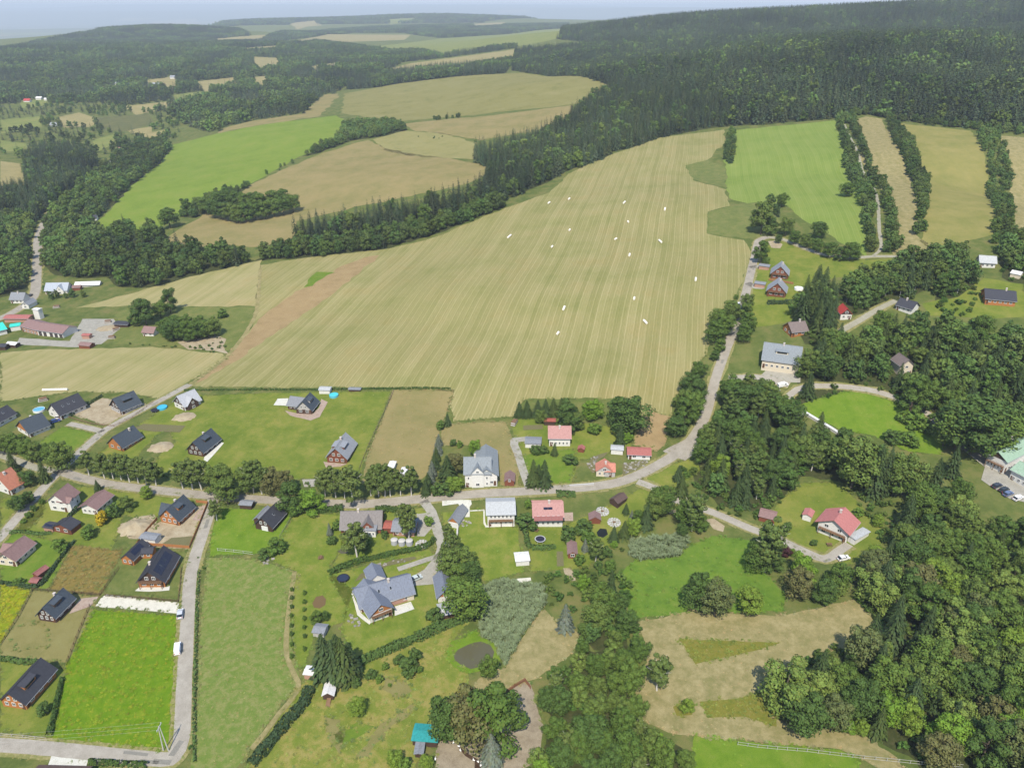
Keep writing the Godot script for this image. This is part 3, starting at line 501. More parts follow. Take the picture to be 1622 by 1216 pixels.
# trees: group, kind, x, z, height, breadth, label
const TREE_GROUPS := [
	["road row west","$ in the roadside row below the slate log houses"],
	["road row gate","$ in the trio beside the lawn gate on the village road"],
	["road row middle","$ in the lawn edge row by the road"],
	["road front","$ on the near side of the village road"],
	["road row below red house","$ in the row along the road below the red brown log house"],
	["west corner","$ in the dark clump at the left road junction"],
	["small garden west","$ in the gardens left of the sandy building plot"],
	["conifer column","$ in the conifer column beside the stubble plot"],
	["plot trees","$ on the stubble plots near the white villa"],
	["farmhouse garden","$ in the farmhouse garden beside the round pond"],
	["villa lane","$ in the tall row along the villa lane"],
	["spruce clump","$ in the dense spruce clump below the villa lawn"],
	["orchard bushes","$ in the meadow below the villa hedge"],
	["pond tree","$ standing at the edge of the round pond"],
	["duck yard trees","$ towering over the bare duck yard"],
	["spruce screen","$ in the dark screen behind the pink roofed house"],
	["garden conifers","$ on the lawn inside the garden drive bend"],
	["barn trees","$ in the mixed clump below the brown barn"],
	["lane birches","$ in the birch clump beside the valley lane"],
	["road bend bushes","$ in the thicket along the hayfield edge of the road"],
	["marsh trees","$ along the marsh between reed bed and green wetland"],
	["wetland pair","$ in the trio standing in the green wetland"],
	["hay islet","$ standing alone on the lower hay meadow"],
	["wood edge south","$ at the left tip of the lower right wood"],
	["marsh right","$ between the wetland and the valley lane end"],
	["villa copse","$ in the copse above the pink roofed chalet"],
	["hotel oaks","$ in the huge round clump beside the hotel yard"],
	["lawn shrubs","$ on the sloping lawn below the hotel lane"],
	["cottage hedge row","$ in the row between the green field and the cottage meadow"],
	["meadow grove","$ in the grove on the meadow behind the lower hayfield"],
	["field lone","$ standing beside the bright green field"],
	["thicket","$ in the round thicket on the tan meadow"],
	["lower right wood","$ in the lower right wood"],
	["road wood","$ in the wood above the valley lane"],
	["lane wood","$ in the wood right of climbing road"],
	["upper right wood","$ in the wood below the orange house"],
	["chalet spruces","$ in the wood right of twin chalets"],
	["lane belt","$ in the belt above the wood lane"],
	["house trees","$ around the orange wooden house"],
	["right corner trees","$ at right edge below stubble field"],
	["stream wood","$ in the bottom stream grove"],
	["stream head","$ in the strip above stream grove"],
	["drive wood","$ in the strip left of hotel lane"],
]
const TREES := [
	[0,"i",-173.4,-261.3,12.7,1.15,"first $ from left @"],
	[0,"i",-165.8,-258.9,13.2,1.15,"second $ from left @"],
	[0,"i",-162.0,-258.3,12.4,1.15,"third $ from left @"],
	[0,"i",-158.4,-257.6,14,1.15,"fourth $ from left @"],
	[0,"i",-154.3,-255.9,14,1.15,"fifth $ from left @"],
	[0,"i",-150.5,-255.2,13.8,1.15,"sixth $ from left @"],
	[0,"i",-146.6,-254.0,13.9,1.15,"seventh $ from left @"],
	[0,"i",-142.5,-253.4,13.7,1.15,"eighth $ from left @"],
	[1,"i",-130.7,-251.0,14.2,1.25,"first $ from left @"],
	[1,"i",-126.8,-250.5,15.8,1.25,"second $ from left @"],
	[1,"i",-123.0,-250.2,15.5,1.25,"third $ from left @"],
	[2,"b",-117.2,-248.9,12,1,"first $ from left @"],
	[2,"b",-112.6,-247.9,13.7,1.1,"second $ from left @"],
	[2,"b",-104.0,-247.9,12.7,1,"third $ from left @"],
	[2,"i",-101.8,-247.9,16.9,1.1,"first $ from left @"],
	[2,"i",-98.3,-247.4,16.5,1.1,"second $ from left @"],
	[2,"r",-94.0,-247.4,12.9,1.1,"first $ from left @"],
	[2,"r",-88.8,-247.2,11.7,1,"second $ from left @"],
	[3,"b",-109.4,-240.9,12.8,1.1,"first $ from left @"],
	[3,"b",-83.8,-237.0,14.2,1.1,"second $ from left @"],
	[3,"i",-110.5,-231.1,10.5,1.1,"$ @"],
	[3,"l",-76.0,-236.8,10.7,1.4,"$ @"],
	[3,"u",-81.2,-235.1,5.9,1.2,"$ @"],
	[4,"i",-73.1,-245.5,14.4,1.1,"first $ from left @"],
	[4,"i",-68.8,-245.1,15.8,1.2,"second $ from left @"],
	[4,"i",-65.3,-244.6,12.2,1,"third $ from left @"],
	[4,"i",-61.5,-241.6,18.8,1.2,"fourth $ from left @"],
	[4,"i",-55.3,-246.3,13.1,1.1,"fifth $ from left @"],
	[4,"i",-52.2,-246.0,16.1,1.2,"sixth $ from left @"],
	[4,"i",-49.7,-245.8,17.3,1.2,"seventh $ from left @"],
	[4,"i",-47.6,-246.0,16.1,1.1,"eighth $ from left @"],
	[4,"i",-43.7,-246.4,13.3,1.1,"ninth $ from left @"],
	[4,"i",-39.4,-246.2,14.9,1.1,"tenth $ from left @"],
	[5,"b",-218.9,-279.5,10.1,1.2,"first $ from left @"],
	[5,"b",-212.7,-278.2,10.4,1.2,"second $ from left @"],
	[5,"b",-187.3,-236.9,7.5,1.3,"third $ from left @"],
	[5,"b",-206.2,-275.0,10,1.1,"fourth $ from left @"],
	[5,"b",-193.9,-254.1,7.4,1.3,"fifth $ from left @"],
	[5,"b",-186.6,-241.9,5.8,1.3,"sixth $ from left @"],
	[5,"b",-201.1,-273.1,9.6,1.2,"seventh $ from left @"],
	[5,"b",-194.1,-272.4,9.6,1.1,"eighth $ from left @"],
	[5,"b",-185.9,-265.6,13.9,1.1,"ninth $ from left @"],
	[5,"s",-206.3,-265.0,11.1,1.2,"first $ from left @"],
	[5,"s",-188.7,-256.7,12,1.1,"second $ from left @"],
	[6,"b",-146.9,-237.9,6.6,1.3,"$ @"],
	[6,"l",-142.4,-245.0,5.7,1.3,"$ @"],
	[6,"s",-164.0,-250.0,5.7,1.4,"$ @"],
	[6,"u",-165.3,-197.3,2.5,1.6,"first $ from left @"],
	[6,"u",-182.2,-229.8,1.9,1.2,"second $ from left @"],
	[6,"u",-182.2,-233.1,2.5,1.2,"third $ from left @"],
	[6,"u",-182.6,-237.4,2.5,1.2,"fourth $ from left @"],
	[6,"u",-181.8,-241.9,2.2,1.2,"fifth $ from left @"],
	[6,"u",-127.8,-145.7,4.1,1,"sixth $ from left @"],
	[6,"u",-163.1,-217.3,2.8,1.2,"seventh $ from left @"],
	[6,"u",-160.1,-214.4,4.8,1.2,"eighth $ from left @"],
	[6,"u",-153.6,-222.4,5,1.2,"ninth $ from left @"],
	[6,"u",-151.2,-232.5,5,1.1,"tenth $ from left @"],
	[6,"u",-150.3,-234.3,5.7,1.2,"eleventh $ from left @"],
	[6,"y",-152.2,-229.6,6.1,0.8,"$ @"],
	[7,"p",-32.5,-253.6,7.9,1.4,"first $ from left @"],
	[7,"p",-32.2,-257.7,7.8,1.4,"second $ from left @"],
	[7,"p",-31.2,-272.9,7.2,1.4,"third $ from left @"],
	[7,"p",-31.3,-278.7,6.2,1.4,"fourth $ from left @"],
	[7,"s",-33.8,-247.0,7.4,1.4,"first $ from left @"],
	[7,"s",-33.2,-250.3,8,1.4,"second $ from left @"],
	[7,"s",-31.7,-262.2,8.2,1.4,"third $ from left @"],
	[7,"s",-31.4,-267.4,7.5,1.4,"fourth $ from left @"],
	[8,"l",-22.5,-248.7,6.7,1.5,"first $ from left @"],
	[8,"l",-15.5,-270.7,8.7,0.9,"second $ from left @"],
	[8,"r",-22.5,-259.7,9.6,1.2,"$ @"],
	[8,"s",-25.9,-255.5,12.3,1.5,"first $ from left @"],
	[8,"s",-28.7,-294.3,6.9,1.4,"second $ from left @"],
	[8,"u",-29.1,-246.9,5.6,1,"first $ from left @"],
	[8,"u",-31.5,-291.9,4.5,1,"second $ from left @"],
	[8,"u",-26,-246.9,4.9,1.4,"third $ from left @"],
	[8,"u",-25,-278.6,3.5,1,"fourth $ from left @"],
	[8,"u",-22.3,-277.7,3.3,1,"fifth $ from left @"],
	[9,"i",-54.8,-212.9,16.2,1.3,"first $ from left @"],
	[9,"i",-37.8,-223.0,17.9,1.15,"second $ from left @"],
	[9,"p",-66.8,-224.1,6,1.1,"$ @"],
	[9,"u",-87.0,-211.1,3.8,1.3,"first $ from left @"],
	[9,"u",-83.8,-214.1,5.8,1.3,"second $ from left @"],
	[9,"u",-64.8,-219.3,3.6,1.2,"third $ from left @"],
	[9,"u",-64.7,-227.6,3.8,1.3,"fourth $ from left @"],
	[9,"u",-52.5,-218.4,3.5,1.4,"fifth $ from left @"],
	[9,"u",-46.8,-223.5,3.5,1,"sixth $ from left @"],
	[9,"u",-31.2,-230.1,4.1,1.1,"seventh $ from left @"],
	[10,"b",-21.9,-205.2,11.1,1.2,"first $ from left @"],
	[10,"b",-18.5,-200.8,9.2,1.3,"second $ from left @"],
	[10,"b",-16.6,-208.0,10.2,1.3,"third $ from left @"],
	[10,"b",-15.2,-186.2,14.7,1.4,"fourth $ from left @"],
	[10,"b",-14.1,-201.7,9.2,1.2,"fifth $ from left @"],
	[10,"i",-23.4,-211.3,9.6,1.1,"first $ from left @"],
	[10,"i",-22.8,-219.4,11.1,1.2,"second $ from left @"],
	[10,"i",-20.3,-214.4,11.3,1.2,"third $ from left @"],
	[11,"s",-54.2,-160.1,17.6,1.3,"first $ from left in the dense $ clump below the villa lawn"],
	[11,"s",-51.2,-158.4,17.2,1.3,"second $ from left in the dense $ clump below the villa lawn"],
	[11,"s",-51.3,-163.3,14.2,1.3,"third $ from left in the dense $ clump below the villa lawn"],
	[11,"s",-48.8,-159.2,17.2,1.3,"fourth $ from left in the dense $ clump below the villa lawn"],
	[11,"s",-47.2,-161.1,13.6,1.2,"fifth $ from left in the dense $ clump below the villa lawn"],
	[12,"b",-61.8,-181.0,5.2,1.2,"first $ from left @"],
	[12,"b",-59.5,-182.3,3.8,1.1,"second $ from left @"],
	[12,"l",-42.9,-147.5,5.9,1.3,"$ @"],
	[12,"u",-45.2,-157.8,3,1.2,"first $ from left @"],
	[12,"u",-41.3,-160.6,2.8,1.3,"second $ from left @"],
	[12,"u",-38.6,-159.2,2.8,1,"third $ from left @"],
	[12,"u",-37.6,-163.9,2.7,1,"fourth $ from left @"],
	[12,"u",-35.5,-157.8,1.3,1,"fifth $ from left @"],
	[12,"u",-33.8,-166.5,3.2,1.2,"sixth $ from left @"],
	[12,"u",-30.6,-163.1,5.2,1.2,"seventh $ from left @"],
	[12,"u",-29.2,-167.9,4.8,1,"eighth $ from left @"],
	[12,"u",-27.3,-163.6,2.3,1.1,"ninth $ from left @"],
	[12,"u",-24.9,-184.9,4.3,1.4,"tenth $ from left @"],
	[13,"b",-6.9,-162.0,8.6,1,"$ @"],
	[14,"b",-17.4,-141.3,16.6,1,"first $ from left @"],
	[14,"b",-13.9,-141.1,13.5,0.9,"second $ from left @"],
	[14,"b",-4.7,-141.0,20.8,1.2,"third $ from left @"],
	[14,"l",-30.5,-132.9,4.7,1.4,"first $ from left @"],
	[14,"l",-22.3,-132.4,4.1,1.3,"second $ from left @"],
	[14,"p",-5.4,-133.8,12.2,1.3,"$ @"],
	[14,"r",-10.9,-140.7,19.5,1.1,"$ @"],
	[14,"u",-27.8,-131.9,3.8,1.2,"$ @"],
	[15,"b",12.7,-294.8,7.3,1.2,"first $ from left @"],
	[15,"b",24.3,-288.6,15.1,1.2,"second $ from left @"],
	[15,"b",27.7,-288.4,10.1,1.2,"third $ from left @"],
	[15,"b",50.0,-286.4,19.3,1.45,"fourth $ from left @"],
	[15,"l",35.8,-295.5,11,1.3,"first $ from left @"],
	[15,"l",49.4,-279.4,5.2,1.3,"second $ from left @"],
	[15,"s",3.2,-300.2,8.1,1.5,"first $ from left @"],
	[15,"s",6.7,-300.0,8.7,1.5,"second $ from left @"],
	[15,"s",11.6,-299.9,8.9,1.5,"third $ from left @"],
	[15,"s",15.1,-299.6,9.3,1.5,"fourth $ from left @"],
	[15,"s",18.7,-299.9,9.3,1.5,"fifth $ from left @"],
	[15,"s",22.2,-299.6,9.5,1.5,"sixth $ from left @"],
	[15,"s",46,-278.5,11.6,1.1,"seventh $ from left @"],
	[15,"u",36.1,-285.6,5.6,1.2,"$ @"],
	[16,"s",8.4,-252.2,13.1,1.3,"first $ from left @"],
	[16,"s",10.6,-253.7,9.5,1.3,"second $ from left @"],
	[16,"s",12.8,-252.3,12.8,1.3,"third $ from left @"],
	[16,"s",17.8,-271.7,6.6,1.4,"fourth $ from left @"],
	[16,"u",9.6,-273.0,4.2,1.2,"first $ from left @"],
	[16,"u",11.2,-272.7,4.1,1.1,"second $ from left @"],
	[16,"u",13.5,-273.0,3.8,1.2,"third $ from left @"],
	[16,"u",24.2,-266.2,4.2,1.6,"fourth $ from left @"],
	[17,"b",47.5,-232.0,5.7,1.2,"first $ from left @"],
	[17,"b",53.9,-233.8,12.7,1,"second $ from left @"],
	[17,"b",56.0,-237.9,11.4,1,"third $ from left @"],
	[17,"b",57.2,-236.1,13.1,1.1,"fourth $ from left @"],
	[17,"i",29.6,-212.7,11.6,1.1,"$ @"],
	[17,"l",37,-219.6,3.2,1.3,"first $ from left @"],
	[17,"l",44.7,-225.7,7.4,1.2,"second $ from left @"],
	[17,"p",26.3,-218.0,5.9,1.3,"first $ from left @"],
	[17,"p",45.2,-233.8,4.8,1.2,"second $ from left @"],
	[17,"s",37.1,-222.7,7.5,1.3,"first $ from left @"],
	[17,"s",41.3,-224.8,7.9,1.4,"second $ from left @"],
	[17,"s",43.5,-237.1,5,1.4,"third $ from left @"],
	[17,"s",50.0,-229.5,10.9,1.2,"fourth $ from left @"],
	[17,"u",5.5,-228.7,6.4,1.3,"first $ from left @"],
	[17,"u",6,-239.4,4,1,"second $ from left @"],
	[17,"u",20.3,-223.3,6.5,1.1,"third $ from left @"],
	[17,"u",24,-211.5,4.2,1.2,"fourth $ from left @"],
	[17,"u",26.3,-227.4,5.3,1.4,"fifth $ from left @"],
	[17,"u",27.7,-222.7,4.6,1.3,"sixth $ from left @"],
	[17,"u",30.4,-209.2,3.5,1.2,"seventh $ from left @"],
	[17,"u",33.7,-215.0,4.5,1.2,"eighth $ from left @"],
	[17,"u",34.1,-208.8,4.1,1.2,"ninth $ from left @"],
	[18,"b",62.5,-224.7,5.3,1.2,"first $ from left @"],
	[18,"b",64.8,-229.5,12.3,1.1,"second $ from left @"],
	[18,"b",68.9,-226.8,8.4,1.2,"third $ from left @"],
	[18,"b",84.5,-206.2,12.5,1.2,"fourth $ from left @"],
	[18,"b",89.4,-205.9,9.6,1.2,"fifth $ from left @"],
	[18,"i",66.6,-226.9,19.3,1.1,"first $ from left in the $ clump beside the valley lane"],
	[18,"i",87.0,-204.8,24.8,1.15,"second $ from left in the $ clump beside the valley lane"],
	[18,"l",97.6,-199.9,11.3,1.2,"$ @"],
	[18,"m",95.9,-212.2,4,1.4,"$ @"],
	[18,"s",66.6,-254.8,7.9,1.4,"first $ from left @"],
	[18,"s",66.2,-246.3,10,1.4,"second $ from left @"],
	[18,"u",101.2,-225.4,3.5,1.2,"first $ from left @"],
	[18,"u",98.6,-212.3,2.8,1.2,"second $ from left @"],
	[19,"b",70.4,-283.2,10.5,1.4,"first $ from left @"],
	[19,"b",76.5,-301.8,11.1,1.1,"second $ from left @"],
	[19,"b",76.2,-292.6,13.6,1.2,"third $ from left @"],
	[19,"b",81.8,-311.2,12,1.2,"fourth $ from left @"],
	[19,"b",80.4,-296.3,13.3,1.2,"fifth $ from left @"],
	[19,"b",84.9,-306.9,11.9,1.2,"sixth $ from left @"],
	[19,"b",88.2,-322.5,9.4,1.2,"seventh $ from left @"],
	[19,"b",98.6,-335.2,5.6,1.3,"eighth $ from left @"],
	[19,"b",101.8,-350.2,13,1.3,"ninth $ from left @"],
	[19,"b",105.7,-362.4,12,1.2,"tenth $ from left @"],
	[19,"b",102.6,-341.5,7.5,1.2,"eleventh $ from left @"],
	[19,"b",107.9,-355.0,13.1,1.2,"twelfth $ from left @"],
	[19,"b",113.9,-368.5,12.5,1.1,"thirteenth $ from left @"],
	[19,"b",115.6,-348.2,10.9,1.1,"fourteenth $ from left @"],
	[19,"b",120.7,-367.0,11.2,1.1,"fifteenth $ from left @"],
	[19,"b",119.2,-356.4,11.8,1.1,"sixteenth $ from left @"],
	[19,"b",124.5,-377.6,10.5,1,"seventeenth $ from left @"],
	[20,"b",21.6,-171.7,5.4,1.2,"first $ from left @"],
	[20,"b",29.5,-189.2,11.4,1.1,"second $ from left @"],
	[20,"b",32.1,-186.7,8.6,1.2,"third $ from left @"],
	[20,"b",35.4,-189.5,7,1.2,"fourth $ from left @"],
	[20,"b",36.1,-180.2,8.7,1.2,"fifth $ from left @"],
	[20,"b",38.7,-168.7,8,1.2,"sixth $ from left @"],
	[20,"l",24.1,-198.6,7.1,0.9,"first $ from left @"],
	[20,"l",35.1,-163.7,5.3,1.5,"second $ from left @"],
	[20,"p",16.9,-181.5,11.3,1.3,"$ @"],
	[20,"s",32.8,-194.8,13.6,1,"$ @"],
	[21,"b",60.4,-189.8,14.9,1.05,"$ @"],
	[21,"l",76.6,-186.5,10.9,1.2,"$ @"],
	[21,"r",65.4,-185.9,15,1.1,"$ @"],
	[22,"i",42,-157.0,14.8,1.25,"$ @"],
	[22,"l",49,-149.0,5.5,1.1,"$ @"],
	[23,"b",78.5,-141.8,12.8,1.4,"$ @"],
	[23,"l",90.0,-140.9,5.1,1.3,"first $ from left @"],
	[23,"l",93.6,-140.1,5,1.2,"second $ from left @"],
	[23,"r",86.4,-141.9,11.6,1.1,"$ @"],
	[23,"w",75.6,-149.2,17,1.2,"first $ from left @"],
	[23,"w",75.2,-148.1,7.1,1.2,"second $ from left @"],
	[23,"w",81.6,-152.3,13.4,1.3,"third $ from left @"],
	[23,"w",86.6,-150.9,10.2,1.2,"fourth $ from left @"],
	[23,"w",91.4,-154.0,7.7,1,"fifth $ from left @"],
	[24,"b",101.4,-189.2,9.1,1.35,"first $ from left @"],
	[24,"b",107.6,-194.7,11,1.1,"second $ from left @"],
	[24,"r",93.9,-192.2,13,1.1,"$ @"],
	[24,"w",106.3,-192.6,6.9,1.2,"first $ from left @"],
	[24,"w",117.4,-191.1,12.6,1.3,"second $ from left @"],
	[24,"w",126.6,-181.3,7.7,1.2,"third $ from left @"],
	[24,"w",131.0,-185.2,11.4,1,"fourth $ from left @"],
	[24,"w",135.8,-172.0,13.7,1.3,"fifth $ from left @"],
	[25,"b",132.3,-246.5,23.7,1.1,"first $ from left @"],
	[25,"b",137.1,-247.5,20.1,1,"second $ from left @"],
	[25,"b",146.5,-242.8,15.6,1.1,"third $ from left @"],
	[25,"b",149.5,-241.1,18.4,1.1,"fourth $ from left @"],
	[25,"b",152.0,-235.6,11.8,1.1,"fifth $ from left @"],
	[25,"b",154.9,-228.8,13.8,1.1,"sixth $ from left @"],
	[25,"l",124.6,-204.8,8.4,1.3,"first $ from left @"],
	[25,"l",133.5,-224.8,5.1,1.3,"second $ from left @"],
	[25,"s",138.5,-241.5,23.2,0.95,"first $ from left @"],
	[25,"s",142.9,-243.1,22.1,0.9,"second $ from left @"],
	[25,"s",160.3,-240.5,17.3,1.1,"third $ from left @"],
	[25,"s",171.7,-249.6,14.7,1.2,"fourth $ from left @"],
	[25,"u",107.9,-216.6,2.6,1.2,"first $ from left @"],
	[25,"u",128.8,-230.8,3.3,1.3,"second $ from left @"],
	[25,"w",132.4,-201.2,6.6,1.3,"$ @"],
	[26,"b",174.0,-291.1,17.1,1.2,"first $ from left @"],
	[26,"b",180.4,-291.0,15.6,1.1,"second $ from left @"],
	[26,"b",177.4,-267.8,15.4,1.1,"third $ from left @"],
	[26,"b",181.3,-266.0,19.8,1.4,"fourth $ from left @"],
	[26,"b",167.0,-234.2,11.7,1.2,"fifth $ from left @"],
	[26,"b",185.9,-262.6,26,1.45,"sixth $ from left @"],
	[26,"b",193.2,-264.5,22.7,1.4,"seventh $ from left @"],
	[27,"u",157.6,-271.6,5.5,1.4,"first $ from left @"],
	[27,"u",160.6,-270.9,5.5,1.4,"second $ from left @"],
	[27,"u",168.3,-284.2,5.2,1.4,"third $ from left @"],
	[27,"u",163.6,-269.1,6.6,1.5,"fourth $ from left @"],
	[27,"u",171.7,-280.9,7.2,1.5,"fifth $ from left @"],
	[27,"u",174.0,-276.5,4.8,1.3,"sixth $ from left @"],
	[28,"b",161.4,-483.1,22.5,1.1,"first $ from left @"],
	[28,"b",148.1,-435.8,15,1,"second $ from left @"],
	[28,"b",166.9,-480.5,12.3,1.2,"third $ from left @"],
	[28,"b",166.8,-464.3,6.3,1,"fourth $ from left @"],
	[28,"b",189.0,-531.2,10.6,1.2,"fifth $ from left @"],
	[28,"b",175.0,-476.4,12.7,1.1,"sixth $ from left @"],
	[28,"b",175.1,-460.1,9.8,1.2,"seventh $ from left @"],
	[28,"b",179.7,-452.9,9.7,1.2,"eighth $ from left @"],
	[28,"b",182.9,-443.5,9.6,1.2,"ninth $ from left @"],
	[28,"b",191.5,-464.6,11.9,1.2,"tenth $ from left @"],
	[28,"b",186.9,-434.2,10.4,1.2,"eleventh $ from left @"],
	[28,"b",191.4,-428.4,9,1.2,"twelfth $ from left @"],
	[28,"b",241.2,-549.7,10.7,1.5,"thirteenth $ from left @"],
	[28,"b",196.2,-426.2,12.2,1.1,"fourteenth $ from left @"],
	[28,"b",199.8,-425.9,6.6,1.1,"fifteenth $ from left @"],
	[28,"b",228.1,-422.3,4.5,1.2,"sixteenth $ from left @"],
	[28,"u",186.2,-546.3,6.2,1.2,"$ @"],
	[29,"b",-228.8,-430.0,11.3,1.2,"first $ from left @"],
	[29,"b",-223.0,-430.0,17.9,1.2,"second $ from left @"],
	[29,"b",-218.9,-440.7,11.3,1.2,"third $ from left @"],
	[29,"b",-200.2,-406.3,12.6,1.15,"fourth $ from left @"],
	[29,"b",-215.9,-449.1,17,1,"fifth $ from left @"],
	[29,"b",-195.5,-400.2,12.5,1.15,"sixth $ from left @"],
	[29,"b",-197.9,-410.9,12.7,1.15,"seventh $ from left @"],
	[29,"b",-193.2,-403.5,12.5,1.15,"eighth $ from left @"],
	[29,"b",-188.1,-399.7,12.4,1.15,"ninth $ from left @"],
	[29,"b",-190.4,-410.3,12.7,1.15,"tenth $ from left @"],
	[29,"b",-185.3,-401.9,12.5,1.15,"eleventh $ from left @"],
	[29,"b",-181.2,-400.5,12.5,1.15,"twelfth $ from left @"],
	[29,"b",-181.9,-409.7,12.6,1.15,"thirteenth $ from left @"],
	[29,"b",-178.4,-402.7,12.5,1.15,"fourteenth $ from left @"],
	[29,"b",-175.2,-403.7,12.5,1.15,"fifteenth $ from left @"],
	[29,"b",-173.2,-407.0,12.6,1.15,"sixteenth $ from left @"],
	[29,"u",-177.8,-435.4,5.5,1.4,"$ @"],
	[30,"b",-293.2,-640.8,19.1,1.4,"first $ from left @"],
	[30,"b",-295.5,-687.1,15.5,1.2,"second $ from left @"],
	[30,"b",-293.6,-707.2,11.6,1.2,"third $ from left @"],
	[31,"b",-273.6,-680.1,18.1,1.2,"first $ from left @"],
	[31,"b",-262.0,-663.4,17.8,1.2,"second $ from left @"],
	[31,"b",-270.3,-695.2,18.4,1.2,"third $ from left @"],
	[31,"b",-252.3,-655.6,17.6,1.2,"fourth $ from left @"],
	[31,"b",-262.7,-698.5,18.5,1.2,"fifth $ from left @"],
	[31,"b",-243.0,-648.3,17.4,1.2,"sixth $ from left @"],
	[31,"b",-251.3,-690.3,18.3,1.2,"seventh $ from left @"],
	[31,"b",-234.0,-641.3,17.3,1.2,"eighth $ from left @"],
	[31,"b",-227.7,-642.6,17.3,1.2,"ninth $ from left @"],
	[31,"b",-240.1,-682.2,18.1,1.2,"tenth $ from left @"],
	[31,"b",-221.4,-649.0,16.8,1.2,"eleventh $ from left @"],
	[31,"b",-232.5,-685.8,17.5,1.2,"twelfth $ from left @"],
	[31,"b",-224.7,-678.6,17.3,1.2,"thirteenth $ from left @"],
	[31,"b",-213.5,-650.0,16.8,1.2,"fourteenth $ from left @"],
	[31,"b",-217.2,-687.1,17.5,1.2,"fifteenth $ from left @"],
	[31,"b",-207.2,-656.3,16.9,1.2,"sixteenth $ from left @"],
	[31,"b",-199.8,-659.6,16.9,1.2,"seventeenth $ from left @"],
	[31,"b",-207.8,-689.4,17.5,1.2,"eighteenth $ from left @"],
	[31,"b",-193.7,-667.9,17.1,1.2,"nineteenth $ from left @"],
	[32,"s",127.5,-124.8,17.3,1.09,"ninth $ from left, front row @"],
	[32,"s",107.2,-143.8,16.4,1.14,"fourth $ from left, front row @"],
	[32,"b",119.8,-130.5,15.4,1.07,"fifth $ from left, front row @"],
	[32,"s",104.3,-156.8,15.8,1.15,"second $ from left, front row @"],
	[40,"i",14.6,-135.6,11.3,1.15,"second $ from left, @"],
	[32,"s",106.9,-167.7,16.2,1.17,"first $ from left, second row @"],
	[32,"b",104.3,-150.8,14.9,1.29,"third $ from left, second row @"],
	[32,"s",114.1,-169.4,16.6,1.08,"second $ from left, second row @"],
	[32,"s",88.2,-157.1,14.6,1.14,"first $ from left, front row @"],
	[32,"b",130.4,-140.5,15.4,1.03,"sixth $ from left, front row @"],
	[32,"r",128.2,-130.0,14.6,1.19,"tenth $ from left, @"],
	[40,"b",20.7,-138.7,11.1,1.25,"third $ from left, front row @"],
	[40,"b",12.4,-132.1,10.4,1.07,"first $ from left, front row @"],
	[32,"b",113.2,-150.2,14.8,1.1,"fifth $ from left, second row @"],
	[32,"r",102.1,-163.0,14.9,1.09,"first $ from left, @"],
	[32,"s",119.4,-188.9,17.3,1.27,"second $ from left, third row @"],
	[40,"b",38.8,-132.3,10.6,1.03,"ninth $ from left, front row @"],
	[32,"b",118.7,-156.2,15,1.27,"sixth $ from left, second row @"],
	[40,"b",17.5,-134.8,10.1,1.03,"second $ from left, front row @"],
	[40,"b",30.3,-133.6,10,1.23,"seventh $ from left, front row @"],
	[32,"s",156.5,-174.5,16.8,1.12,"tenth $ from left, second row @"],
	[40,"b",34.3,-156.6,11.5,1.06,"eighth $ from left, third row @"],
	[32,"s",125.1,-171.3,15,1.04,"sixth $ from left, second row @"],
	[32,"b",136.5,-147.5,14.2,1.21,"seventh $ from left, front row @"],
	[32,"s",118.3,-176.4,14.8,1.18,"third $ from left, second row @"],
	[40,"b",29.9,-142.2,10.1,1.11,"eighth $ from left, second row @"],
	[32,"l",112.6,-134.3,12.1,1.24,"fifth $ from left, @"],
	[40,"b",26,-131.9,9.2,1.1,"sixth $ from left, front row @"],
	[32,"b",96.5,-145.9,12,1.23,"second $ from left, front row @"],
	[40,"i",32.4,-129.1,9,1.3,"fourth $ from left, @"],
	[32,"r",127.3,-139.5,12.7,1.09,"ninth $ from left, @"],
	[40,"b",36.6,-135.9,9.4,1.1,"eighth $ from left, front row @"],
	[32,"r",107.7,-129.6,11.2,1.24,"fifth $ from left, @"],
	[32,"b",134.2,-159.5,13.7,1.11,"fifth $ from left, third row @"],
	[32,"b",127.1,-149.7,12.9,1.27,"eighth $ from left, second row @"],
	[32,"b",125.9,-185.1,14.6,0.99,"first $ from left, fourth row @"],
	[32,"b",128.8,-179.9,14.4,1.24,"second $ from left, third row @"],
	[32,"s",97.3,-139.4,11,1.11,"third $ from left, front row @"],
	[32,"b",142.2,-148.6,13.2,1.29,"eighth $ from left, front row @"],
	[32,"s",117.2,-140.1,11.7,1.08,"sixth $ from left, front row @"],
	[32,"b",110.9,-153.4,12.1,1.1,"fourth $ from left, second row @"],
	[40,"i",12.4,-155.9,10,1.19,"first $ from left, @"],
	[32,"l",101.4,-142.8,11.1,0.99,"first $ from left, @"],
	[32,"s",116.8,-163.5,12.7,1.03,"fourth $ from left, second row @"],
	[32,"s",150.2,-158.1,13.7,1.04,"tenth $ from left, front row @"],
	[32,"l",105.5,-140.4,11.1,1,"second $ from left, @"],
	[32,"b",110.7,-149.4,11.6,1.29,"third $ from left, front row @"],
	[32,"b",143.9,-181.2,14.5,1.04,"seventh $ from left, fourth row @"],
	[32,"s",141.8,-222.0,16.5,1.13,"fourth $ from left, third row @"],
	[32,"b",132.9,-153.3,12.7,1.06,"ninth $ from left, second row @"],
	[32,"r",125.9,-156.6,12.4,1.01,"sixth $ from left, @"],
	[32,"b",138.2,-171.3,13.6,1.25,"fourth $ from left, third row @"],
	[32,"b",132.2,-130.6,11.4,1.3,"ninth $ from left, front row @"],
	[32,"w",128.1,-162.4,12.7,1.28,"seventh $ from left, front row @"],
	[40,"b",20.5,-128.8,8,1.22,"fourth $ from left, front row @"],
	[40,"b",13.3,-150.7,9.2,1.25,"third $ from left, second row @"],
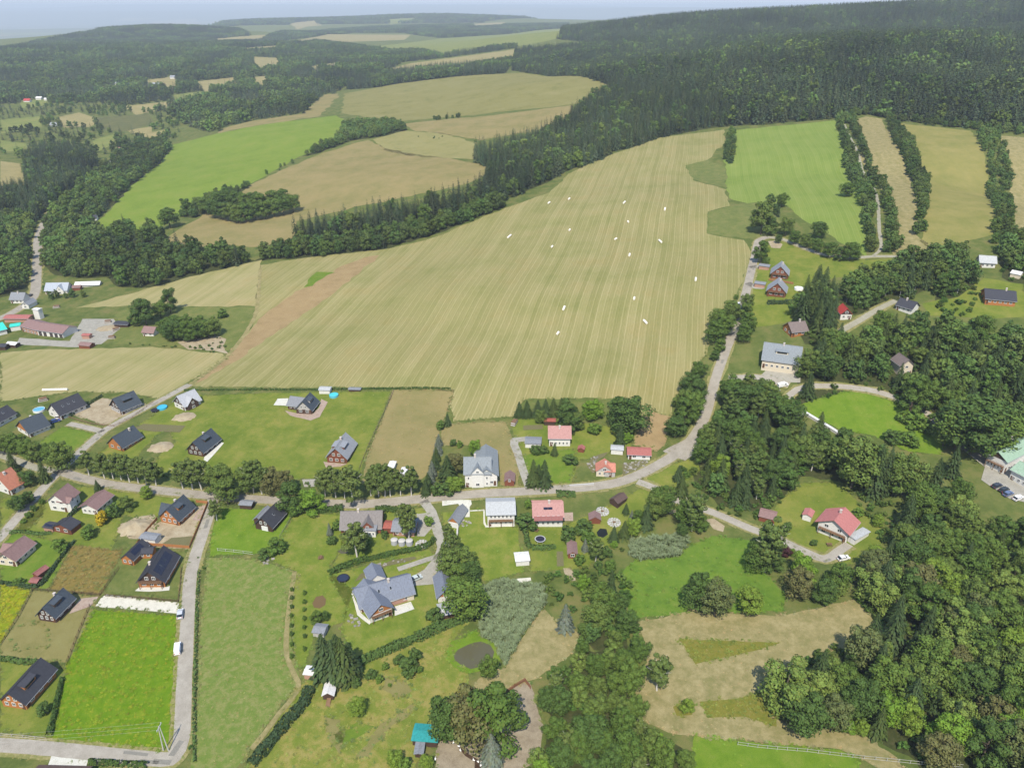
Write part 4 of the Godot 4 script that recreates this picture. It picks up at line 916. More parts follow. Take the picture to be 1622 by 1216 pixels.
	[32,"b",149.1,-172.5,13.7,1.15,"eighth $ from left, third row @"],
	[32,"b",147.3,-175.8,13.8,1.15,"seventh $ from left, third row @"],
	[32,"b",137.4,-133.7,11.5,1.09,"eleventh $ from left, front row @"],
	[32,"w",116.7,-185.4,13.1,1.18,"second $ from left, front row @"],
	[32,"s",150.1,-197.9,14.8,1,"seventh $ from left, third row @"],
	[32,"r",130.4,-188.7,13.6,1.24,"fourth $ from left, @"],
	[32,"b",133.9,-201.2,14.3,1.18,"second $ from left, fourth row @"],
	[40,"b",23.9,-136.6,8.1,1.21,"fifth $ from left, front row @"],
	[32,"l",130.2,-136.7,11.1,1.26,"eighth $ from left, @"],
	[32,"r",120.3,-194.1,13.3,1.08,"third $ from left, @"],
	[33,"s",84.9,-263.3,16.1,0.98,"second $ from left, second row @"],
	[40,"b",30.1,-156.0,9.2,0.99,"fifth $ from left, third row @"],
	[40,"b",34.6,-147.0,8.7,0.98,"tenth $ from left, second row @"],
	[40,"b",23.7,-148.2,8.7,1.23,"fifth $ from left, second row @"],
	[32,"s",127.0,-147.4,11.1,1.25,"seventh $ from left, front row @"],
	[40,"b",11.7,-141.8,8.1,1.16,"second $ from left, second row @"],
	[41,"b",26.7,-181.6,10.3,1.27,"first $ from left, @"],
	[32,"b",149.1,-193.1,13.7,1.08,"fifth $ from left, fourth row @"],
	[32,"s",138.3,-159.9,11.9,1.1,"eighth $ from left, front row @"],
	[33,"s",82.1,-249.5,14.7,1.16,"third $ from left, front row @"],
	[32,"w",119.0,-140.4,10.3,1.29,"eighth $ from left, front row @"],
	[32,"s",140.3,-218.7,14.5,1.27,"fifth $ from left, third row @"],
	[40,"i",34.3,-141.2,8.1,1.24,"fifth $ from left, @"],
	[32,"s",127.4,-203.4,13.2,1.03,"third $ from left, third row @"],
	[32,"b",149.1,-226.4,14.8,1.07,"second $ from left, fifth row @"],
	[32,"r",143.6,-176.7,12.5,1.3,"eighth $ from left, @"],
	[33,"s",118.7,-267.3,16,1.01,"ninth $ from left, second row @"],
	[32,"l",136.3,-192.7,12.9,1.2,"third $ from left, @"],
	[32,"b",143.9,-156.2,11.6,1.26,"ninth $ from left, third row @"],
	[32,"b",157.7,-216.8,14.5,0.98,"sixth $ from left, fifth row @"],
	[33,"s",137.9,-257.7,15.8,1.12,"eleventh $ from left, front row @"],
	[32,"b",94.1,-153.7,9.7,1.22,"first $ from left, second row @"],
	[32,"l",145.6,-163.7,11.8,1.17,"seventh $ from left, @"],
	[32,"b",92.6,-146.4,9.3,1.13,"first $ from left, front row @"],
	[32,"w",125.3,-191.9,12.3,1.09,"first $ from left, second row @"],
	[32,"b",135.8,-209.4,13.4,0.99,"first $ from left, fifth row @"],
	[33,"s",90.7,-246.7,14,1.27,"fifth $ from left, front row @"],
	[33,"s",109.4,-261.4,15.1,1.1,"eighth $ from left, front row @"],
	[33,"s",86.1,-240.8,13.6,1.06,"fourth $ from left, front row @"],
	[32,"b",154.7,-202.5,13.5,1.07,"sixth $ from left, fourth row @"],
	[33,"s",128.0,-273.9,16,1.22,"tenth $ from left, second row @"],
	[32,"l",123.1,-159.2,10.6,1.08,"fourth $ from left, @"],
	[32,"b",122.1,-150.2,10.2,1.28,"seventh $ from left, second row @"],
	[40,"w",6.9,-132.9,7,1.01,"first $ from left, @"],
	[33,"s",85.3,-271.0,15,0.99,"first $ from left, second row @"],
	[32,"s",115.4,-145.9,9.7,1.11,"fifth $ from left, front row @"],
	[32,"b",140.2,-138.5,10.3,1.21,"tenth $ from left, front row @"],
	[33,"s",134.8,-252.6,14.9,1.18,"tenth $ from left, front row @"],
	[40,"b",9.7,-151.4,7.9,1.03,"first $ from left, second row @"],
	[40,"b",20.7,-144.9,7.6,1.1,"fourth $ from left, second row @"],
	[32,"w",107.4,-162.3,10.1,0.98,"third $ from left, front row @"],
	[32,"b",139.0,-149.5,10.6,1.29,"eleventh $ from left, second row @"],
	[32,"b",152.8,-162.7,11.4,1.22,"eleventh $ from left, third row @"],
	[40,"w",19.1,-152.6,7.8,1.01,"third $ from left, @"],
	[32,"b",132.3,-150.8,10.2,1.27,"tenth $ from left, second row @"],
	[40,"b",24.6,-162.9,8.3,0.98,"second $ from left, third row @"],
	[32,"b",149.5,-204.9,12.8,1.19,"fifth $ from left, fifth row @"],
	[36,"s",153.7,-365.3,20,1.26,"third $ from left, front row @"],
	[32,"s",137.1,-195.5,12,1.3,"sixth $ from left, third row @"],
	[35,"s",189.4,-292.9,17.6,1.24,"second $ from left, front row @"],
	[36,"s",148.1,-359.6,19.6,1.07,"second $ from left, front row @"],
	[32,"w",167.0,-187.6,12.6,1.09,"eleventh $ from left, front row @"],
	[32,"s",120.1,-166.0,10.3,1,"fifth $ from left, second row @"],
	[40,"b",31.2,-146.9,7.5,1.09,"ninth $ from left, second row @"],
	[40,"l",7.9,-130.2,6.5,1.28,"first $ from left, @"],
	[33,"s",111.1,-254.2,13.8,1.24,"ninth $ from left, front row @"],
	[40,"b",32.9,-163.1,8.3,1.12,"sixth $ from left, third row @"],
	[40,"b",18.9,-156.9,7.8,1.25,"first $ from left, third row @"],
	[36,"s",157.6,-351.5,19,0.98,"twelfth $ from left, front row @"],
	[36,"s",153.2,-374.3,19.9,1.08,"second $ from left, second row @"],
	[34,"b",118.9,-282.1,15,1.16,"eighth $ from left, @"],
	[33,"i",91.1,-265.4,13.7,1.03,"second $ from left, @"],
	[35,"s",157.1,-321.0,17.4,1.23,"third $ from left, third row @"],
	[32,"b",146.1,-214.3,12.6,1.17,"third $ from left, fifth row @"],
	[36,"s",158.6,-369.7,19.6,1.15,"seventh $ from left, second row @"],
	[32,"b",119.5,-135.1,8.7,0.99,"fourth $ from left, front row @"],
	[35,"s",146.9,-317.2,16.9,1.02,"first $ from left, second row @"],
	[33,"b",134.5,-264.8,14.3,1.05,"fourteenth $ from left, @"],
	[32,"l",140.4,-186.9,11.3,1.19,"sixth $ from left, @"],
	[32,"w",90.9,-159.0,8.8,1.16,"first $ from left, front row @"],
	[36,"s",162.2,-376.1,19.5,1.07,"eighth $ from left, second row @"],
	[32,"b",156.3,-168.8,10.9,1.05,"tenth $ from left, third row @"],
	[33,"b",117.9,-262.4,13.6,1.11,"tenth $ from left, @"],
	[33,"b",131.5,-257.3,13.7,1.06,"thirteenth $ from left, @"],
	[40,"b",23.6,-142.8,6.9,1.13,"sixth $ from left, second row @"],
	[35,"b",186.5,-278.1,15.8,1.18,"eighth $ from left, @"],
	[36,"s",152.3,-350.7,17.9,1.16,"sixth $ from left, front row @"],
	[33,"b",95.5,-275.0,13.6,1.27,"fourth $ from left, @"],
	[36,"s",161.6,-380.7,19.3,1,"fifth $ from left, second row @"],
	[32,"r",134.6,-173.5,10.2,1.2,"seventh $ from left, @"],
	[35,"s",198.6,-277.9,15.9,1.23,"fifth $ from left, front row @"],
	[32,"s",149.6,-166.2,10.4,1.13,"ninth $ from left, second row @"],
	[34,"i",108.4,-292.8,14.4,1.2,"third $ from left, @"],
	[34,"i",96.1,-294.3,14.3,1.15,"first $ from left, @"],
	[32,"b",172.5,-202.7,12.2,1.06,"tenth $ from left, fourth row @"],
	[36,"s",161.1,-355.1,17.9,1.01,"thirteenth $ from left, front row @"],
	[40,"b",45,-131.9,6.4,1.18,"tenth $ from left, front row @"],
	[35,"s",183.5,-304.0,16.3,1.25,"fourth $ from left, second row @"],
	[32,"b",96.1,-154.1,8.3,1.14,"second $ from left, second row @"],
	[33,"b",138.9,-250.9,13.1,1.01,"fifteenth $ from left, @"],
	[41,"b",31.6,-173.3,8,0.99,"second $ from left, @"],
	[36,"s",161.9,-384.6,19,1.2,"fourth $ from left, second row @"],
	[35,"s",198.7,-291.5,16.1,0.99,"third $ from left, front row @"],
	[33,"i",90.4,-252.6,12.2,1.26,"third $ from left, @"],
	[35,"s",219.2,-311.6,17.3,1.26,"ninth $ from left, second row @"],
	[36,"s",155.7,-347.6,17.3,1.17,"eleventh $ from left, front row @"],
	[35,"s",199.0,-326.3,17.4,1.14,"ninth $ from left, fourth row @"],
	[35,"s",207.6,-301.7,16.6,1,"eighth $ from left, second row @"],
	[33,"b",113.8,-260.1,12.8,1.12,"ninth $ from left, @"],
	[32,"b",168.2,-196.0,11.6,1.09,"ninth $ from left, fourth row @"],
	[33,"b",77.9,-264.5,12.4,1,"first $ from left, @"],
	[34,"b",114.1,-298.9,14.4,1.15,"fifth $ from left, @"],
	[34,"b",100.8,-300.2,14.2,1.3,"third $ from left, @"],
	[36,"s",157.7,-377.0,18.3,1.25,"third $ from left, second row @"],
	[32,"w",162.0,-224.6,12.4,1.16,"sixth $ from left, second row @"],
	[35,"s",156.3,-333.2,16.5,1.03,"first $ from left, fourth row @"],
	[32,"b",144.2,-206.7,11.3,1.24,"fourth $ from left, fifth row @"],
	[33,"s",89.1,-238.9,11.4,1.08,"sixth $ from left, front row @"],
	[33,"i",123.8,-269.7,13.3,1.06,"ninth $ from left, @"],
	[34,"b",116.8,-287.5,13.8,1.19,"seventh $ from left, @"],
	[36,"s",153.4,-354.3,17.2,1.14,"fifth $ from left, front row @"],
	[36,"s",158.6,-364.3,17.7,1.01,"seventh $ from left, front row @"],
	[33,"i",94.8,-243.1,11.6,1.13,"eighth $ from left, @"],
	[40,"b",26.9,-164.1,7.4,0.99,"fourth $ from left, third row @"],
	[33,"s",101.9,-277.1,13.1,1.28,"fifth $ from left, second row @"],
	[32,"b",100.2,-162.0,8.4,1,"first $ from left, third row @"],
	[32,"b",139.3,-167.2,9.6,1.06,"sixth $ from left, third row @"],
	[33,"l",83.5,-255.6,11.9,0.99,"first $ from left, @"],
	[32,"b",142.8,-193.9,10.6,1.2,"fourth $ from left, fourth row @"],
	[32,"r",122.0,-200.6,10.3,1.28,"second $ from left, @"],
	[35,"s",142.4,-321.4,15.4,1.22,"first $ from left, third row @"],
	[40,"b",24.8,-156.4,6.9,1.19,"third $ from left, third row @"],
	[32,"b",133.7,-167.2,9.3,0.99,"third $ from left, third row @"],
	[36,"s",166.7,-384.7,18.2,1.16,"tenth $ from left, second row @"],
	[34,"b",114.2,-292.4,13.6,1.04,"sixth $ from left, @"],
	[36,"s",164.5,-380.4,17.9,1.07,"ninth $ from left, second row @"],
	[35,"s",212.0,-314.6,16.4,1.28,"seventh $ from left, second row @"],
	[33,"b",111.6,-270.3,12.6,1.07,"seventh $ from left, @"],
	[32,"s",114.9,-190.2,9.6,1.06,"first $ from left, third row @"],
	[32,"b",160.8,-202.6,11.2,1.11,"eighth $ from left, fourth row @"],
	[34,"b",109.0,-299.1,13.7,1.14,"fourth $ from left, @"],
	[33,"b",124.3,-258.3,12.3,1.11,"twelfth $ from left, @"],
	[32,"s",141.9,-167.2,9.4,1.24,"eighth $ from left, second row @"],
	[35,"s",145.6,-325.0,15.2,1.26,"second $ from left, third row @"],
	[35,"b",137.3,-317.7,14.7,1.14,"first $ from left, @"],
	[42,"s",133.4,-303.8,14.1,1.17,"first $ from left, @"],
	[34,"b",97.5,-303.2,13.5,1.19,"first $ from left, @"],
	[33,"i",120.6,-257.8,12.1,1.23,"tenth $ from left, @"],
	[33,"s",106.8,-277.2,12.6,1.29,"sixth $ from left, second row @"],
	[32,"w",160.2,-185.9,10.4,1.19,"tenth $ from left, front row @"],
	[36,"s",160.7,-364.3,16.9,1.26,"ninth $ from left, front row @"],
	[35,"b",153.4,-328.3,15.3,1.25,"fourth $ from left, @"],
	[32,"w",157.7,-188.3,10.4,1.29,"ninth $ from left, second row @"],
	[33,"b",99.8,-269.6,12.1,1.02,"fifth $ from left, @"],
	[40,"b",33.7,-166.1,7.1,1.09,"seventh $ from left, third row @"],
	[33,"b",82.0,-274.1,12.1,1.14,"second $ from left, @"],
	[34,"b",100.5,-305.3,13.5,1.29,"second $ from left, @"],
	[40,"i",25.4,-164.9,7,1.28,"third $ from left, @"],
	[32,"w",108.9,-133.4,7.2,1.26,"sixth $ from left, front row @"],
	[32,"b",170.4,-212.9,11.4,1.26,"seventh $ from left, fifth row @"],
	[32,"s",148.6,-185.8,10,1.19,"eighth $ from left, third row @"],
	[33,"b",102.8,-250.5,11.3,1.08,"sixth $ from left, @"],
	[35,"b",151.4,-330.6,15.2,1.13,"third $ from left, @"],
	[35,"b",144.4,-314.1,14.4,1.26,"second $ from left, @"],
	[32,"b",173.1,-199.1,11,1.16,"eleventh $ from left, fourth row @"],
	[33,"b",108.0,-254.9,11.5,1.28,"eighth $ from left, @"],
	[40,"b",28.6,-150.8,6.4,1.01,"seventh $ from left, second row @"],
	[35,"s",209.1,-289.8,14.8,1.05,"sixth $ from left, front row @"],
	[36,"s",164.6,-388.9,17.5,1.17,"sixth $ from left, second row @"],
	[32,"s",131.2,-182.0,9.2,1.11,"seventh $ from left, second row @"],
	[35,"s",184.1,-338.9,15.8,1.12,"fourth $ from left, fourth row @"],
	[34,"i",107.9,-308.4,13.4,1.27,"second $ from left, @"],
	[33,"b",126.1,-267.9,12.1,1.15,"eleventh $ from left, @"],
	[32,"s",166.4,-206.7,10.8,1.24,"ninth $ from left, third row @"],
	[32,"b",141.9,-203.5,10.1,1.12,"third $ from left, fourth row @"],
	[33,"s",129.1,-260.5,11.8,1.02,"eleventh $ from left, second row @"],
	[35,"s",206.1,-315.9,15.3,1.01,"eighth $ from left, third row @"],
	[35,"b",161.6,-324.3,14.7,1.15,"fifth $ from left, @"],
	[35,"b",188.9,-286.2,13.9,1.12,"seventh $ from left, @"],
	[35,"b",180.2,-341.9,15.6,1.13,"sixth $ from left, @"],
	[40,"l",39.1,-138.0,5.8,1.06,"second $ from left, @"],
	[35,"s",222.4,-298.1,14.9,1.01,"eighth $ from left, front row @"],
	[35,"b",221.2,-330.5,15.9,1.04,"ninth $ from left, @"],
	[33,"b",89.3,-279.9,11.7,1.01,"third $ from left, @"],
	[36,"s",160.0,-361.1,15.8,1.29,"tenth $ from left, front row @"],
	[32,"b",177.0,-212.4,11,1.17,"eighth $ from left, fifth row @"],
	[33,"s",100.9,-244.6,10.4,1.03,"seventh $ from left, front row @"],
	[32,"w",120.2,-181.9,8.6,1.11,"fourth $ from left, front row @"],
	[36,"s",157.9,-358.6,15.4,1.2,"eighth $ from left, front row @"],
	[35,"s",221.4,-289.9,14.3,1.23,"tenth $ from left, front row @"],
	[40,"w",19.9,-165.4,6.5,1.03,"second $ from left, @"],
	[35,"s",174.1,-305.7,13.8,1.09,"third $ from left, second row @"],
	[35,"s",227.8,-297.9,14.6,1.06,"tenth $ from left, second row @"],
	[32,"w",116.4,-159.0,7.6,1.01,"fifth $ from left, front row @"],
	[36,"s",147.3,-363.8,15.2,1.04,"first $ from left, front row @"],
	[35,"s",242.1,-310.8,15.2,1.05,"eleventh $ from left, third row @"],
	[35,"s",223.6,-280.2,13.7,1.3,"eleventh $ from left, front row @"],
	[36,"s",153.3,-361.2,15,1.22,"fourth $ from left, front row @"],
	[33,"s",96.9,-267.6,10.8,1.28,"fourth $ from left, second row @"],
	[35,"s",233.2,-297.5,14.3,1.26,"eleventh $ from left, second row @"],
	[33,"s",77.0,-250.9,9.9,1,"first $ from left, front row @"],
	[33,"s",108.8,-283.7,11.4,1.19,"seventh $ from left, second row @"],
	[36,"s",167.4,-371.7,15,1.17,"twelfth $ from left, second row @"],
	[36,"s",152.0,-372.5,14.6,1.1,"first $ from left, second row @"],
	[35,"s",189.7,-340.4,14.1,1,"fifth $ from left, fourth row @"],
	[36,"s",169.1,-380.2,15,1.03,"eleventh $ from left, second row @"],
	[33,"s",139.3,-263.0,10.7,1.07,"twelfth $ from left, second row @"],
	[35,"s",179.2,-336.3,13.6,1.05,"third $ from left, fourth row @"],
	[33,"s",139.6,-255.1,10.3,1.24,"twelfth $ from left, front row @"],
	[33,"i",85.1,-279.9,10.4,1.23,"first $ from left, @"],
	[40,"w",31,-168.9,6,1.24,"fourth $ from left, @"],
	[35,"s",190.3,-315.2,12.6,1.02,"fifth $ from left, second row @"],
	[33,"s",91.5,-273.2,9.9,1.1,"third $ from left, second row @"],
	[32,"w",162.3,-191.5,8.6,1.03,"tenth $ from left, second row @"],
	[33,"i",93.3,-249.0,9.1,1.09,"sixth $ from left, @"],
	[37,"s",219.8,-384.1,15,0.98,"tenth $ from left, @"],
	[33,"s",80.2,-260.5,9.2,1.14,"second $ from left, front row @"],
	[37,"s",212.9,-388.1,14.9,1.18,"fifth $ from left, @"],
	[37,"s",209.2,-379.5,14.6,1.21,"sixth $ from left, @"],
	[35,"s",167.0,-333.7,12.5,1.28,"second $ from left, fourth row @"],
	[33,"i",98.8,-267.2,9.6,1.23,"seventh $ from left, @"],
	[35,"s",183.2,-296.2,11.6,1.24,"first $ from left, front row @"],
	[35,"s",170.3,-319.1,11.9,0.99,"fifth $ from left, third row @"],
	[33,"i",128.4,-267.7,9.8,1.23,"eleventh $ from left, @"],
	[33,"s",107.4,-266.5,9.4,0.98,"eighth $ from left, second row @"],
	[38,"i",233.1,-381.1,14.5,1.14,"first $ from left, @"],
	[33,"i",94.0,-264.2,9,1.06,"fourth $ from left, @"],
	[32,"w",154.1,-228.3,8.8,1.26,"fourth $ from left, second row @"],
	[35,"s",160.2,-314.6,11.3,1.13,"second $ from left, second row @"],
	[35,"s",212.5,-319.2,12.2,1.24,"ninth $ from left, third row @"],
	[32,"w",162.8,-210.5,8.3,1.04,"eighth $ from left, second row @"],
	[35,"s",201.8,-322.6,11.8,1.23,"seventh $ from left, third row @"],
	[37,"i",190.3,-395.1,13.6,1.14,"second $ from left, @"],
	[32,"w",133.6,-205.8,7.5,1.29,"second $ from left, second row @"],
	[32,"w",151.2,-215.4,8.1,1.27,"fifth $ from left, second row @"],
	[37,"s",189.7,-376.5,12.9,1.1,"first $ from left, @"],
	[37,"s",208.9,-388.7,13.5,1.25,"fourth $ from left, @"],
	[35,"s",236.6,-318.6,12.1,1.22,"tenth $ from left, third row @"],
	[35,"s",200.8,-292.2,10.7,1.01,"fourth $ from left, front row @"],
	[35,"s",218.2,-284.5,10.8,1.11,"ninth $ from left, front row @"],
	[35,"s",192.7,-326.0,11.4,1.14,"sixth $ from left, third row @"],
	[37,"s",200.8,-385.4,13,1.13,"second $ from left, @"],
	[38,"i",232.4,-375.1,13.1,1,"second $ from left, @"],
	[32,"w",132.8,-197.0,7,1.13,"third $ from left, second row @"],
	[35,"s",214.0,-298.6,10.7,1.27,"seventh $ from left, front row @"],
	[35,"s",198.3,-331.3,11.2,1.29,"seventh $ from left, fourth row @"],
	[37,"s",220.7,-404.3,13.4,1.13,"seventh $ from left, @"],
	[33,"i",100.9,-291.4,8.8,1.19,"fifth $ from left, @"],
	[32,"w",154.4,-182.2,6.8,1.1,"ninth $ from left, front row @"],
	[35,"s",200.3,-332.4,11,1.26,"eighth $ from left, fourth row @"],
	[35,"s",195.9,-302.1,10.2,1.18,"sixth $ from left, second row @"],
	[32,"w",164.4,-219.4,7.8,1.24,"seventh $ from left, second row @"],
	[35,"s",169.0,-320.3,10.2,1,"fourth $ from left, third row @"],
	[37,"i",196.6,-389.9,12.1,1.16,"fifth $ from left, @"],
	[37,"i",225.0,-391.9,12.5,1.24,"eleventh $ from left, @"],
	[35,"s",200.6,-342.0,11,1.15,"sixth $ from left, fourth row @"],
	[37,"i",198.2,-380.5,11.8,1.23,"seventh $ from left, @"],
	[37,"s",230.7,-404.5,12.8,1.02,"eleventh $ from left, @"],
	[35,"s",214.1,-335.9,10.9,1.11,"tenth $ from left, fourth row @"],
	[37,"i",246.2,-418.2,13.2,1.14,"thirteenth $ from left, @"],
	[37,"s",232.2,-395.2,12.4,1.27,"thirteenth $ from left, @"],
	[38,"i",243.1,-391.7,12.2,1.04,"third $ from left, @"],
	[37,"s",217.7,-388.8,11.8,1.27,"eighth $ from left, @"],
	[37,"i",209.0,-383.6,11.5,1.03,"ninth $ from left, @"],
	[37,"i",192.5,-393.0,11.3,1.23,"fourth $ from left, @"],
	[37,"i",204.2,-377.5,10.9,1.09,"eighth $ from left, @"],
	[37,"i",176.6,-376.9,10.5,1.16,"first $ from left, @"],
	[37,"s",225.2,-401.2,11.4,1.29,"ninth $ from left, @"],
	[37,"i",236.7,-416.4,11.7,1.2,"twelfth $ from left, @"],
	[37,"i",214.5,-383.3,10.2,1.23,"tenth $ from left, @"],
	[37,"s",224.8,-388.0,10.3,1.29,"twelfth $ from left, @"],
	[37,"s",215.0,-404.4,10.2,1.14,"third $ from left, @"],
	[37,"i",189.8,-390.2,9.4,1,"third $ from left, @"],
	[37,"i",252.1,-413.0,10.4,1.03,"fourteenth $ from left, @"],
	[37,"i",201.7,-393.0,9,1.02,"sixth $ from left, @"],
]
const WOOD_TREES := [
	[79.4,-246.1,10.3],
	[107.2,-247.6,10.7],
	[139.7,-180.1,9],
	[25,-177.0,7.1],
	[192.9,-299.6,14.1],
	[209.1,-328.8,15.3],
	[230.4,-316.2,15.4],
	[128.2,-198.0,9.3],
	[97.2,-289.4,12],
	[221.3,-278.1,13.9],
	[161.5,-215.6,10.5],
	[185.9,-331.6,14.8],
	[176.5,-207.9,10.6],
	[12.9,-160.5,6.2],
	[171.0,-332.4,14.4],
	[203.2,-326.5,14.8],
	[99.5,-258.1,10.6],
	[100.7,-283.5,11.5],
	[212.4,-326.3,14.9],
	[156.0,-207.5,9.8],
	[96.0,-257.4,10.4],
	[205.8,-277.1,13],
	[204.4,-306.5,13.8],
	[91.5,-258.8,10.3],
	[210.7,-324.8,14.5],
	[168.5,-314.3,13.3],
	[242.4,-316.0,14.8],
	[209.8,-298.2,13.5],
	[97.9,-279.8,10.9],
	[159.2,-374.8,15],
	[148.4,-367.6,14.5],
	[209.5,-311.5,13.7],
	[168.0,-326.1,13.3],
	[22.9,-178.2,6.5],
	[143.9,-185.7,8.4],
	[115.1,-266.9,10.4],
	[222.2,-303.5,13.4],
	[194.1,-296.6,12.6],
	[202.9,-278.1,12.2],
	[176.7,-301.1,12.4],
	[191.4,-281.9,12.1],
	[214.6,-305.6,13.2],
	[195.1,-308.6,12.7],
	[237.4,-307.7,13.4],
	[156.7,-221.9,9.3],
	[207.7,-283.4,12],
	[153.1,-193.2,8.4],
	[197.8,-341.8,13.5],
	[233.3,-324.7,13.6],
	[213.6,-280.5,12],
	[228.4,-295.7,12.7],
	[162.5,-369.6,13.7],
	[114.0,-306.7,11.1],
	[208.7,-339.4,13.3],
	[117.2,-274.1,9.9],
	[234.5,-310.3,13],
	[139.3,-206.1,8.3],
	[30,-181.3,6],
	[156.9,-312.7,11.3],
	[228.0,-375.8,13.9],
	[201.4,-286.2,11.1],
	[162.7,-199.8,8.1],
	[151.6,-208.6,8],
	[164.5,-200.6,8],
	[168.4,-214.0,8.4],
	[120.3,-293.2,9.8],
	[178.6,-328.8,11.5],
	[243.2,-386.2,14],
	[194.3,-315.8,11.4],
	[171.4,-326.1,11.3],
	[148.9,-324.2,10.9],
	[230.6,-302.7,11.6],
	[217.8,-319.1,11.8],
	[193.8,-381.7,13.1],
	[184.3,-389.5,13.2],
	[193.2,-377.8,12.9],
	[191.0,-309.3,11],
	[200.8,-299.7,10.9],
	[187.2,-372.8,12.6],
	[181.9,-370.2,12.3],
	[232.4,-328.7,11.9],
	[202.9,-314.3,11],
	[214.7,-394.7,13.1],
	[202.2,-383.0,12.6],
	[227.9,-389.5,13.1],
	[193.0,-387.2,12.5],
	[200.0,-396.0,12.8],
	[179.2,-373.8,12],
	[244.8,-410.3,13.8],
	[225.2,-311.3,11.1],
	[219.8,-335.4,11.5],
	[224.1,-412.1,13.4],
	[239.6,-314.9,11.3],
	[226.1,-405.0,13.2],
	[88.9,-286.5,8.4],
	[246.0,-406.6,13.2],
	[158.9,-336.9,10.2],
	[220.6,-324.7,10.6],
	[225.5,-307.6,10.3],
	[149.2,-335.1,9.9],
	[238.7,-400.4,12.5],
	[280.3,-419.3,13.5],
	[287.9,-407.6,13.3],
	[223.5,-374.7,11.6],
	[161.4,-330.8,9.8],
	[228.3,-285.9,9.8],
	[238.6,-413.6,12.7],
	[284.8,-401.2,13],
	[212.4,-289.0,9.5],
	[239.3,-325.3,10.6],
	[190.2,-320.4,9.6],
	[90.9,-290.8,7.7],
	[213.7,-295.0,9.2],
	[224.1,-325.2,9.9],
	[225.8,-323.0,9.9],
	[195.3,-282.8,8.6],
	[218.3,-409.6,11.6],
	[196.3,-335.9,9.6],
	[227.9,-408.7,11.5],
	[221.1,-395.0,11.1],
	[185.0,-379.9,10.3],
	[273.0,-399.1,11.8],
	[179.1,-386.1,10.3],
	[175.3,-337.9,9.1],
	[234.9,-409.6,11.2],
	[202.2,-397.8,10.6],
	[240.3,-408.8,11.1],
	[105.1,-290.4,7.2],
	[209.1,-395.8,10.3],
	[280.4,-392.8,11],
	[181.2,-375.3,9.5],
	[277.7,-415.7,11.3],
	[203.9,-385.7,9.8],
	[233.1,-397.8,10.2],
	[214.3,-399.6,9.9],
	[281.8,-413.1,10.9],
	[183.2,-324.6,8],
	[189.3,-386.3,9.2],
	[209.4,-403.0,9.7],
	[190.3,-332.6,8.2],
	[254.6,-417.1,10.3],
	[274.7,-408.7,10.1],
	[233.7,-407.7,9.5],
	[269.5,-371.0,9.2],
	[274.5,-396.4,9.7],
	[282.0,-405.6,9.9],
	[250.7,-407.3,9.5],
	[250.3,-420.8,9.6],
	[281.6,-397.8,9.4],
	[285.2,-414.8,9.6],
]
const TREE_WORDS := {"b": "leafy tree","i": "birch","s": "spruce","l": "light green tree","w": "pale willow","u": "shrub","p": "blue spruce","y": "yellow shrub","r": "brownish leafy tree","m": "dark red shrub"}
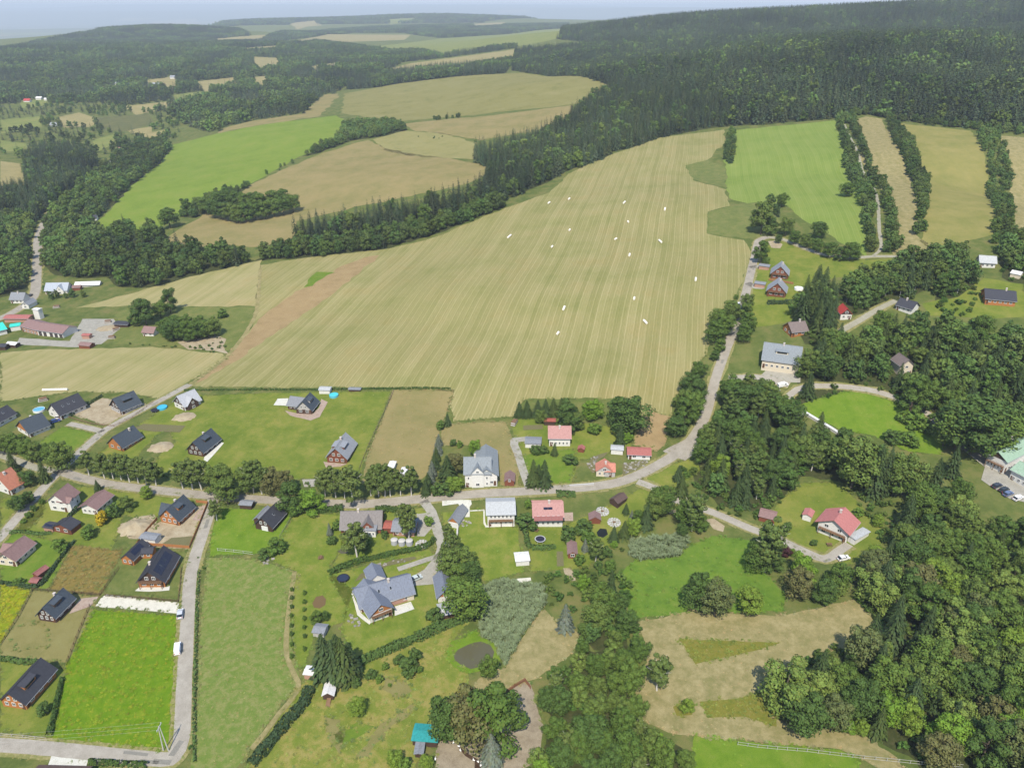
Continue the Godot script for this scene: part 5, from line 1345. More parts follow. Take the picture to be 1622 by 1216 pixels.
# woods: outline, spacing, share of spruce, kind of stand, heights
const WOODS := [
	[[-173.1,-585.2,-160.9,-569.7,-122.5,-573.7,-86.5,-588.0,-46.76,-599.4,-21.06,-616.6,-5.7,-623.3,36.47,-683.9,51.3,-714.6,81.5,-732.4,99.6,-775.5,141.2,-794.2,165.2,-832.1,202.2,-848.2,231.2,-849.2,249.4,-935.6,173.0,-1176.3,144.3,-1179.9,110.1,-1086.9,84.1,-1025.4,66.7,-954.1,27.27,-872.2,-7.5,-846.6,-39.04,-818.0,-35.89,-760.2,-19.61,-727.3,-28.13,-668.3,-49.21,-636.0,-91.4,-628.0,-146.6,-614.5,-174.0,-594.5],5.6,0.93,0,13,22,0],
	[[-191.5,-540.9,-153.4,-540.9,-101.4,-540.3,-82.5,-556.7,-50.7,-570.9,-26.2,-589.4,-5.56,-606.5,-10.85,-621.5,-46.66,-597.9,-86.3,-586.5,-122.2,-572.2,-160.1,-566.7,-186.4,-556.0],6.4,0.03,0,12,16,0],
	[[144.3,-1179.9,173.0,-1176.3,249.4,-935.6,231.2,-849.2,259.8,-839.6,337.4,-824.9,369.6,-833.5,384.9,-796.8,433.5,-746.3,481.9,-709.8,718.7,-1083.2,1105.7,-1666.5,300.3,-2128.9,99.8,-2214.8,6.88,-2249.2,1.27,-1645.5,45.7,-1555.3,109.4,-1320.2],6.8,0.93,1,13,25,0],
	[[1105.7,-1666.5,1603.3,-2416.5,1167.1,-2654.8,548.1,-2949.5,145.2,-3296.8,78.6,-2698.9,300.3,-2128.9],8.5,0.95,1,17,24,0],
	[[-340.7,-1648.3,-265.6,-1616.1,-135.7,-1575.4,-13.62,-1601.6,1.52,-1976.0,-169.5,-1980.3,-281.0,-1902.9,-348.1,-1786.4],6.5,0.85,1,15,21,0],
	[[335.4,-819.4,367.6,-828.3,381.5,-788.8,429.5,-738.5,466.5,-702.7,478.6,-723.1,442.4,-763.5,392.6,-814.6,377.5,-853.7,345.1,-846.0],6,0,0,7,10,1],
	[[334.9,-819.7,353.8,-822.6,301.2,-667.4,285.1,-588.6,249.1,-492.4,225.4,-427.2,217.7,-432.9,208.4,-429.6,219.6,-463.9,256.7,-570.6,274.8,-643.1],5.2,0,0,8,11,1],
	[[376.3,-800.0,377.9,-780.7,336.9,-646.5,322.3,-594.8,274.4,-502.0,246.7,-445.7,242.8,-448.6,267.1,-495.3,311.2,-600.8,335.3,-688.2],5.2,0,0,8,11,1],
	[[430.6,-738.3,438.1,-712.0,397.2,-612.3,319.6,-481.2,301.4,-444.2,302.9,-428.9,291.5,-408.9,280.2,-419.8,281.9,-433.1,308.8,-481.3,383.4,-619.8,402.1,-669.6],6,0,0,7,11,1],
	[[208.2,-768.3,231.1,-830.1,222.4,-781.0,193.3,-684.6,188.3,-686.5],5.5,0.1,0,7,11,1],
	[[166.8,-542.6,183.7,-551.6,182.0,-507.9,172.3,-478.2,155.3,-483.5,158.7,-508.7],6,0.3,0,6,10,0],
	[[158.3,-697.1,176.7,-703.9,186.6,-674.8,170.2,-609.1,155.3,-645.9],7,0.2,0,2.5,5,0],
	[[-530.4,-833.0,-634.9,-1016.6,-667.7,-1101.1,-637.3,-1128.0,-543.0,-1019.5,-470.2,-877.4,-487.4,-857.1,-470.4,-799.3,-455.2,-746.8,-438.4,-693.9,-466.2,-721.9,-520.5,-750.6,-558.3,-811.0],5.5,0.9,0,15,21,0],
	[[-460.9,-820.1,-514.2,-985.7,-559.8,-1108.2,-559.8,-1169.0,-507.5,-1150.6,-458.8,-1056.0,-417.2,-911.0,-391.6,-796.2,-391.3,-731.6,-377.7,-676.0,-357.8,-627.1,-350.2,-591.6,-387.9,-632.8,-426.0,-692.8,-437.2,-727.0],7.8,0.3,0,9,19,0],
	[[-420.4,-667.7,-431.1,-707.7,-366.4,-644.2,-331.9,-641.8,-294.0,-624.3,-278.9,-596.3,-254.0,-582.0,-192.3,-543.7,-190.5,-530.1,-216.8,-518.9,-245.9,-500.8,-272.5,-505.4,-297.9,-530.0,-320.6,-533.2,-340.9,-540.6,-360.7,-563.8,-380.3,-595.9],8.2,0.2,0,9,19,0],
	[[-510.8,-725.2,-458.4,-708.2,-426.4,-672.3,-403.0,-624.9,-369.7,-564.3,-343.7,-519.5,-342.6,-506.4,-354.6,-496.8,-361.7,-487.1],8,0.15,0,9,18,0],
	[[-333.2,-505.7,-302.4,-511.3,-290.8,-488.3,-314.5,-484.0],5.5,0.1,0,5,8,0],
	[[-302.5,-682.0,-312.5,-736.1,-295.8,-759.8,-262.4,-775.9,-257.7,-749.4,-278.6,-718.7,-282.0,-670.7],6,0,0,7,11,0],
	[[-226.5,-1048.0,-220.0,-1102.7,-164.8,-1085.7,-134.3,-1014.5,-134.4,-983.2,-165.3,-978.3,-194.4,-965.2,-227.4,-904.3,-240.2,-896.1,-231.3,-938.0,-215.1,-971.2],6.5,0,0,9,14,0],
	[[-260.7,-815.1,-243.7,-904.2,-236.7,-888.0,-253.5,-801.6],13,0.1,0,5,8,1],
	[[-115.1,-1108.9,-66.4,-1104.3,-64.2,-1066.1,-110.0,-1073.9],9,0.3,0,6,9,0],
	[[-757.3,-1048.8,-704.8,-1074.4,-639.5,-1021.6,-673.8,-1112.0,-645.8,-1144.2,-551.1,-1044.5,-569.0,-1189.9,-517.0,-1173.8,-495.6,-1151.6,-530.3,-1278.6,-682.6,-1517.8,-807.5,-1577.6,-939.2,-1590.5,-1086.4,-1548.0],17,0.35,1,9,16,0],
	[[-1096.9,-1564.1,-948.2,-1606.8,-815.3,-1593.9,-689.7,-1534.7,-528.4,-1287.3,-422.0,-1134.3,-375.2,-1148.0,-304.4,-1237.7,-330.9,-1429.1,-354.3,-1677.3,-307.6,-1884.6,-288.0,-2192.3,-395.6,-2332.1,-537.1,-2802.1,-830.2,-3296.0,-969.8,-3098.5,-1355.9,-2910.2,-1652.4,-2664.6,-1775.9,-2605.0],10,0.52,1,11,24,0],
	[[-1823.8,-2677.0,-1748.4,-2823.3,-2046.5,-3584.5,-1996.7,-3996.4,-8762.2,-20753.4,-2164.4,-5965.0,-1235.1,-3962.2,-958.6,-3100.5,-1355.9,-2910.2],13,0.8,2,15,21,0],
	[[-1108.0,-3545.0,-1394.6,-5570.4,-1040.3,-5490.7,-727.6,-5644.1,-48.83,-5892.0,429.8,-6414.1,311.7,-4918.2,-336.2,-3993.4,-597.6,-4620.4,-887.2,-4672.9,-1020.2,-3942.0],16,0.7,2,15,20,0],
	[[-830.2,-3296.0,-537.1,-2802.1,-395.6,-2332.1,-288.0,-2192.3,-191.5,-2250.1,7.5,-2458.2,1.94,-2550.9,-129.4,-2382.8,-194.8,-2290.9,-298.6,-2588.3,-380.2,-2603.0,-586.4,-3065.6,-848.0,-3586.8],12,0.6,2,15,20,0],
	[[-2196.2,-6117.7,-1196.8,-6388.9,-247.2,-6495.3,226.9,-7796.7,-854.5,-9461.5,-1749.2,-9337.6,-2756.0,-8567.6],32,0.7,2,22,30,0],
]
const THICKETS := [
	[[-24.37,-207.0,-11.11,-204.3,-10.89,-198.4,-11.33,-183.1,-15.44,-184.3,-18.52,-191.0],2.6,1,2.6],
	[[10.7,-204.8,33.04,-209.5,40.84,-201.8,35.42,-184.6,24.25,-184.8,12.32,-191.8],3.2,1,3],
	[[30.65,-187.5,40.48,-184.5,41.46,-177.7,35.74,-165.2,29.61,-178.1],2.6,1,3],
	[[6.36,-206.2,26.26,-208.0,41.27,-221.9,46.29,-225.0,40.78,-209.4,25.61,-200.5,10.97,-200.4],4.2,0.8,2.4],
	[[132.6,-249.4,140.4,-235.9,149.4,-235.1,132.6,-212.2,130.1,-219.1,131.4,-236.8],3,1,2.6],
	[[102.4,-242.9,115.2,-252.8,100.3,-235.9,91.4,-229.4,79.0,-236.1,71.0,-244.2,69.9,-250.8,79.9,-240.3],3,1,2.6],
	[[111.8,-189.6,115.7,-190.7,118.6,-175.4,116.3,-174.5],2.4,1,2.6],
	[[121.1,-202.1,127.9,-206.1,123.2,-185.8,122.3,-175.1,118.8,-174.8,117.6,-189.1],2.6,1,3],
	[[69.3,-261.1,78.1,-266.7,75.0,-251.4,68.4,-249.8],3,1,2.5],
	[[91.4,-168.8,111.8,-172.8,111.7,-170.3,91.1,-162.7,85.5,-162.6],2.6,1,2.4],
	[[-110.4,-210.6,-107.3,-210.6,-99.0,-181.9,-89.0,-152.7,-81.8,-130.0,-82.9,-130.0,-90.1,-152.7,-100.2,-181.9],3.4,0.5,1.1],
	[[-222.9,-399.0,-201.8,-396.6,-162.2,-381.6,-159.9,-390.1,-169.8,-408.6,-172.3,-395.1,-191.7,-389.7],3.4,0.6,1.6],
	[[-132.9,-970.9,-36.36,-888.1,-34.54,-877.0,-83.9,-943.8],9,1,2],
	[[116.2,-388.0,125.0,-393.4,120.4,-380.1,104.7,-351.5,101.0,-352.2],3.5,1,2.6],
	[[-148.8,-264.1,-119.8,-256.0,-79.2,-256.4,-63.4,-253.9,-32.95,-252.5,-32.82,-251.0,-62.9,-251.2,-118.9,-253.4,-147.4,-260.9],3.2,0.6,1.6],
]
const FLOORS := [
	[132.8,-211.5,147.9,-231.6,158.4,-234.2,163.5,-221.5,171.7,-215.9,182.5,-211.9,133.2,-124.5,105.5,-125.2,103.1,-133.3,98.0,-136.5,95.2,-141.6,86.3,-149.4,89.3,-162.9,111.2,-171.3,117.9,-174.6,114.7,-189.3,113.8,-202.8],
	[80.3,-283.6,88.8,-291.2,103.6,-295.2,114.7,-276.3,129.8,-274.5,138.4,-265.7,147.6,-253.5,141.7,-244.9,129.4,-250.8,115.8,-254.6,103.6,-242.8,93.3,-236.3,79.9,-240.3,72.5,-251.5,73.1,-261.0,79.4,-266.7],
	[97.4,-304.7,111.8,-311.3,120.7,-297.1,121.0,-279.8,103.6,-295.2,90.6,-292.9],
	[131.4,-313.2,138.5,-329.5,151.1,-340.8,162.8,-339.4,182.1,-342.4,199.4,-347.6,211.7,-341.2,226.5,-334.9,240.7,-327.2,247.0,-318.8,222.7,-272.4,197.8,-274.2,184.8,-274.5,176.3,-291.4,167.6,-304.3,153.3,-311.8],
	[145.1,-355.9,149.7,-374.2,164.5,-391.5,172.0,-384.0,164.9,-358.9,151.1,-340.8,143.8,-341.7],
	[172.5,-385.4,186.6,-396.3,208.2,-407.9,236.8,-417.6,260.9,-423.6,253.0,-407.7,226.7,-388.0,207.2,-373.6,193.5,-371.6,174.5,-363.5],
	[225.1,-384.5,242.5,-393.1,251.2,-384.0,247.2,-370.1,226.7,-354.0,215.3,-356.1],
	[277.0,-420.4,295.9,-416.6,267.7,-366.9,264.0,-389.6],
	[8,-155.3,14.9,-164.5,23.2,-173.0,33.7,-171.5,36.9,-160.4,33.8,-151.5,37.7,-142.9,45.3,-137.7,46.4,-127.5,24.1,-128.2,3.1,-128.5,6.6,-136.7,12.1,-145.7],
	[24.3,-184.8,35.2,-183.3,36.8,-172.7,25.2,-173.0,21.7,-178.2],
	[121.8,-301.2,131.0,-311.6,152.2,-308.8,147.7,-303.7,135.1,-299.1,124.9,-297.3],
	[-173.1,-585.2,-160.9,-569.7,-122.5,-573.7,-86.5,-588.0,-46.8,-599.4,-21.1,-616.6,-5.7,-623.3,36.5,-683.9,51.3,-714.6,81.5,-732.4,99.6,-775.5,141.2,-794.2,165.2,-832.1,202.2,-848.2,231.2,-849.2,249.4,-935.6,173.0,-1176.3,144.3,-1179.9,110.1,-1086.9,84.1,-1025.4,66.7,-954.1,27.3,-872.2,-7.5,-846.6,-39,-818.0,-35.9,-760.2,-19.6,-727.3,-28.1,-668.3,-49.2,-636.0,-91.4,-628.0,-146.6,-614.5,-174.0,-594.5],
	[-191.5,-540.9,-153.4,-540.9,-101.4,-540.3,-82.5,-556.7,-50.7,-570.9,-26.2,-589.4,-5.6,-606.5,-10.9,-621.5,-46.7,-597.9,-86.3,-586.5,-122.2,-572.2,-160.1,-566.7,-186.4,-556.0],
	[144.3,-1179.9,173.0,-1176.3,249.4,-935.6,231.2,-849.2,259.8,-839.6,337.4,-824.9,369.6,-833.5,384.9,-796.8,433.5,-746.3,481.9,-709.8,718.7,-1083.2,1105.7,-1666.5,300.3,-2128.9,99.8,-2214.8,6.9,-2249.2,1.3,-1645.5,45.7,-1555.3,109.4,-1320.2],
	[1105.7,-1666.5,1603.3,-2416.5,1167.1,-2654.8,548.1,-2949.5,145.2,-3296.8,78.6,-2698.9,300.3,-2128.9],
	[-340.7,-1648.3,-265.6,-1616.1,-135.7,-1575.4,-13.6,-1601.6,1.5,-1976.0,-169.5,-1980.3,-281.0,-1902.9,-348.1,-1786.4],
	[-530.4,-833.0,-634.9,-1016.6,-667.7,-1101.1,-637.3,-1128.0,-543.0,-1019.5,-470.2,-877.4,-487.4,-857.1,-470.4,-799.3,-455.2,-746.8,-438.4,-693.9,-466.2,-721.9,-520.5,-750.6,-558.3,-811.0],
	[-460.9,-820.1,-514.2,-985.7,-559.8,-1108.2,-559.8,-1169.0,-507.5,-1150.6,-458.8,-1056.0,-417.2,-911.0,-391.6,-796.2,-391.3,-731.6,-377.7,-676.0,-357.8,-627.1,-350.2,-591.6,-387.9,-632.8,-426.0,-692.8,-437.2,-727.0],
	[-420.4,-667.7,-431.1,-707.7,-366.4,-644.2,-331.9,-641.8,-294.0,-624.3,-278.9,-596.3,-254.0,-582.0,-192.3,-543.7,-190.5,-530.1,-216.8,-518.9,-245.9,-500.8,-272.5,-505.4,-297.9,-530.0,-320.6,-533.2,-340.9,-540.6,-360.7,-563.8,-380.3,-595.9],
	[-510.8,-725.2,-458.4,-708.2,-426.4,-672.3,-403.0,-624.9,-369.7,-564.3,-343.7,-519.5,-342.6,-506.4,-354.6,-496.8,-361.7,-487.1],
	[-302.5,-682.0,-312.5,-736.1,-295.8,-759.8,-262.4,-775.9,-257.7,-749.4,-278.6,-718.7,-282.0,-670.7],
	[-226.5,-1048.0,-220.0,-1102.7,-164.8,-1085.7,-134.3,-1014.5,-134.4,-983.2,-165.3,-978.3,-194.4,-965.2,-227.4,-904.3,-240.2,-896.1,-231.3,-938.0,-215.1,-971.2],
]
const UNDER := [[[132.8,-211.5,147.9,-231.6,158.4,-234.2,163.5,-221.5,171.7,-215.9,182.5,-211.9,133.2,-124.5,105.5,-125.2,103.1,-133.3,98.0,-136.5,95.2,-141.6,86.3,-149.4,89.3,-162.9,111.2,-171.3,117.9,-174.6,114.7,-189.3,113.8,-202.8],4.2,1.2,3],[[80.3,-283.6,88.8,-291.2,103.6,-295.2,114.7,-276.3,129.8,-274.5,138.4,-265.7,147.6,-253.5,141.7,-244.9,129.4,-250.8,115.8,-254.6,103.6,-242.8,93.3,-236.3,79.9,-240.3,72.5,-251.5,73.1,-261.0,79.4,-266.7],4.2,1.2,3],[[97.4,-304.7,111.8,-311.3,120.7,-297.1,121.0,-279.8,103.6,-295.2,90.6,-292.9],4.2,1.2,3],[[131.4,-313.2,138.5,-329.5,151.1,-340.8,162.8,-339.4,182.1,-342.4,199.4,-347.6,211.7,-341.2,226.5,-334.9,240.7,-327.2,247.0,-318.8,222.7,-272.4,197.8,-274.2,184.8,-274.5,176.3,-291.4,167.6,-304.3,153.3,-311.8],4.2,1.2,3],[[145.1,-355.9,149.7,-374.2,164.5,-391.5,172.0,-384.0,164.9,-358.9,151.1,-340.8,143.8,-341.7],4.2,1.2,3],[[172.5,-385.4,186.6,-396.3,208.2,-407.9,236.8,-417.6,260.9,-423.6,253.0,-407.7,226.7,-388.0,207.2,-373.6,193.5,-371.6,174.5,-363.5],4.2,1.2,3],[[225.1,-384.5,242.5,-393.1,251.2,-384.0,247.2,-370.1,226.7,-354.0,215.3,-356.1],4.2,1.2,3],[[277.0,-420.4,295.9,-416.6,267.7,-366.9,264.0,-389.6],4.2,1.2,3],[[8,-155.3,14.9,-164.5,23.2,-173.0,33.7,-171.5,36.9,-160.4,33.8,-151.5,37.7,-142.9,45.3,-137.7,46.4,-127.5,24.1,-128.2,3.1,-128.5,6.6,-136.7,12.1,-145.7],4.2,1.2,3],[[24.3,-184.8,35.2,-183.3,36.8,-172.7,25.2,-173.0,21.7,-178.2],4.2,1.2,3],[[121.8,-301.2,131.0,-311.6,152.2,-308.8,147.7,-303.7,135.1,-299.1,124.9,-297.3],4.2,1.2,3]]
const BALES := [
	[-1.88,-531.0,2.75,0,5,"first white wrapped bale row from the left on the big hayfield"],
	[29.44,-603.9,2.73,0,3,"second white wrapped bale row from the left on the big hayfield"],
	[26.96,-497.0,2.78,0,2,"third white wrapped bale row from the left on the big hayfield"],
	[24.34,-371.7,2.74,0,2,"fourth white wrapped bale row from the left on the big hayfield"],
	[28.95,-396.7,2.85,0,3,"fifth white wrapped bale row from the left on the big hayfield"],
	[45.84,-609.8,2.8,0,3,"sixth white wrapped bale row from the left on the big hayfield"],
	[40.87,-529.5,2.84,0,2,"seventh white wrapped bale row from the left on the big hayfield"],
	[69.8,-499.7,2.49,0,2,"eighth white wrapped bale row from the left on the big hayfield"],
	[85.4,-576.9,2.76,0,4,"ninth white wrapped bale row from the left on the big hayfield"],
	[82.3,-531.7,0.03,0,2,"tenth white wrapped bale row from the left on the big hayfield"],
	[74.6,-466.7,2.9,0,3,"eleventh white wrapped bale row from the left on the big hayfield"],
	[68.4,-400.8,2.9,0,2,"twelfth white wrapped bale row from the left on the big hayfield"],
	[71.0,-375.9,0.32,0,3,"thirteenth white wrapped bale row from the left on the big hayfield"],
	[97.4,-487.1,0.17,0,4,"fourteenth white wrapped bale row from the left on the big hayfield"],
	[111.0,-548.5,2.92,0,4,"fifteenth white wrapped bale row from the left on the big hayfield"],
	[106.3,-419.1,2.89,0,3,"sixteenth white wrapped bale row from the left on the big hayfield"],
	[332.7,-758.7,-0.3,0,6,"white wrapped bale row on the narrow stubble strip between hedges"],
	[-228.9,-338.3,1.59,0,10,"long row of pale bales at the edge of the lower hayfield"],
]
const CARS := [
	[-100.8,-168.9,-2.82,[0.75,0.75,0.75],"van","white van parked on the lane beside the flowering meadow"],
	[-105.6,-183.2,-2.84,[0.45,0.47,0.5],"car","silver car parked on the lane beside the white stone strip"],
	[-32.81,-202.6,2.16,[0.42,0.47,0.46],"car","silver green car parked at the blue grey villa"],
	[-211.8,-310.1,-3.06,[0.75,0.75,0.75],"car","white car in front of the charcoal roofed white house"],
	[-211.4,-306.1,2.23,[0.02,0.05,0.2],"car","blue car left of the white house gable"],
	[185.4,-241.9,1.96,[0.04,0.05,0.07],"car","dark car nearest the hotel entrance"],
	[186.7,-239.4,1.99,[0.03,0.04,0.05],"car","small dark car second in the hotel parking row"],
	[186.9,-237.0,1.96,[0.1,0.14,0.24],"car","blue grey car third in the hotel parking row"],
	[189.1,-234.4,1.99,[0.75,0.75,0.76],"car","white car at the near end of the hotel parking row"],
	[125.1,-312.7,1.78,[0.75,0.75,0.74],"van","white camper van parked above the guest house drive"],
	[120.7,-309.7,1.73,[0.06,0.07,0.09],"car","dark car parked beside the white camper van"],
	[115.2,-208.6,1.8,[0.75,0.75,0.75],"car","white car by the trees below the chalet drive"],
	[-333.5,-496.8,-2.95,[0.03,0.03,0.04],"car","dark car beside the grey roofed house by valley road"],
	[121.7,-384.4,2.63,[0.75,0.75,0.75],"car","white car driving up the road beside the hayfield"],
]
const HEDGES := [
	[[-67.2,-130.8,-64.6,-136.4,-60.8,-145.2,-58.4,-150.1,-58.0,-154.9],3.2,2.2,1,[0.04,0.07,0.03],"long dark hedge curving up the left side of lower meadow"],
	[[-46.1,-165.2,-36.8,-171.6,-29.7,-176.1,-21,-182.3,-14.4,-184.8],3,2.4,1,[0.07,0.12,0.03],"broad hedge along the lower edge of the villa lawn"],
	[[-63.0,-203.6,-58.7,-206.9,-54.3,-209.8,-42.4,-214.7,-34.2,-217.4,-30.2,-219.6,-28.5,-222.7],2,1.9,1,[0.05,0.09,0.02],"curved clipped hedge between farmhouse garden and villa"],
	[[-78.4,-237.0,-71.7,-237.4,-64.7,-238.3],2.6,2.2,1,[0.05,0.09,0.02],"clipped hedge on the road left of the long farmhouse"],
	[[-52.2,-238.1,-47.5,-238.3,-43.5,-237.8],2.2,2,1,[0.05,0.09,0.02],"clipped hedge behind the long farmhouse by the road"],
	[[136.8,-382.6,145.4,-381.2,153.9,-380.1],1.8,2.2,1,[0.04,0.07,0.03],"dark clipped hedge below the lower twin chalet"],
	[[-167.0,-233.1,-166.5,-236.6,-165.3,-240.2],1.4,1.5,1,[0.04,0.07,0.03],"hedge between the two brown mauve roofed houses"],
	[[17.4,-246.8,21.1,-247.0,24.9,-247.0],3,1.8,1,[0.07,0.12,0.03],"bright rounded hedge by the road above the pink house"],
	[[-158.0,-205.3,-158.0,-211.5,-157.9,-219.8],1,1.2,1,[0.04,0.07,0.03],"dark hedge line left of the brown grass plot"],
	[[-122.9,-138.4,-125.0,-144.9,-127.0,-150.3,-129.4,-157.2],1.3,1.4,1,[0.05,0.09,0.02],"hedge along the left side of the flowering meadow"],
	[[-151.7,-164.6,-148.6,-164.4,-145.2,-163.6,-139.7,-163.3],1.6,1.4,1,[0.07,0.12,0.03],"flowery hedge above the lower left log house"],
	[[-171.6,-197.7,-164.9,-196.5,-157.9,-195.7,-157.6,-201.2,-157.8,-206.2],1.2,1.4,1,[0.04,0.07,0.03],"hedge round the lower left garden corner"],
	[[-107.2,-203.8,-102.7,-189.7,-97.7,-175.5,-94.1,-165.1,-87.2,-145.6,-81.9,-131.7],0.9,0.9,0.55,[0.07,0.12,0.03],"thin weedy hedge along the right side of the new lane"],
	[[-183.8,-223.8,-179.1,-224.5,-172.7,-223.2,-168.6,-224.0],1.4,1,1,[0.07,0.12,0.03],"low garden hedge below the small lawn at the left"],
	[[4.5,-229.4,5.2,-225.1,5.7,-220.6,7.3,-218.7,11.8,-218.6,15.6,-219.2],2,1.7,1,[0.07,0.12,0.03],"bright hedge round the trampoline lawn"],
	[[-163.1,-335.8,-145.5,-334.4,-127.9,-333.0],1,0.9,0.7,[0.05,0.09,0.02],"low hedge along the top of the village lawn"],
	[[-127.9,-333.1,-96.4,-330.3,-57.8,-327.5,-42.4,-325.7,-29.5,-323.3],1,0.9,0.7,[0.05,0.09,0.02],"low hedge line between the village lawn and hayfield"],
	[[-108.5,-130.7,-101.7,-130.5,-93.3,-130.2],1.6,1.2,1,[0.05,0.09,0.02],"clipped hedge below the lane at the bottom left"],
	[[-56.0,-210.0,-57.9,-208.3,-59.8,-206.9],1.2,1,1,[0.05,0.09,0.02],"short hedge end beside the villa flower bed"],
	[[-201.9,-331.5,-204.5,-321.9,-207.3,-310.8],0.9,1.3,1,[0.04,0.07,0.03],"dark thuja hedge along the bare gravel plot"],
]
const FENCES := [
	[[-122.1,-241.9,-117.3,-241.1,-115.9,-227.5,-114.9,-215.5,-124.5,-216.5,-134.4,-217.5,-134.1,-224.6,-133.0,-231.7],1.4,7,[0.4,0.18,0.07],"orange plank fence round the sandy plot of the log house",0.15],
	[[-57.1,-325.3,-59.4,-302.8,-61.2,-283.1,-62.7,-261.4],1.2,3,[0.16,0.13,0.1],"thin post fence along the right side of village lawn",0.06],
	[[-159.0,-194.4,-147.8,-193.2,-135.5,-191.9,-135.3,-198.8,-135.3,-205.4],1.2,3,[0.13,0.08,0.05],"brown fence below the tall brown grass plot",0.1],
	[[-133.4,-191.6,-121.2,-190.4,-108.6,-189.0,-111.1,-197.3,-113.9,-205.4],1.1,3,[0.13,0.08,0.05],"dark fence round the solar house garden",0.1],
	[[-136.3,-187.0,-134.0,-175.7,-131.1,-162.6],1.2,3,[0.12,0.07,0.04],"dark fence between pale lawn and flowering meadow",0.08],
	[[-158.9,-194.1,-156.4,-182.0,-155.1,-170.3],1.1,3,[0.14,0.1,0.06],"fence between the yellow plot and pale lawn",0.06],
	[[-135.8,-138.5,-129.5,-138.0,-122.8,-137.2],1.1,2,[0.45,0.42,0.38],"pale post fence along the bottom left lane",0.08],
	[[-104.6,-214.6,-98.6,-213.9,-91.6,-212.8],1.1,2,[0.5,0.5,0.48],"white rail fence across the top of the mown field",0.08],
	[[-2,-156.3,0.8,-158.9,3.8,-161.1,5.5,-158.1],1.6,5,[0.22,0.09,0.05],"red brown board fence behind the bare yard",0.14],
	[[60.3,-138.3,65.3,-137.3,77.7,-135.6,91.4,-132.8,104.9,-130.3,114.6,-129.1],1.2,2,[0.42,0.42,0.38],"long weathered rail fence across the lower right meadow",0.1],
	[[-82.9,-235.1,-83.8,-228.1,-84.7,-221.8],1.1,3,[0.3,0.27,0.2],"short fence between two lawns below the black cottage",0.08],
	[[-207.3,-310.2,-194.2,-304.3,-182.1,-301.5],1,3,[0.25,0.15,0.1],"wooden fence along the front of the gravel plot",0.1],
	[[-182.1,-301.5,-177.1,-309.5,-173.5,-324.3],1,3,[0.25,0.15,0.1],"wooden fence along the lane beside the gravel plot",0.1],
	[[145.4,-410.0,151.5,-406.4,156.7,-402.3],1.4,6,[0.36,0.16,0.08],"orange board fence between the twin chalets",0.16],
]
const TANKS := [
	[-42.72,-220.6,"left one of the three grey water tanks"],
	[-39.95,-220.2,"middle one of the three grey water tanks"],
	[-37.23,-220.3,"right one of the three grey water tanks"],
]
const TRAMPOLINES := [
	["trampoline",-57.5,-201.4,2.1,[0.02,0.03,0.06],[0.02,0.02,0.03],"dark blue trampoline on the villa lawn","trampoline"],
	["trampoline",10.28,-222.8,2,[0.02,0.02,0.04],[0.35,0.36,0.36],"black trampoline with pale rim below the pink roofed house","trampoline"],
	["trampoline",-168.8,-315.1,2,[0.02,0.02,0.03],[0.03,0.03,0.04],"black trampoline beside the blue pool near crossed roofs","trampoline"],
	["garden_pool",-225.0,-317.0,2.6,[0.1,0.32,0.45],[0.6,0.62,0.62],"round garden pool with white rim left of charcoal house","pool"],
	["garden_pool",-166.4,-317.5,2.3,[0.04,0.35,0.5],[0.05,0.35,0.5],"bright blue round pool on the village lawn","pool"],
	["garden_pool",-85.7,-323.6,2.2,[0.06,0.45,0.5],[0.1,0.4,0.5],"turquoise round pool beside the dormer house","pool"],
	["garden_pool",157.7,-396.0,2.4,[0.7,0.7,0.7],[0.75,0.75,0.75],"round white dome beside the lower twin chalet","pool"],  # stands for a white dome, built with the pool parts
	["trampoline",234.2,-380.6,2,[0.05,0.25,0.45],[0.05,0.3,0.5],"blue trampoline on the lawn left of the orange house","trampoline"],
]
const CIRCLES := [
	[-32.69,-220.3,2.2,"round stone fire pit beside the water tanks"],
	[34.66,-238.3,2.3,"stone circle on the lawn left of the barn"],
	[38.49,-232.5,2.3,"stone circle below the barn near the spruces"],
]
const HEAPS := [
	[-139.3,-227.3,6.5,2.6,"large sand heap left of the fenced log house"],
	[-152.1,-307.7,5.5,1.2,"low sand heap below the crossed roof house"],
	[-152.3,-281.7,5.5,1.6,"spoil heap right of the log house plot"],
	[-246.2,-428.0,7,1.2,"gravel heap in the works yard"],
]
const GEESE := [
	[-20.2,-134.9,"first white goose from the left beside the brown ditch"],
	[-15.75,-140.0,"second white goose from the left beside the brown ditch"],
	[-14.18,-138.8,"third white goose from the left beside the brown ditch"],
	[-13.84,-137.7,"fourth white goose from the left beside the brown ditch"],
	[-10.19,-134.8,"fifth white goose from the left beside the brown ditch"],
	[-8.83,-134.2,"sixth white goose from the left beside the brown ditch"],
	[-8.21,-133.1,"seventh white goose from the left beside the brown ditch"],
	[-7.94,-133.9,"eighth white goose from the left beside the brown ditch"],
	[-6.76,-133.4,"ninth white goose from the left beside the brown ditch"],
]
const PICNIC := [
	[-67.4,-211.7,"wooden picnic table on the lawn left of the villa"],
	[113.1,-216.2,"wooden picnic table in front of the pink chalet"],
	[8.96,-227.6,"wooden picnic table below the pink roofed house"],
]
const POLE := [-90.5, -134.7]
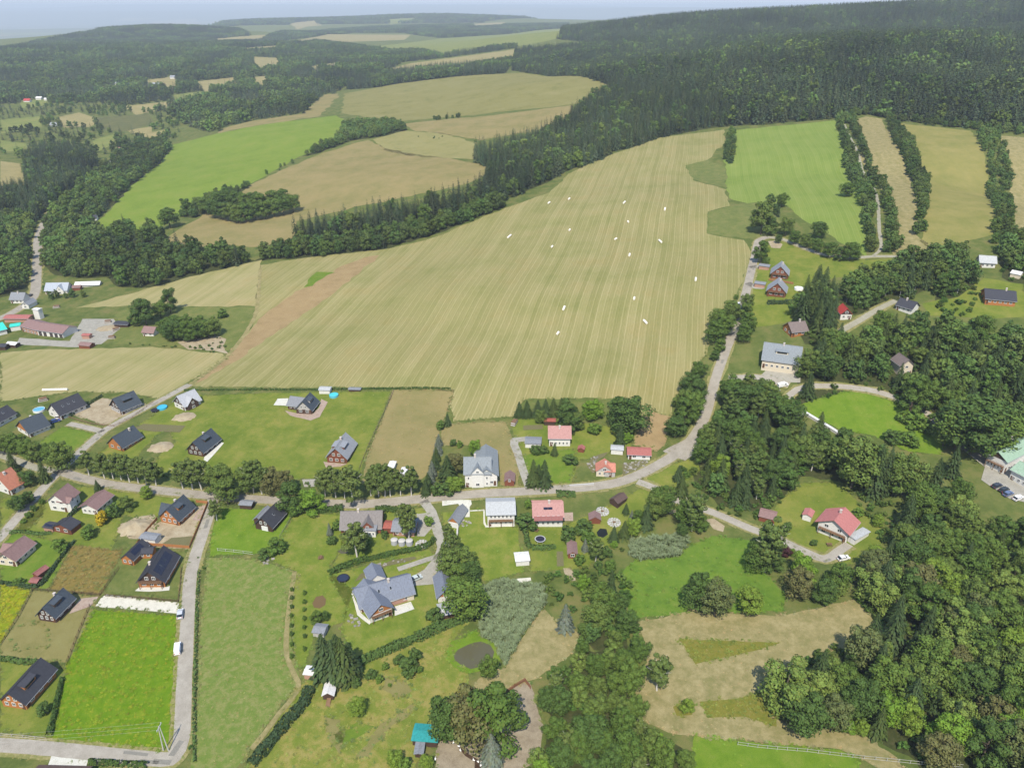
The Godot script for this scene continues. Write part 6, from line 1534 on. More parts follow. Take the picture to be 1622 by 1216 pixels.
const SAPLINGS := [
	[-73.3,-195.0,"first sapling from the top in the left orchard row"],
	[-72.3,-191.2,"second sapling from the top in the left orchard row"],
	[-71.3,-187.1,"third sapling from the top in the left orchard row"],
	[-70.3,-183.2,"fourth sapling from the top in the left orchard row"],
	[-69.2,-178.9,"fifth sapling from the top in the left orchard row"],
	[-68.3,-175.5,"sixth sapling from the top in the left orchard row"],
	[-67.2,-171.2,"seventh sapling from the top in the left orchard row"],
	[-66.0,-166.6,"eighth sapling from the top in the left orchard row"],
	[-68.7,-193.6,"first sapling from the top in the right orchard row"],
	[-67.7,-189.5,"second sapling from the top in the right orchard row"],
	[-66.9,-186.0,"third sapling from the top in the right orchard row"],
	[-66.0,-182.2,"fourth sapling from the top in the right orchard row"],
	[-65.0,-178.3,"fifth sapling from the top in the right orchard row"],
	[-64.1,-174.7,"sixth sapling from the top in the right orchard row"],
	[-62.9,-169.7,"seventh sapling from the top in the right orchard row"],
]
const STACKS := [
	[-251.0,-438.0,0.3,"timber stack above the gravel heap"],
	[-239.0,-423.1,0.8,"timber stack beside the works fence"],
	[-234.8,-409.5,0.2,"pale stack at the works yard corner"],
	[-228.9,-327.3,0.6,"pale board stack behind the charcoal roofed house"],
	[1.07,-294.8,1.2,"white garden stack left of the pink roofed house"],
	[-301.6,-471.4,0.4,"pale stack in the garden behind the garage hall"],
]
const LOW_WALLS := [
	[[124.8,-291.3,129.3,-293.2,135.8,-283.0,142.1,-272.7],1.2,1,"white concrete wall edging the sloping lawn in the wood"],
	[[23,-251.9,32.5,-253.0],0.4,0.8,"grey garden wall along the road below the orange roof"],
	[[-20.1,-224.3,-20.2,-228.4],0.4,1.4,"pale wall below the grey roofed garage"],
]
const ROCKERIES := [
	[30.5,-264.7,33.6,-270.7,36.3,-270.7,34.4,-264.7,33.7,-260.8,32.1,-260.8],
	[46.2,-266.5,55.4,-268.2,56.4,-265.7,50.6,-261.5,46,-259.7],
	[-52.6,-207.2,-45.3,-211.2,-35.5,-213.4,-35.4,-212.2,-44.2,-209.4,-50.6,-205.4],
	[-52.3,-182.3,-52.3,-186.0,-49.7,-184.6,-47.6,-181.1,-48,-179.0,-50.9,-180.9],
	[-88.2,-208.7,-87.5,-213.5,-83.9,-214.5,-83.5,-211.2,-85.1,-207.2],
	[-19.9,-232.5,-14.8,-232.5,-14.2,-230.1,-19.3,-229.5],
	[-25.2,-184.1,-23,-185.3,-22.5,-183.8,-24.8,-183.2],
]
const PONDS := [
	[[-18,-170.6,-16.8,-172.9,-13.8,-175.0,-9.6,-176.5,-6.7,-174.9,-5.5,-172.3,-6.1,-169.1,-9,-166.5,-12.4,-165.5,-15.4,-166.9,-17.3,-168.7],"water","round green brown pond beside a round tree"],
	[[-65.1,-189.6,-64.8,-192.7,-62.6,-193.5,-61.1,-191.7,-60.8,-189.0,-62.3,-187.6,-64.2,-187.8],"water_brown","small brown pond left of the blue grey villa"],
	[[-62.3,-215.5,-61.5,-216.7,-59.4,-216.8,-58.3,-215.7,-58.9,-214.4,-61.0,-214.3],"water","small pond in the farmhouse garden"],
	[[31.3,-227.5,32.9,-229.3,35.2,-229.1,35.5,-226.3,33.6,-224.7,31.9,-225.5],"water_dark","small black pond among the spruces"],
	[[-15.5,-140.8,-15,-140.9,-13.8,-138.8,-11.8,-136.9,-9.3,-135.5,-7.4,-133.9,-7,-132.4,-9.7,-132.4,-9.8,-134.5,-12.3,-136.2,-14.3,-138.2],"mud","brown muddy ditch through the bare yard"],
]

var GX := PackedFloat64Array()
var GZ := PackedFloat64Array()
var GH := PackedFloat64Array()
var M := {}
var used_names := {}

func lin(r: float, g: float, b: float) -> Color:
	return Color(r, g, b).linear_to_srgb()

func hash2(a: float, b: float) -> float:
	var s := sin(a * 12.9898 + b * 78.233) * 43758.5453
	return s - floor(s)

# ---------------------------------------------------------------- terrain
func raw_height(x: float, z: float) -> float:
	var sw := 0.0
	var sy := 0.0
	for c in RELIEF:
		var dx: float = x - c[0]
		var dz: float = z - c[1]
		var q: float = (dx * dx + dz * dz) / (c[3] * c[3])
		var w := 1e-4 / (1.0 + q * q)
		if q < 40.0:
			w += exp(-q * 0.5)
		sw += w
		sy += w * c[2]
	return sy / sw

func lines(lo_far: float, lo: float, hi: float, hi_far: float, step: float, grow: float) -> PackedFloat64Array:
	var left := PackedFloat64Array()
	var s := step
	var v := lo
	while v > lo_far:
		s *= grow
		v -= s
		left.append(v)
	left.reverse()
	var n := int((hi - lo) / step)
	for i in n + 1:
		left.append(lo + i * step)
	s = step
	v = lo + n * step
	while v < hi_far:
		s *= grow
		v += s
		left.append(v)
	return left

func cell_of(a: PackedFloat64Array, v: float) -> int:
	return clampi(a.bsearch(v) - 1, 0, a.size() - 2)

func ground_y(x: float, z: float) -> float:
	var i := cell_of(GX, x)
	var j := cell_of(GZ, z)
	var fx := (x - GX[i]) / (GX[i + 1] - GX[i])
	var fz := (z - GZ[j]) / (GZ[j + 1] - GZ[j])
	var n := GX.size()
	var a := GH[j * n + i]
	var b := GH[j * n + i + 1]
	var c := GH[(j + 1) * n + i]
	var d := GH[(j + 1) * n + i + 1]
	if fx + fz <= 1.0:
		return a + (b - a) * fx + (c - a) * fz
	return d + (c - d) * (1.0 - fx) + (b - d) * (1.0 - fz)

func ground_n(x: float, z: float) -> Vector3:
	var e := 6.0
	return Vector3(ground_y(x - e, z) - ground_y(x + e, z), 2.0 * e, ground_y(x, z - e) - ground_y(x, z + e)).normalized()

func at(x: float, z: float) -> Vector3:
	return Vector3(x, ground_y(x, z), z)

func build_relief():
	GX = lines(-26000, -330, 400, 26000, 10.0, 1.10)
	GZ = lines(-42000, -620, -60, 260, 10.0, 1.085)
	var n := GX.size()
	GH.resize(n * GZ.size())
	for j in GZ.size():
		for i in n:
			GH[j * n + i] = raw_height(GX[i], GZ[j])
	var st := SurfaceTool.new()
	st.begin(Mesh.PRIMITIVE_TRIANGLES)
	for j in GZ.size():
		for i in n:
			var i0 := maxi(i - 1, 0)
			var i1 := mini(i + 1, n - 1)
			var j0 := maxi(j - 1, 0)
			var j1 := mini(j + 1, GZ.size() - 1)
			var gx := (GH[j * n + i1] - GH[j * n + i0]) / (GX[i1] - GX[i0])
			var gz := (GH[j1 * n + i] - GH[j0 * n + i]) / (GZ[j1] - GZ[j0])
			st.set_normal(Vector3(-gx, 1, -gz).normalized())
			st.add_vertex(Vector3(GX[i], GH[j * n + i], GZ[j]))
	for j in GZ.size() - 1:
		for i in n - 1:
			var a := j * n + i
			for k in [a, a + 1, a + n, a + 1, a + n + 1, a + n]:
				st.add_index(k)
	var o := MeshInstance3D.new()
	o.name = "ground"
	o.mesh = st.commit()
	o.material_override = M.ground
	o.set_meta("kind", "structure")
	o.set_meta("label", "rolling green ground of the valley and hills")
	add_child(o)

# a sheet that lies on the ground, cut out along its outline
func ragged(poly: PackedVector2Array, amount: float) -> PackedVector2Array:
	if amount <= 0.0:
		return poly
	var out := PackedVector2Array()
	for i in poly.size():
		var a := poly[i]
		var b := poly[(i + 1) % poly.size()]
		var step := clampf(a.length() * 0.012, 2.0, 20.0)
		var n := maxi(1, int(a.distance_to(b) / step))
		var side := (b - a).orthogonal().normalized()
		for k in n:
			var p := a.lerp(b, float(k) / n)
			out.append(p + side * (hash2(p.x, p.y) - 0.5) * amount * step * 0.5)
	return out

func sheet(called: String, poly: PackedVector2Array, mat: Material, lift: float, turn := 0.0, parent: Node = self) -> MeshInstance3D:
	var lo := poly[0]
	var hi := poly[0]
	for p in poly:
		lo = lo.min(p)
		hi = hi.max(p)
	var st := SurfaceTool.new()
	st.begin(Mesh.PRIMITIVE_TRIANGLES)
	var cs := cos(turn)
	var sn := sin(turn)
	var n := GX.size()
	for j in range(cell_of(GZ, lo.y), cell_of(GZ, hi.y) + 1):
		var z0 := GZ[j]
		var z1 := GZ[j + 1]
		var band := PackedVector2Array([Vector2(lo.x - 1, z0), Vector2(hi.x + 1, z0), Vector2(hi.x + 1, z1), Vector2(lo.x - 1, z1)])
		for row in Geometry2D.intersect_polygons(poly, band):
			if Geometry2D.is_polygon_clockwise(row):
				continue
			var rlo: float = row[0].x
			var rhi: float = row[0].x
			for p in row:
				rlo = minf(rlo, p.x)
				rhi = maxf(rhi, p.x)
			for i in range(cell_of(GX, rlo), cell_of(GX, rhi) + 1):
				var x0 := GX[i]
				var x1 := GX[i + 1]
				var corners := [Vector3(x0, GH[j * n + i], z0), Vector3(x1, GH[j * n + i + 1], z0), Vector3(x0, GH[(j + 1) * n + i], z1), Vector3(x1, GH[(j + 1) * n + i + 1], z1)]
				for half in 2:
					var t: Array = [corners[0], corners[1], corners[2]] if half == 0 else [corners[1], corners[3], corners[2]]
					var tri := PackedVector2Array([Vector2(t[0].x, t[0].z), Vector2(t[1].x, t[1].z), Vector2(t[2].x, t[2].z)])
					var nrm: Vector3 = (t[1] - t[0]).cross(t[2] - t[0])
					for piece in Geometry2D.intersect_polygons(row, tri):
						if piece.size() < 3 or Geometry2D.is_polygon_clockwise(piece):
							continue
						var idx := Geometry2D.triangulate_polygon(piece)
						for k in range(0, idx.size(), 3):
							var abc := [idx[k], idx[k + 1], idx[k + 2]]
							var pa: Vector2 = piece[abc[0]]
							var pb: Vector2 = piece[abc[1]]
							var pc: Vector2 = piece[abc[2]]
							var area := (pb - pa).cross(pc - pa)
							if absf(area) < 1e-5:
								continue
							if area < 0:
								abc = [abc[0], abc[2], abc[1]]
							for m in abc:
								var p: Vector2 = piece[m]
								var y: float = t[0].y - (nrm.x * (p.x - t[0].x) + nrm.z * (p.y - t[0].z)) / nrm.y
								st.set_normal(ground_n(p.x, p.y))
								st.set_uv(Vector2((p.x * cs - p.y * sn), (p.x * sn + p.y * cs)))
								st.add_vertex(Vector3(p.x, y + lift, p.y))
	st.index()
	var o := MeshInstance3D.new()
	o.name = called
	o.mesh = st.commit()
	o.material_override = mat
	parent.add_child(o, true)
	return o

func numbered(called: String) -> String:
	var k: int = used_names.get(called, 0)
	used_names[called] = k + 1
	return called if k == 0 else "%s_%03d" % [called, k]

func setting(o: Node, label: String):
	o.set_meta("kind", "structure")
	o.set_meta("label", label)

func smooth_line(pts: PackedVector2Array) -> PackedVector2Array:
	var out := PackedVector2Array()
	for i in pts.size() - 1:
		var a := pts[maxi(i - 1, 0)]
		var b := pts[i]
		var c := pts[i + 1]
		var d := pts[mini(i + 2, pts.size() - 1)]
		var n := maxi(2, int(b.distance_to(c) / 4.0))
		for k in n:
			out.append(b.cubic_interpolate(c, a, d, float(k) / n))
	out.append(pts[pts.size() - 1])
	return out

func packed(a: Array) -> PackedVector2Array:
	var out := PackedVector2Array()
	for i in range(0, a.size(), 2):
		out.append(Vector2(a[i], a[i + 1]))
	if out.size() > 2 and Geometry2D.is_polygon_clockwise(out):
		out.reverse()
	return out

func path_points(a: Array) -> PackedVector2Array:
	var out := PackedVector2Array()
	for i in range(0, a.size(), 2):
		out.append(Vector2(a[i], a[i + 1]))
	return out

# ---------------------------------------------------------------- materials
func noise(seed_: int, freq: float, octaves := 5, gain := 0.55) -> FastNoiseLite:
	var f := FastNoiseLite.new()
	f.seed = seed_
	f.noise_type = FastNoiseLite.TYPE_SIMPLEX_SMOOTH
	f.frequency = freq
	f.fractal_octaves = octaves
	f.fractal_gain = gain
	return f

func ramp_tex(seed_: int, freq: float, stops: Array, size := 512, octaves := 6, gain := 0.6) -> NoiseTexture2D:
	var g := Gradient.new()
	var offs := PackedFloat32Array()
	var cols := PackedColorArray()
	for s in stops:
		offs.append(s[0])
		cols.append(lin(s[1], s[2], s[3]))
	g.offsets = offs
	g.colors = cols
	var t := NoiseTexture2D.new()
	t.width = size
	t.height = size
	t.seamless = true
	t.seamless_blend_skirt = 0.2
	t.noise = noise(seed_, freq, octaves, gain)
	t.color_ramp = g
	t.generate_mipmaps = false
	return t

var fine_tex: Texture2D

# grass, straw, soil: a mottle of its own colours (period in metres) with a fine grain over it
func turf(called: String, seed_: int, stops: Array, period := 60.0, freq := 0.008, grain := 9.0) -> StandardMaterial3D:
	var m := StandardMaterial3D.new()
	m.resource_name = called
	m.albedo_texture = ramp_tex(seed_, freq, stops, 512, 8, 0.76)
	m.uv1_triplanar = true
	m.uv1_world_triplanar = true
	m.uv1_scale = Vector3.ONE / period
	m.detail_enabled = true
	m.detail_albedo = fine_tex
	m.detail_blend_mode = BaseMaterial3D.BLEND_MODE_MUL
	m.detail_uv_layer = BaseMaterial3D.DETAIL_UV_2
	m.uv2_triplanar = true
	m.uv2_world_triplanar = true
	m.uv2_scale = Vector3.ONE / grain
	m.roughness = 1.0
	m.metallic_specular = 0.1
	return m

func plain(called: String, c: Color, rough := 0.8) -> StandardMaterial3D:
	var m := StandardMaterial3D.new()
	m.resource_name = called
	m.albedo_color = c
	m.roughness = rough
	m.metallic_specular = 0.3
	return m

# mown hay: rows of cut straw, wheel marks and swathes that run the length of the field
func swathe_tex(seed_: int, pale: Color, mid: Color, green: Color) -> ImageTexture:
	var w := 1024
	var h := 512
	var im := Image.create(w, h, false, Image.FORMAT_RGB8)
	var f1 := noise(seed_, 0.02, 4, 0.6)
	var f2 := noise(seed_ + 1, 0.35, 2, 0.5)
	var rng := RandomNumberGenerator.new()
	rng.seed = seed_
	var base := PackedFloat32Array()
	var k := 0
	while base.size() < w:
		var wide := rng.randi_range(17, 24)
		var tone := rng.randf_range(-0.15, 0.11)
		for i in wide:
			var edge := 0.42 if i < 3 else (0.20 if i == 9 or i == 10 else (-0.16 if i in [4, 7, 12] else 0.0))
			base.append(tone + edge + rng.randf_range(-0.09, 0.09))
		k += 1
	for y in h:
		var drift := int(5.0 * sin(TAU * y / h) + 3.0 * sin(TAU * 3.0 * y / h + 1.0))
		for x in w:
			var v := base[posmod(x + drift, w)]
			v += 0.26 * f1.get_noise_2d(x, 256.0 * absf(y / 256.0 - 1.0) * 0.5) + 0.2 * f2.get_noise_2d(x, absf(y - 256.0) * 0.5)
			var c := mid.lerp(pale, clampf(v * 1.5, 0, 1)) if v > 0 else mid.lerp(green, clampf(-v * 1.8, 0, 1))
			im.set_pixel(x, y, c)
	return ImageTexture.create_from_image(im)

func swathes(called: String, seed_: int, pale: Color, mid: Color, green: Color, across: float, along: float) -> StandardMaterial3D:
	var m := turf(called, seed_ + 40, [[0.0, 0.5, 0.5, 0.5], [1.0, 0.6, 0.6, 0.6]])
	m.uv1_triplanar = false
	m.albedo_texture = swathe_tex(seed_, pale, mid, green)
	m.uv1_scale = Vector3(1.0 / across, 1.0 / along, 1)
	m.detail_albedo = ramp_tex(seed_ + 9, 0.006, [[0.0, 0.78, 0.86, 0.72], [0.35, 0.92, 0.95, 0.88], [0.65, 1, 1, 1], [1.0, 1, 0.94, 0.88]], 512, 7, 0.62)
	m.uv2_scale = Vector3.ONE / 150.0
	return m

func build_materials():
	fine_tex = ramp_tex(3, 0.035, [[0.0, 0.30, 0.34, 0.28], [0.32, 0.55, 0.60, 0.52], [0.5, 0.86, 0.88, 0.82], [0.66, 1, 1, 1], [1.0, 1, 0.95, 0.82]], 1024, 6, 0.85)
	M.ground = turf("meadow grass", 1, [[0, 0.06, 0.0876, 0.0242], [0.4, 0.102, 0.129, 0.0352], [0.6, 0.144, 0.154, 0.0495], [1, 0.204, 0.165, 0.0715]], 70)
	M.tan_far = turf("far stubble", 11, [[0.0, 0.216, 0.189, 0.081], [0.5, 0.288, 0.243, 0.113], [1.0, 0.342, 0.279, 0.144]], 180)
	M.green_far = turf("far pasture", 12, [[0, 0.137, 0.172, 0.0484], [0.5, 0.19, 0.209, 0.0629], [1, 0.253, 0.227, 0.0871]], 180)
	M.rough_far = turf("clearing", 13, [[0, 0.084, 0.0927, 0.0385], [0.5, 0.12, 0.124, 0.0495], [1, 0.168, 0.144, 0.066]], 120)
	M.bright_far = turf("pasture", 14, [[0, 0.128, 0.186, 0.0271], [0.5, 0.167, 0.228, 0.0361], [1, 0.216, 0.236, 0.0541]], 160)
	M.tan = turf("dry meadow", 15, [[0.0, 0.176, 0.167, 0.0616], [0.4, 0.233, 0.198, 0.0836], [0.6, 0.26, 0.211, 0.095], [1.0, 0.295, 0.229, 0.11]], 170)
	M.tan_pale = turf("pale mown hay", 16, [[0.0, 0.155, 0.165, 0.055], [0.36, 0.235, 0.205, 0.092], [0.6, 0.295, 0.248, 0.122], [1.0, 0.385, 0.325, 0.18]], 50, 0.016, 5.0)
	M.redtan = turf("reddish stubble", 17, [[0.0, 0.241, 0.172, 0.086], [0.5, 0.31, 0.219, 0.116], [1.0, 0.344, 0.258, 0.138]], 60)
	M.pale_green = turf("regrown hay", 18, [[0, 0.196, 0.195, 0.0757], [0.5, 0.258, 0.23, 0.0946], [1, 0.267, 0.249, 0.112]], 120)
	M.olive = turf("olive grass", 19, [[0, 0.144, 0.15, 0.0473], [0.4, 0.217, 0.195, 0.0709], [0.65, 0.224, 0.206, 0.0817], [1, 0.284, 0.241, 0.112]], 260)
	M.pasture_right = swathes("mown pasture", 71, lin(0.215, 0.25, 0.072), lin(0.165, 0.215, 0.048), lin(0.125, 0.185, 0.034), 170, 500)
	M.yellow = turf("buttercup meadow", 20, [[0.0, 0.17, 0.18, 0.05], [0.45, 0.23, 0.212, 0.07], [1.0, 0.30, 0.25, 0.095]], 120)
	M.yellow_bright = turf("yellow flowering grass", 21, [[0, 0.137, 0.2, 0.00968], [0.5, 0.211, 0.245, 0.0145], [0.7, 0.282, 0.264, 0.0176], [1, 0.317, 0.264, 0.0176]], 30, 0.02)
	M.lawn_olive = turf("olive lawn", 22, [[0, 0.0931, 0.142, 0.0192], [0.4, 0.14, 0.177, 0.0307], [0.65, 0.187, 0.204, 0.0422], [1, 0.25, 0.224, 0.0653]], 70)
	M.lawn_green = turf("green lawn", 23, [[0, 0.0972, 0.149, 0.0198], [0.4, 0.146, 0.19, 0.0297], [0.65, 0.194, 0.213, 0.0446], [1, 0.259, 0.222, 0.0743]], 45)
	M.lawn_bright = turf("bright lawn", 24, [[0, 0.0828, 0.142, 0.0182], [0.5, 0.127, 0.19, 0.0263], [1, 0.188, 0.209, 0.0455]], 40)
	M.lawn_vivid = turf("vivid lawn", 25, [[0, 0.0864, 0.158, 0.0139], [0.5, 0.135, 0.213, 0.0218], [1, 0.205, 0.232, 0.0495]], 40)
	M.lawn_dark = turf("dark lawn", 26, [[0, 0.084, 0.113, 0.0275], [0.5, 0.132, 0.154, 0.044], [1, 0.192, 0.185, 0.066]], 40)  # lawn grass in a darker green than the other lawns
	M.lawn_pale = turf("pale cut lawn", 27, [[0, 0.162, 0.158, 0.0544], [0.5, 0.216, 0.19, 0.0743], [1, 0.234, 0.216, 0.09]], 40)
	M.meadow_vivid = turf("flowering meadow", 28, [[0.0, 0.085, 0.17, 0.008], [0.45, 0.115, 0.20, 0.011], [0.66, 0.145, 0.22, 0.016], [0.8, 0.21, 0.235, 0.02], [1.0, 0.27, 0.26, 0.05]], 40, 0.02, 4.0)
	M.mown_mottled = turf("mottled mown grass", 29, [[0.0, 0.105, 0.165, 0.03], [0.42, 0.145, 0.195, 0.045], [0.6, 0.19, 0.21, 0.066], [1.0, 0.27, 0.25, 0.11]], 40, 0.022, 6.0)
	M.meadow_straw = turf("meadow with straw", 30, [[0, 0.107, 0.156, 0.0212], [0.45, 0.17, 0.198, 0.0372], [0.62, 0.252, 0.223, 0.0637], [1, 0.315, 0.263, 0.106]], 46)
	M.rough = turf("rough dry grass", 31, [[0.0, 0.10, 0.13, 0.038], [0.5, 0.145, 0.165, 0.052], [1.0, 0.215, 0.195, 0.08]], 40)
	M.rough_green = turf("rough green grass", 32, [[0, 0.096, 0.124, 0.033], [0.5, 0.144, 0.165, 0.0495], [1, 0.228, 0.196, 0.077]], 50)
	M.rough_brown = turf("tall brown grass", 33, [[0, 0.12, 0.124, 0.0275], [0.4, 0.192, 0.144, 0.044], [0.7, 0.21, 0.155, 0.05], [1, 0.27, 0.19, 0.08]], 24, 0.014, 5.0)
	M.rough_gold = turf("unmown golden grass", 34, [[0, 0.108, 0.134, 0.022], [0.5, 0.18, 0.17, 0.033], [1, 0.22, 0.18, 0.05]], 30, 0.014, 5.0)
	M.reed = turf("reeds", 35, [[0, 0.09, 0.118, 0.055], [0.5, 0.132, 0.154, 0.077], [1, 0.192, 0.196, 0.099]], 24, 0.02, 3.0)
	M.marsh = turf("marsh grass", 36, [[0, 0.072, 0.134, 0.0198], [0.5, 0.114, 0.191, 0.0264], [1, 0.174, 0.216, 0.044]], 46, 0.012, 5.0)
	M.sand = turf("sandy soil", 37, [[0.0, 0.258, 0.198, 0.129], [0.5, 0.361, 0.292, 0.206], [1.0, 0.447, 0.387, 0.292]], 20)
	M.dirt = turf("trodden soil", 38, [[0.0, 0.206, 0.163, 0.12], [0.5, 0.292, 0.241, 0.181], [1.0, 0.361, 0.301, 0.232]], 20)
	M.gravel = turf("gravel", 39, [[0.0, 0.252, 0.23, 0.203], [0.5, 0.333, 0.31, 0.279], [1.0, 0.405, 0.378, 0.342]], 18)
	M.limestone = turf("pale crushed stone", 40, [[0.0, 0.46, 0.423, 0.368], [0.5, 0.589, 0.552, 0.488], [1.0, 0.681, 0.644, 0.58]], 14)
	M.brickpave = turf("brick paving", 46, [[0.0, 0.28, 0.19, 0.16], [0.5, 0.36, 0.27, 0.23], [1.0, 0.44, 0.35, 0.30]], 8)
	M.slab = turf("concrete slabs", 47, [[0.0, 0.50, 0.47, 0.43], [0.5, 0.58, 0.56, 0.52], [1.0, 0.64, 0.62, 0.58]], 8)
	M.earthbed = turf("garden soil", 48, [[0.0, 0.10, 0.09, 0.05], [0.5, 0.15, 0.14, 0.07], [1.0, 0.24, 0.19, 0.12]], 6, 0.03, 3.0)
	M.asphalt = turf("worn asphalt", 41, [[0.0, 0.26, 0.228, 0.195], [0.5, 0.325, 0.288, 0.25], [1.0, 0.39, 0.35, 0.31]], 24)
	M.asphalt_pale = turf("pale worn asphalt", 42, [[0.0, 0.295, 0.262, 0.228], [0.5, 0.355, 0.318, 0.282], [1.0, 0.415, 0.378, 0.338]], 24)
	M.verge = turf("dry verge", 45, [[0.0, 0.15, 0.17, 0.05], [0.45, 0.22, 0.21, 0.08], [0.6, 0.29, 0.25, 0.12], [1.0, 0.36, 0.30, 0.17]], 16, 0.02, 5.0)
	M.track = turf("stony track", 43, [[0.0, 0.243, 0.225, 0.171], [0.5, 0.324, 0.302, 0.243], [1.0, 0.396, 0.369, 0.306]], 16)
	M.tar = turf("mended asphalt", 50, [[0.0, 0.19, 0.175, 0.16], [0.5, 0.23, 0.215, 0.195], [1.0, 0.28, 0.26, 0.24]], 10)
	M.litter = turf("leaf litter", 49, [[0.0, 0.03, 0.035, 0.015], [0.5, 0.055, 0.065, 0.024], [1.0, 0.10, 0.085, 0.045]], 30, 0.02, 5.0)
	M.water = plain("pond water", lin(0.085, 0.08, 0.045), 0.06)
	M.water_brown = plain("brown water", lin(0.13, 0.085, 0.035), 0.1)
	M.water_dark = plain("black water", lin(0.012, 0.014, 0.012), 0.05)
	M.mud = turf("mud", 44, [[0.0, 0.05, 0.03, 0.02], [1.0, 0.10, 0.065, 0.045]], 8)
	M.hay = swathes("raked hay", 51, lin(0.32, 0.283, 0.142), lin(0.232, 0.21, 0.088), lin(0.165, 0.166, 0.056), 170, 420)
	M.hay_b = swathes("raked hay pale", 61, lin(0.35, 0.30, 0.155), lin(0.27, 0.238, 0.11), lin(0.195, 0.19, 0.07), 120, 300)

# ---------------------------------------------------------------- building kit
func begin() -> SurfaceTool:
	var st := SurfaceTool.new()
	st.begin(Mesh.PRIMITIVE_TRIANGLES)
	st.set_smooth_group(-1)
	return st

# corners run counter-clockwise as seen from outside
func quad(st: SurfaceTool, a: Vector3, b: Vector3, c: Vector3, d: Vector3):
	for p in [a, c, b, a, d, c]:
		st.add_vertex(p)

func tri(st: SurfaceTool, a: Vector3, b: Vector3, c: Vector3):
	for p in [a, c, b]:
		st.add_vertex(p)

func box(st: SurfaceTool, c: Vector3, s: Vector3, b := Basis.IDENTITY):
	var p := []
	for k in 8:
		p.append(c + b * (s * 0.5 * Vector3(1 if k & 1 else -1, 1 if k & 2 else -1, 1 if k & 4 else -1)))
	for f in [[4, 5, 7, 6], [1, 0, 2, 3], [5, 1, 3, 7], [0, 4, 6, 2], [6, 7, 3, 2], [0, 1, 5, 4]]:
		quad(st, p[f[0]], p[f[1]], p[f[2]], p[f[3]])

# an outline in the x-y plane drawn out along z
func extrude(st: SurfaceTool, pts: Array, z0: float, z1: float):
	var n := pts.size()
	for i in n:
		var a: Vector2 = pts[i]
		var b: Vector2 = pts[(i + 1) % n]
		quad(st, Vector3(a.x, a.y, z1), Vector3(a.x, a.y, z0), Vector3(b.x, b.y, z0), Vector3(b.x, b.y, z1))
	for i in range(1, n - 1):
		tri(st, Vector3(pts[0].x, pts[0].y, z1), Vector3(pts[i].x, pts[i].y, z1), Vector3(pts[i + 1].x, pts[i + 1].y, z1))
		tri(st, Vector3(pts[0].x, pts[0].y, z0), Vector3(pts[i + 1].x, pts[i + 1].y, z0), Vector3(pts[i].x, pts[i].y, z0))

func part(called: String, st: SurfaceTool, mat: Material, parent: Node) -> MeshInstance3D:
	st.generate_normals()
	var o := MeshInstance3D.new()
	o.name = called
	o.mesh = st.commit()
	o.material_override = mat
	parent.add_child(o, true)
	return o

func thing(called: String, label: String, category: String, pos: Vector3, turn := 0.0, group := "") -> Node3D:
	var o := Node3D.new()
	o.name = numbered(called)
	add_child(o)
	o.position = pos
	o.rotation.y = turn
	o.set_meta("label", label)
	o.set_meta("category", category)
	if group:
		o.set_meta("group", group)
	return o

func mottled(called: String, c: Color, rough := 0.85, period := 5.0, amount := 0.25) -> StandardMaterial3D:
	var m := plain(called, c, rough)
	m.albedo_texture = grime_tex if amount > 0.3 else wear_tex
	m.uv1_triplanar = true
	m.uv1_scale = Vector3.ONE / period
	return m

var grime_tex: Texture2D
var wear_tex: Texture2D

func boards(c: Color) -> StandardMaterial3D:
	var m := mottled("boards", c, 0.9, 3.0, 0.4)
	m.uv1_scale = Vector3(0.12, 2.2, 0.12)
	return m

var WALLS := {}
var ROOFS := {}

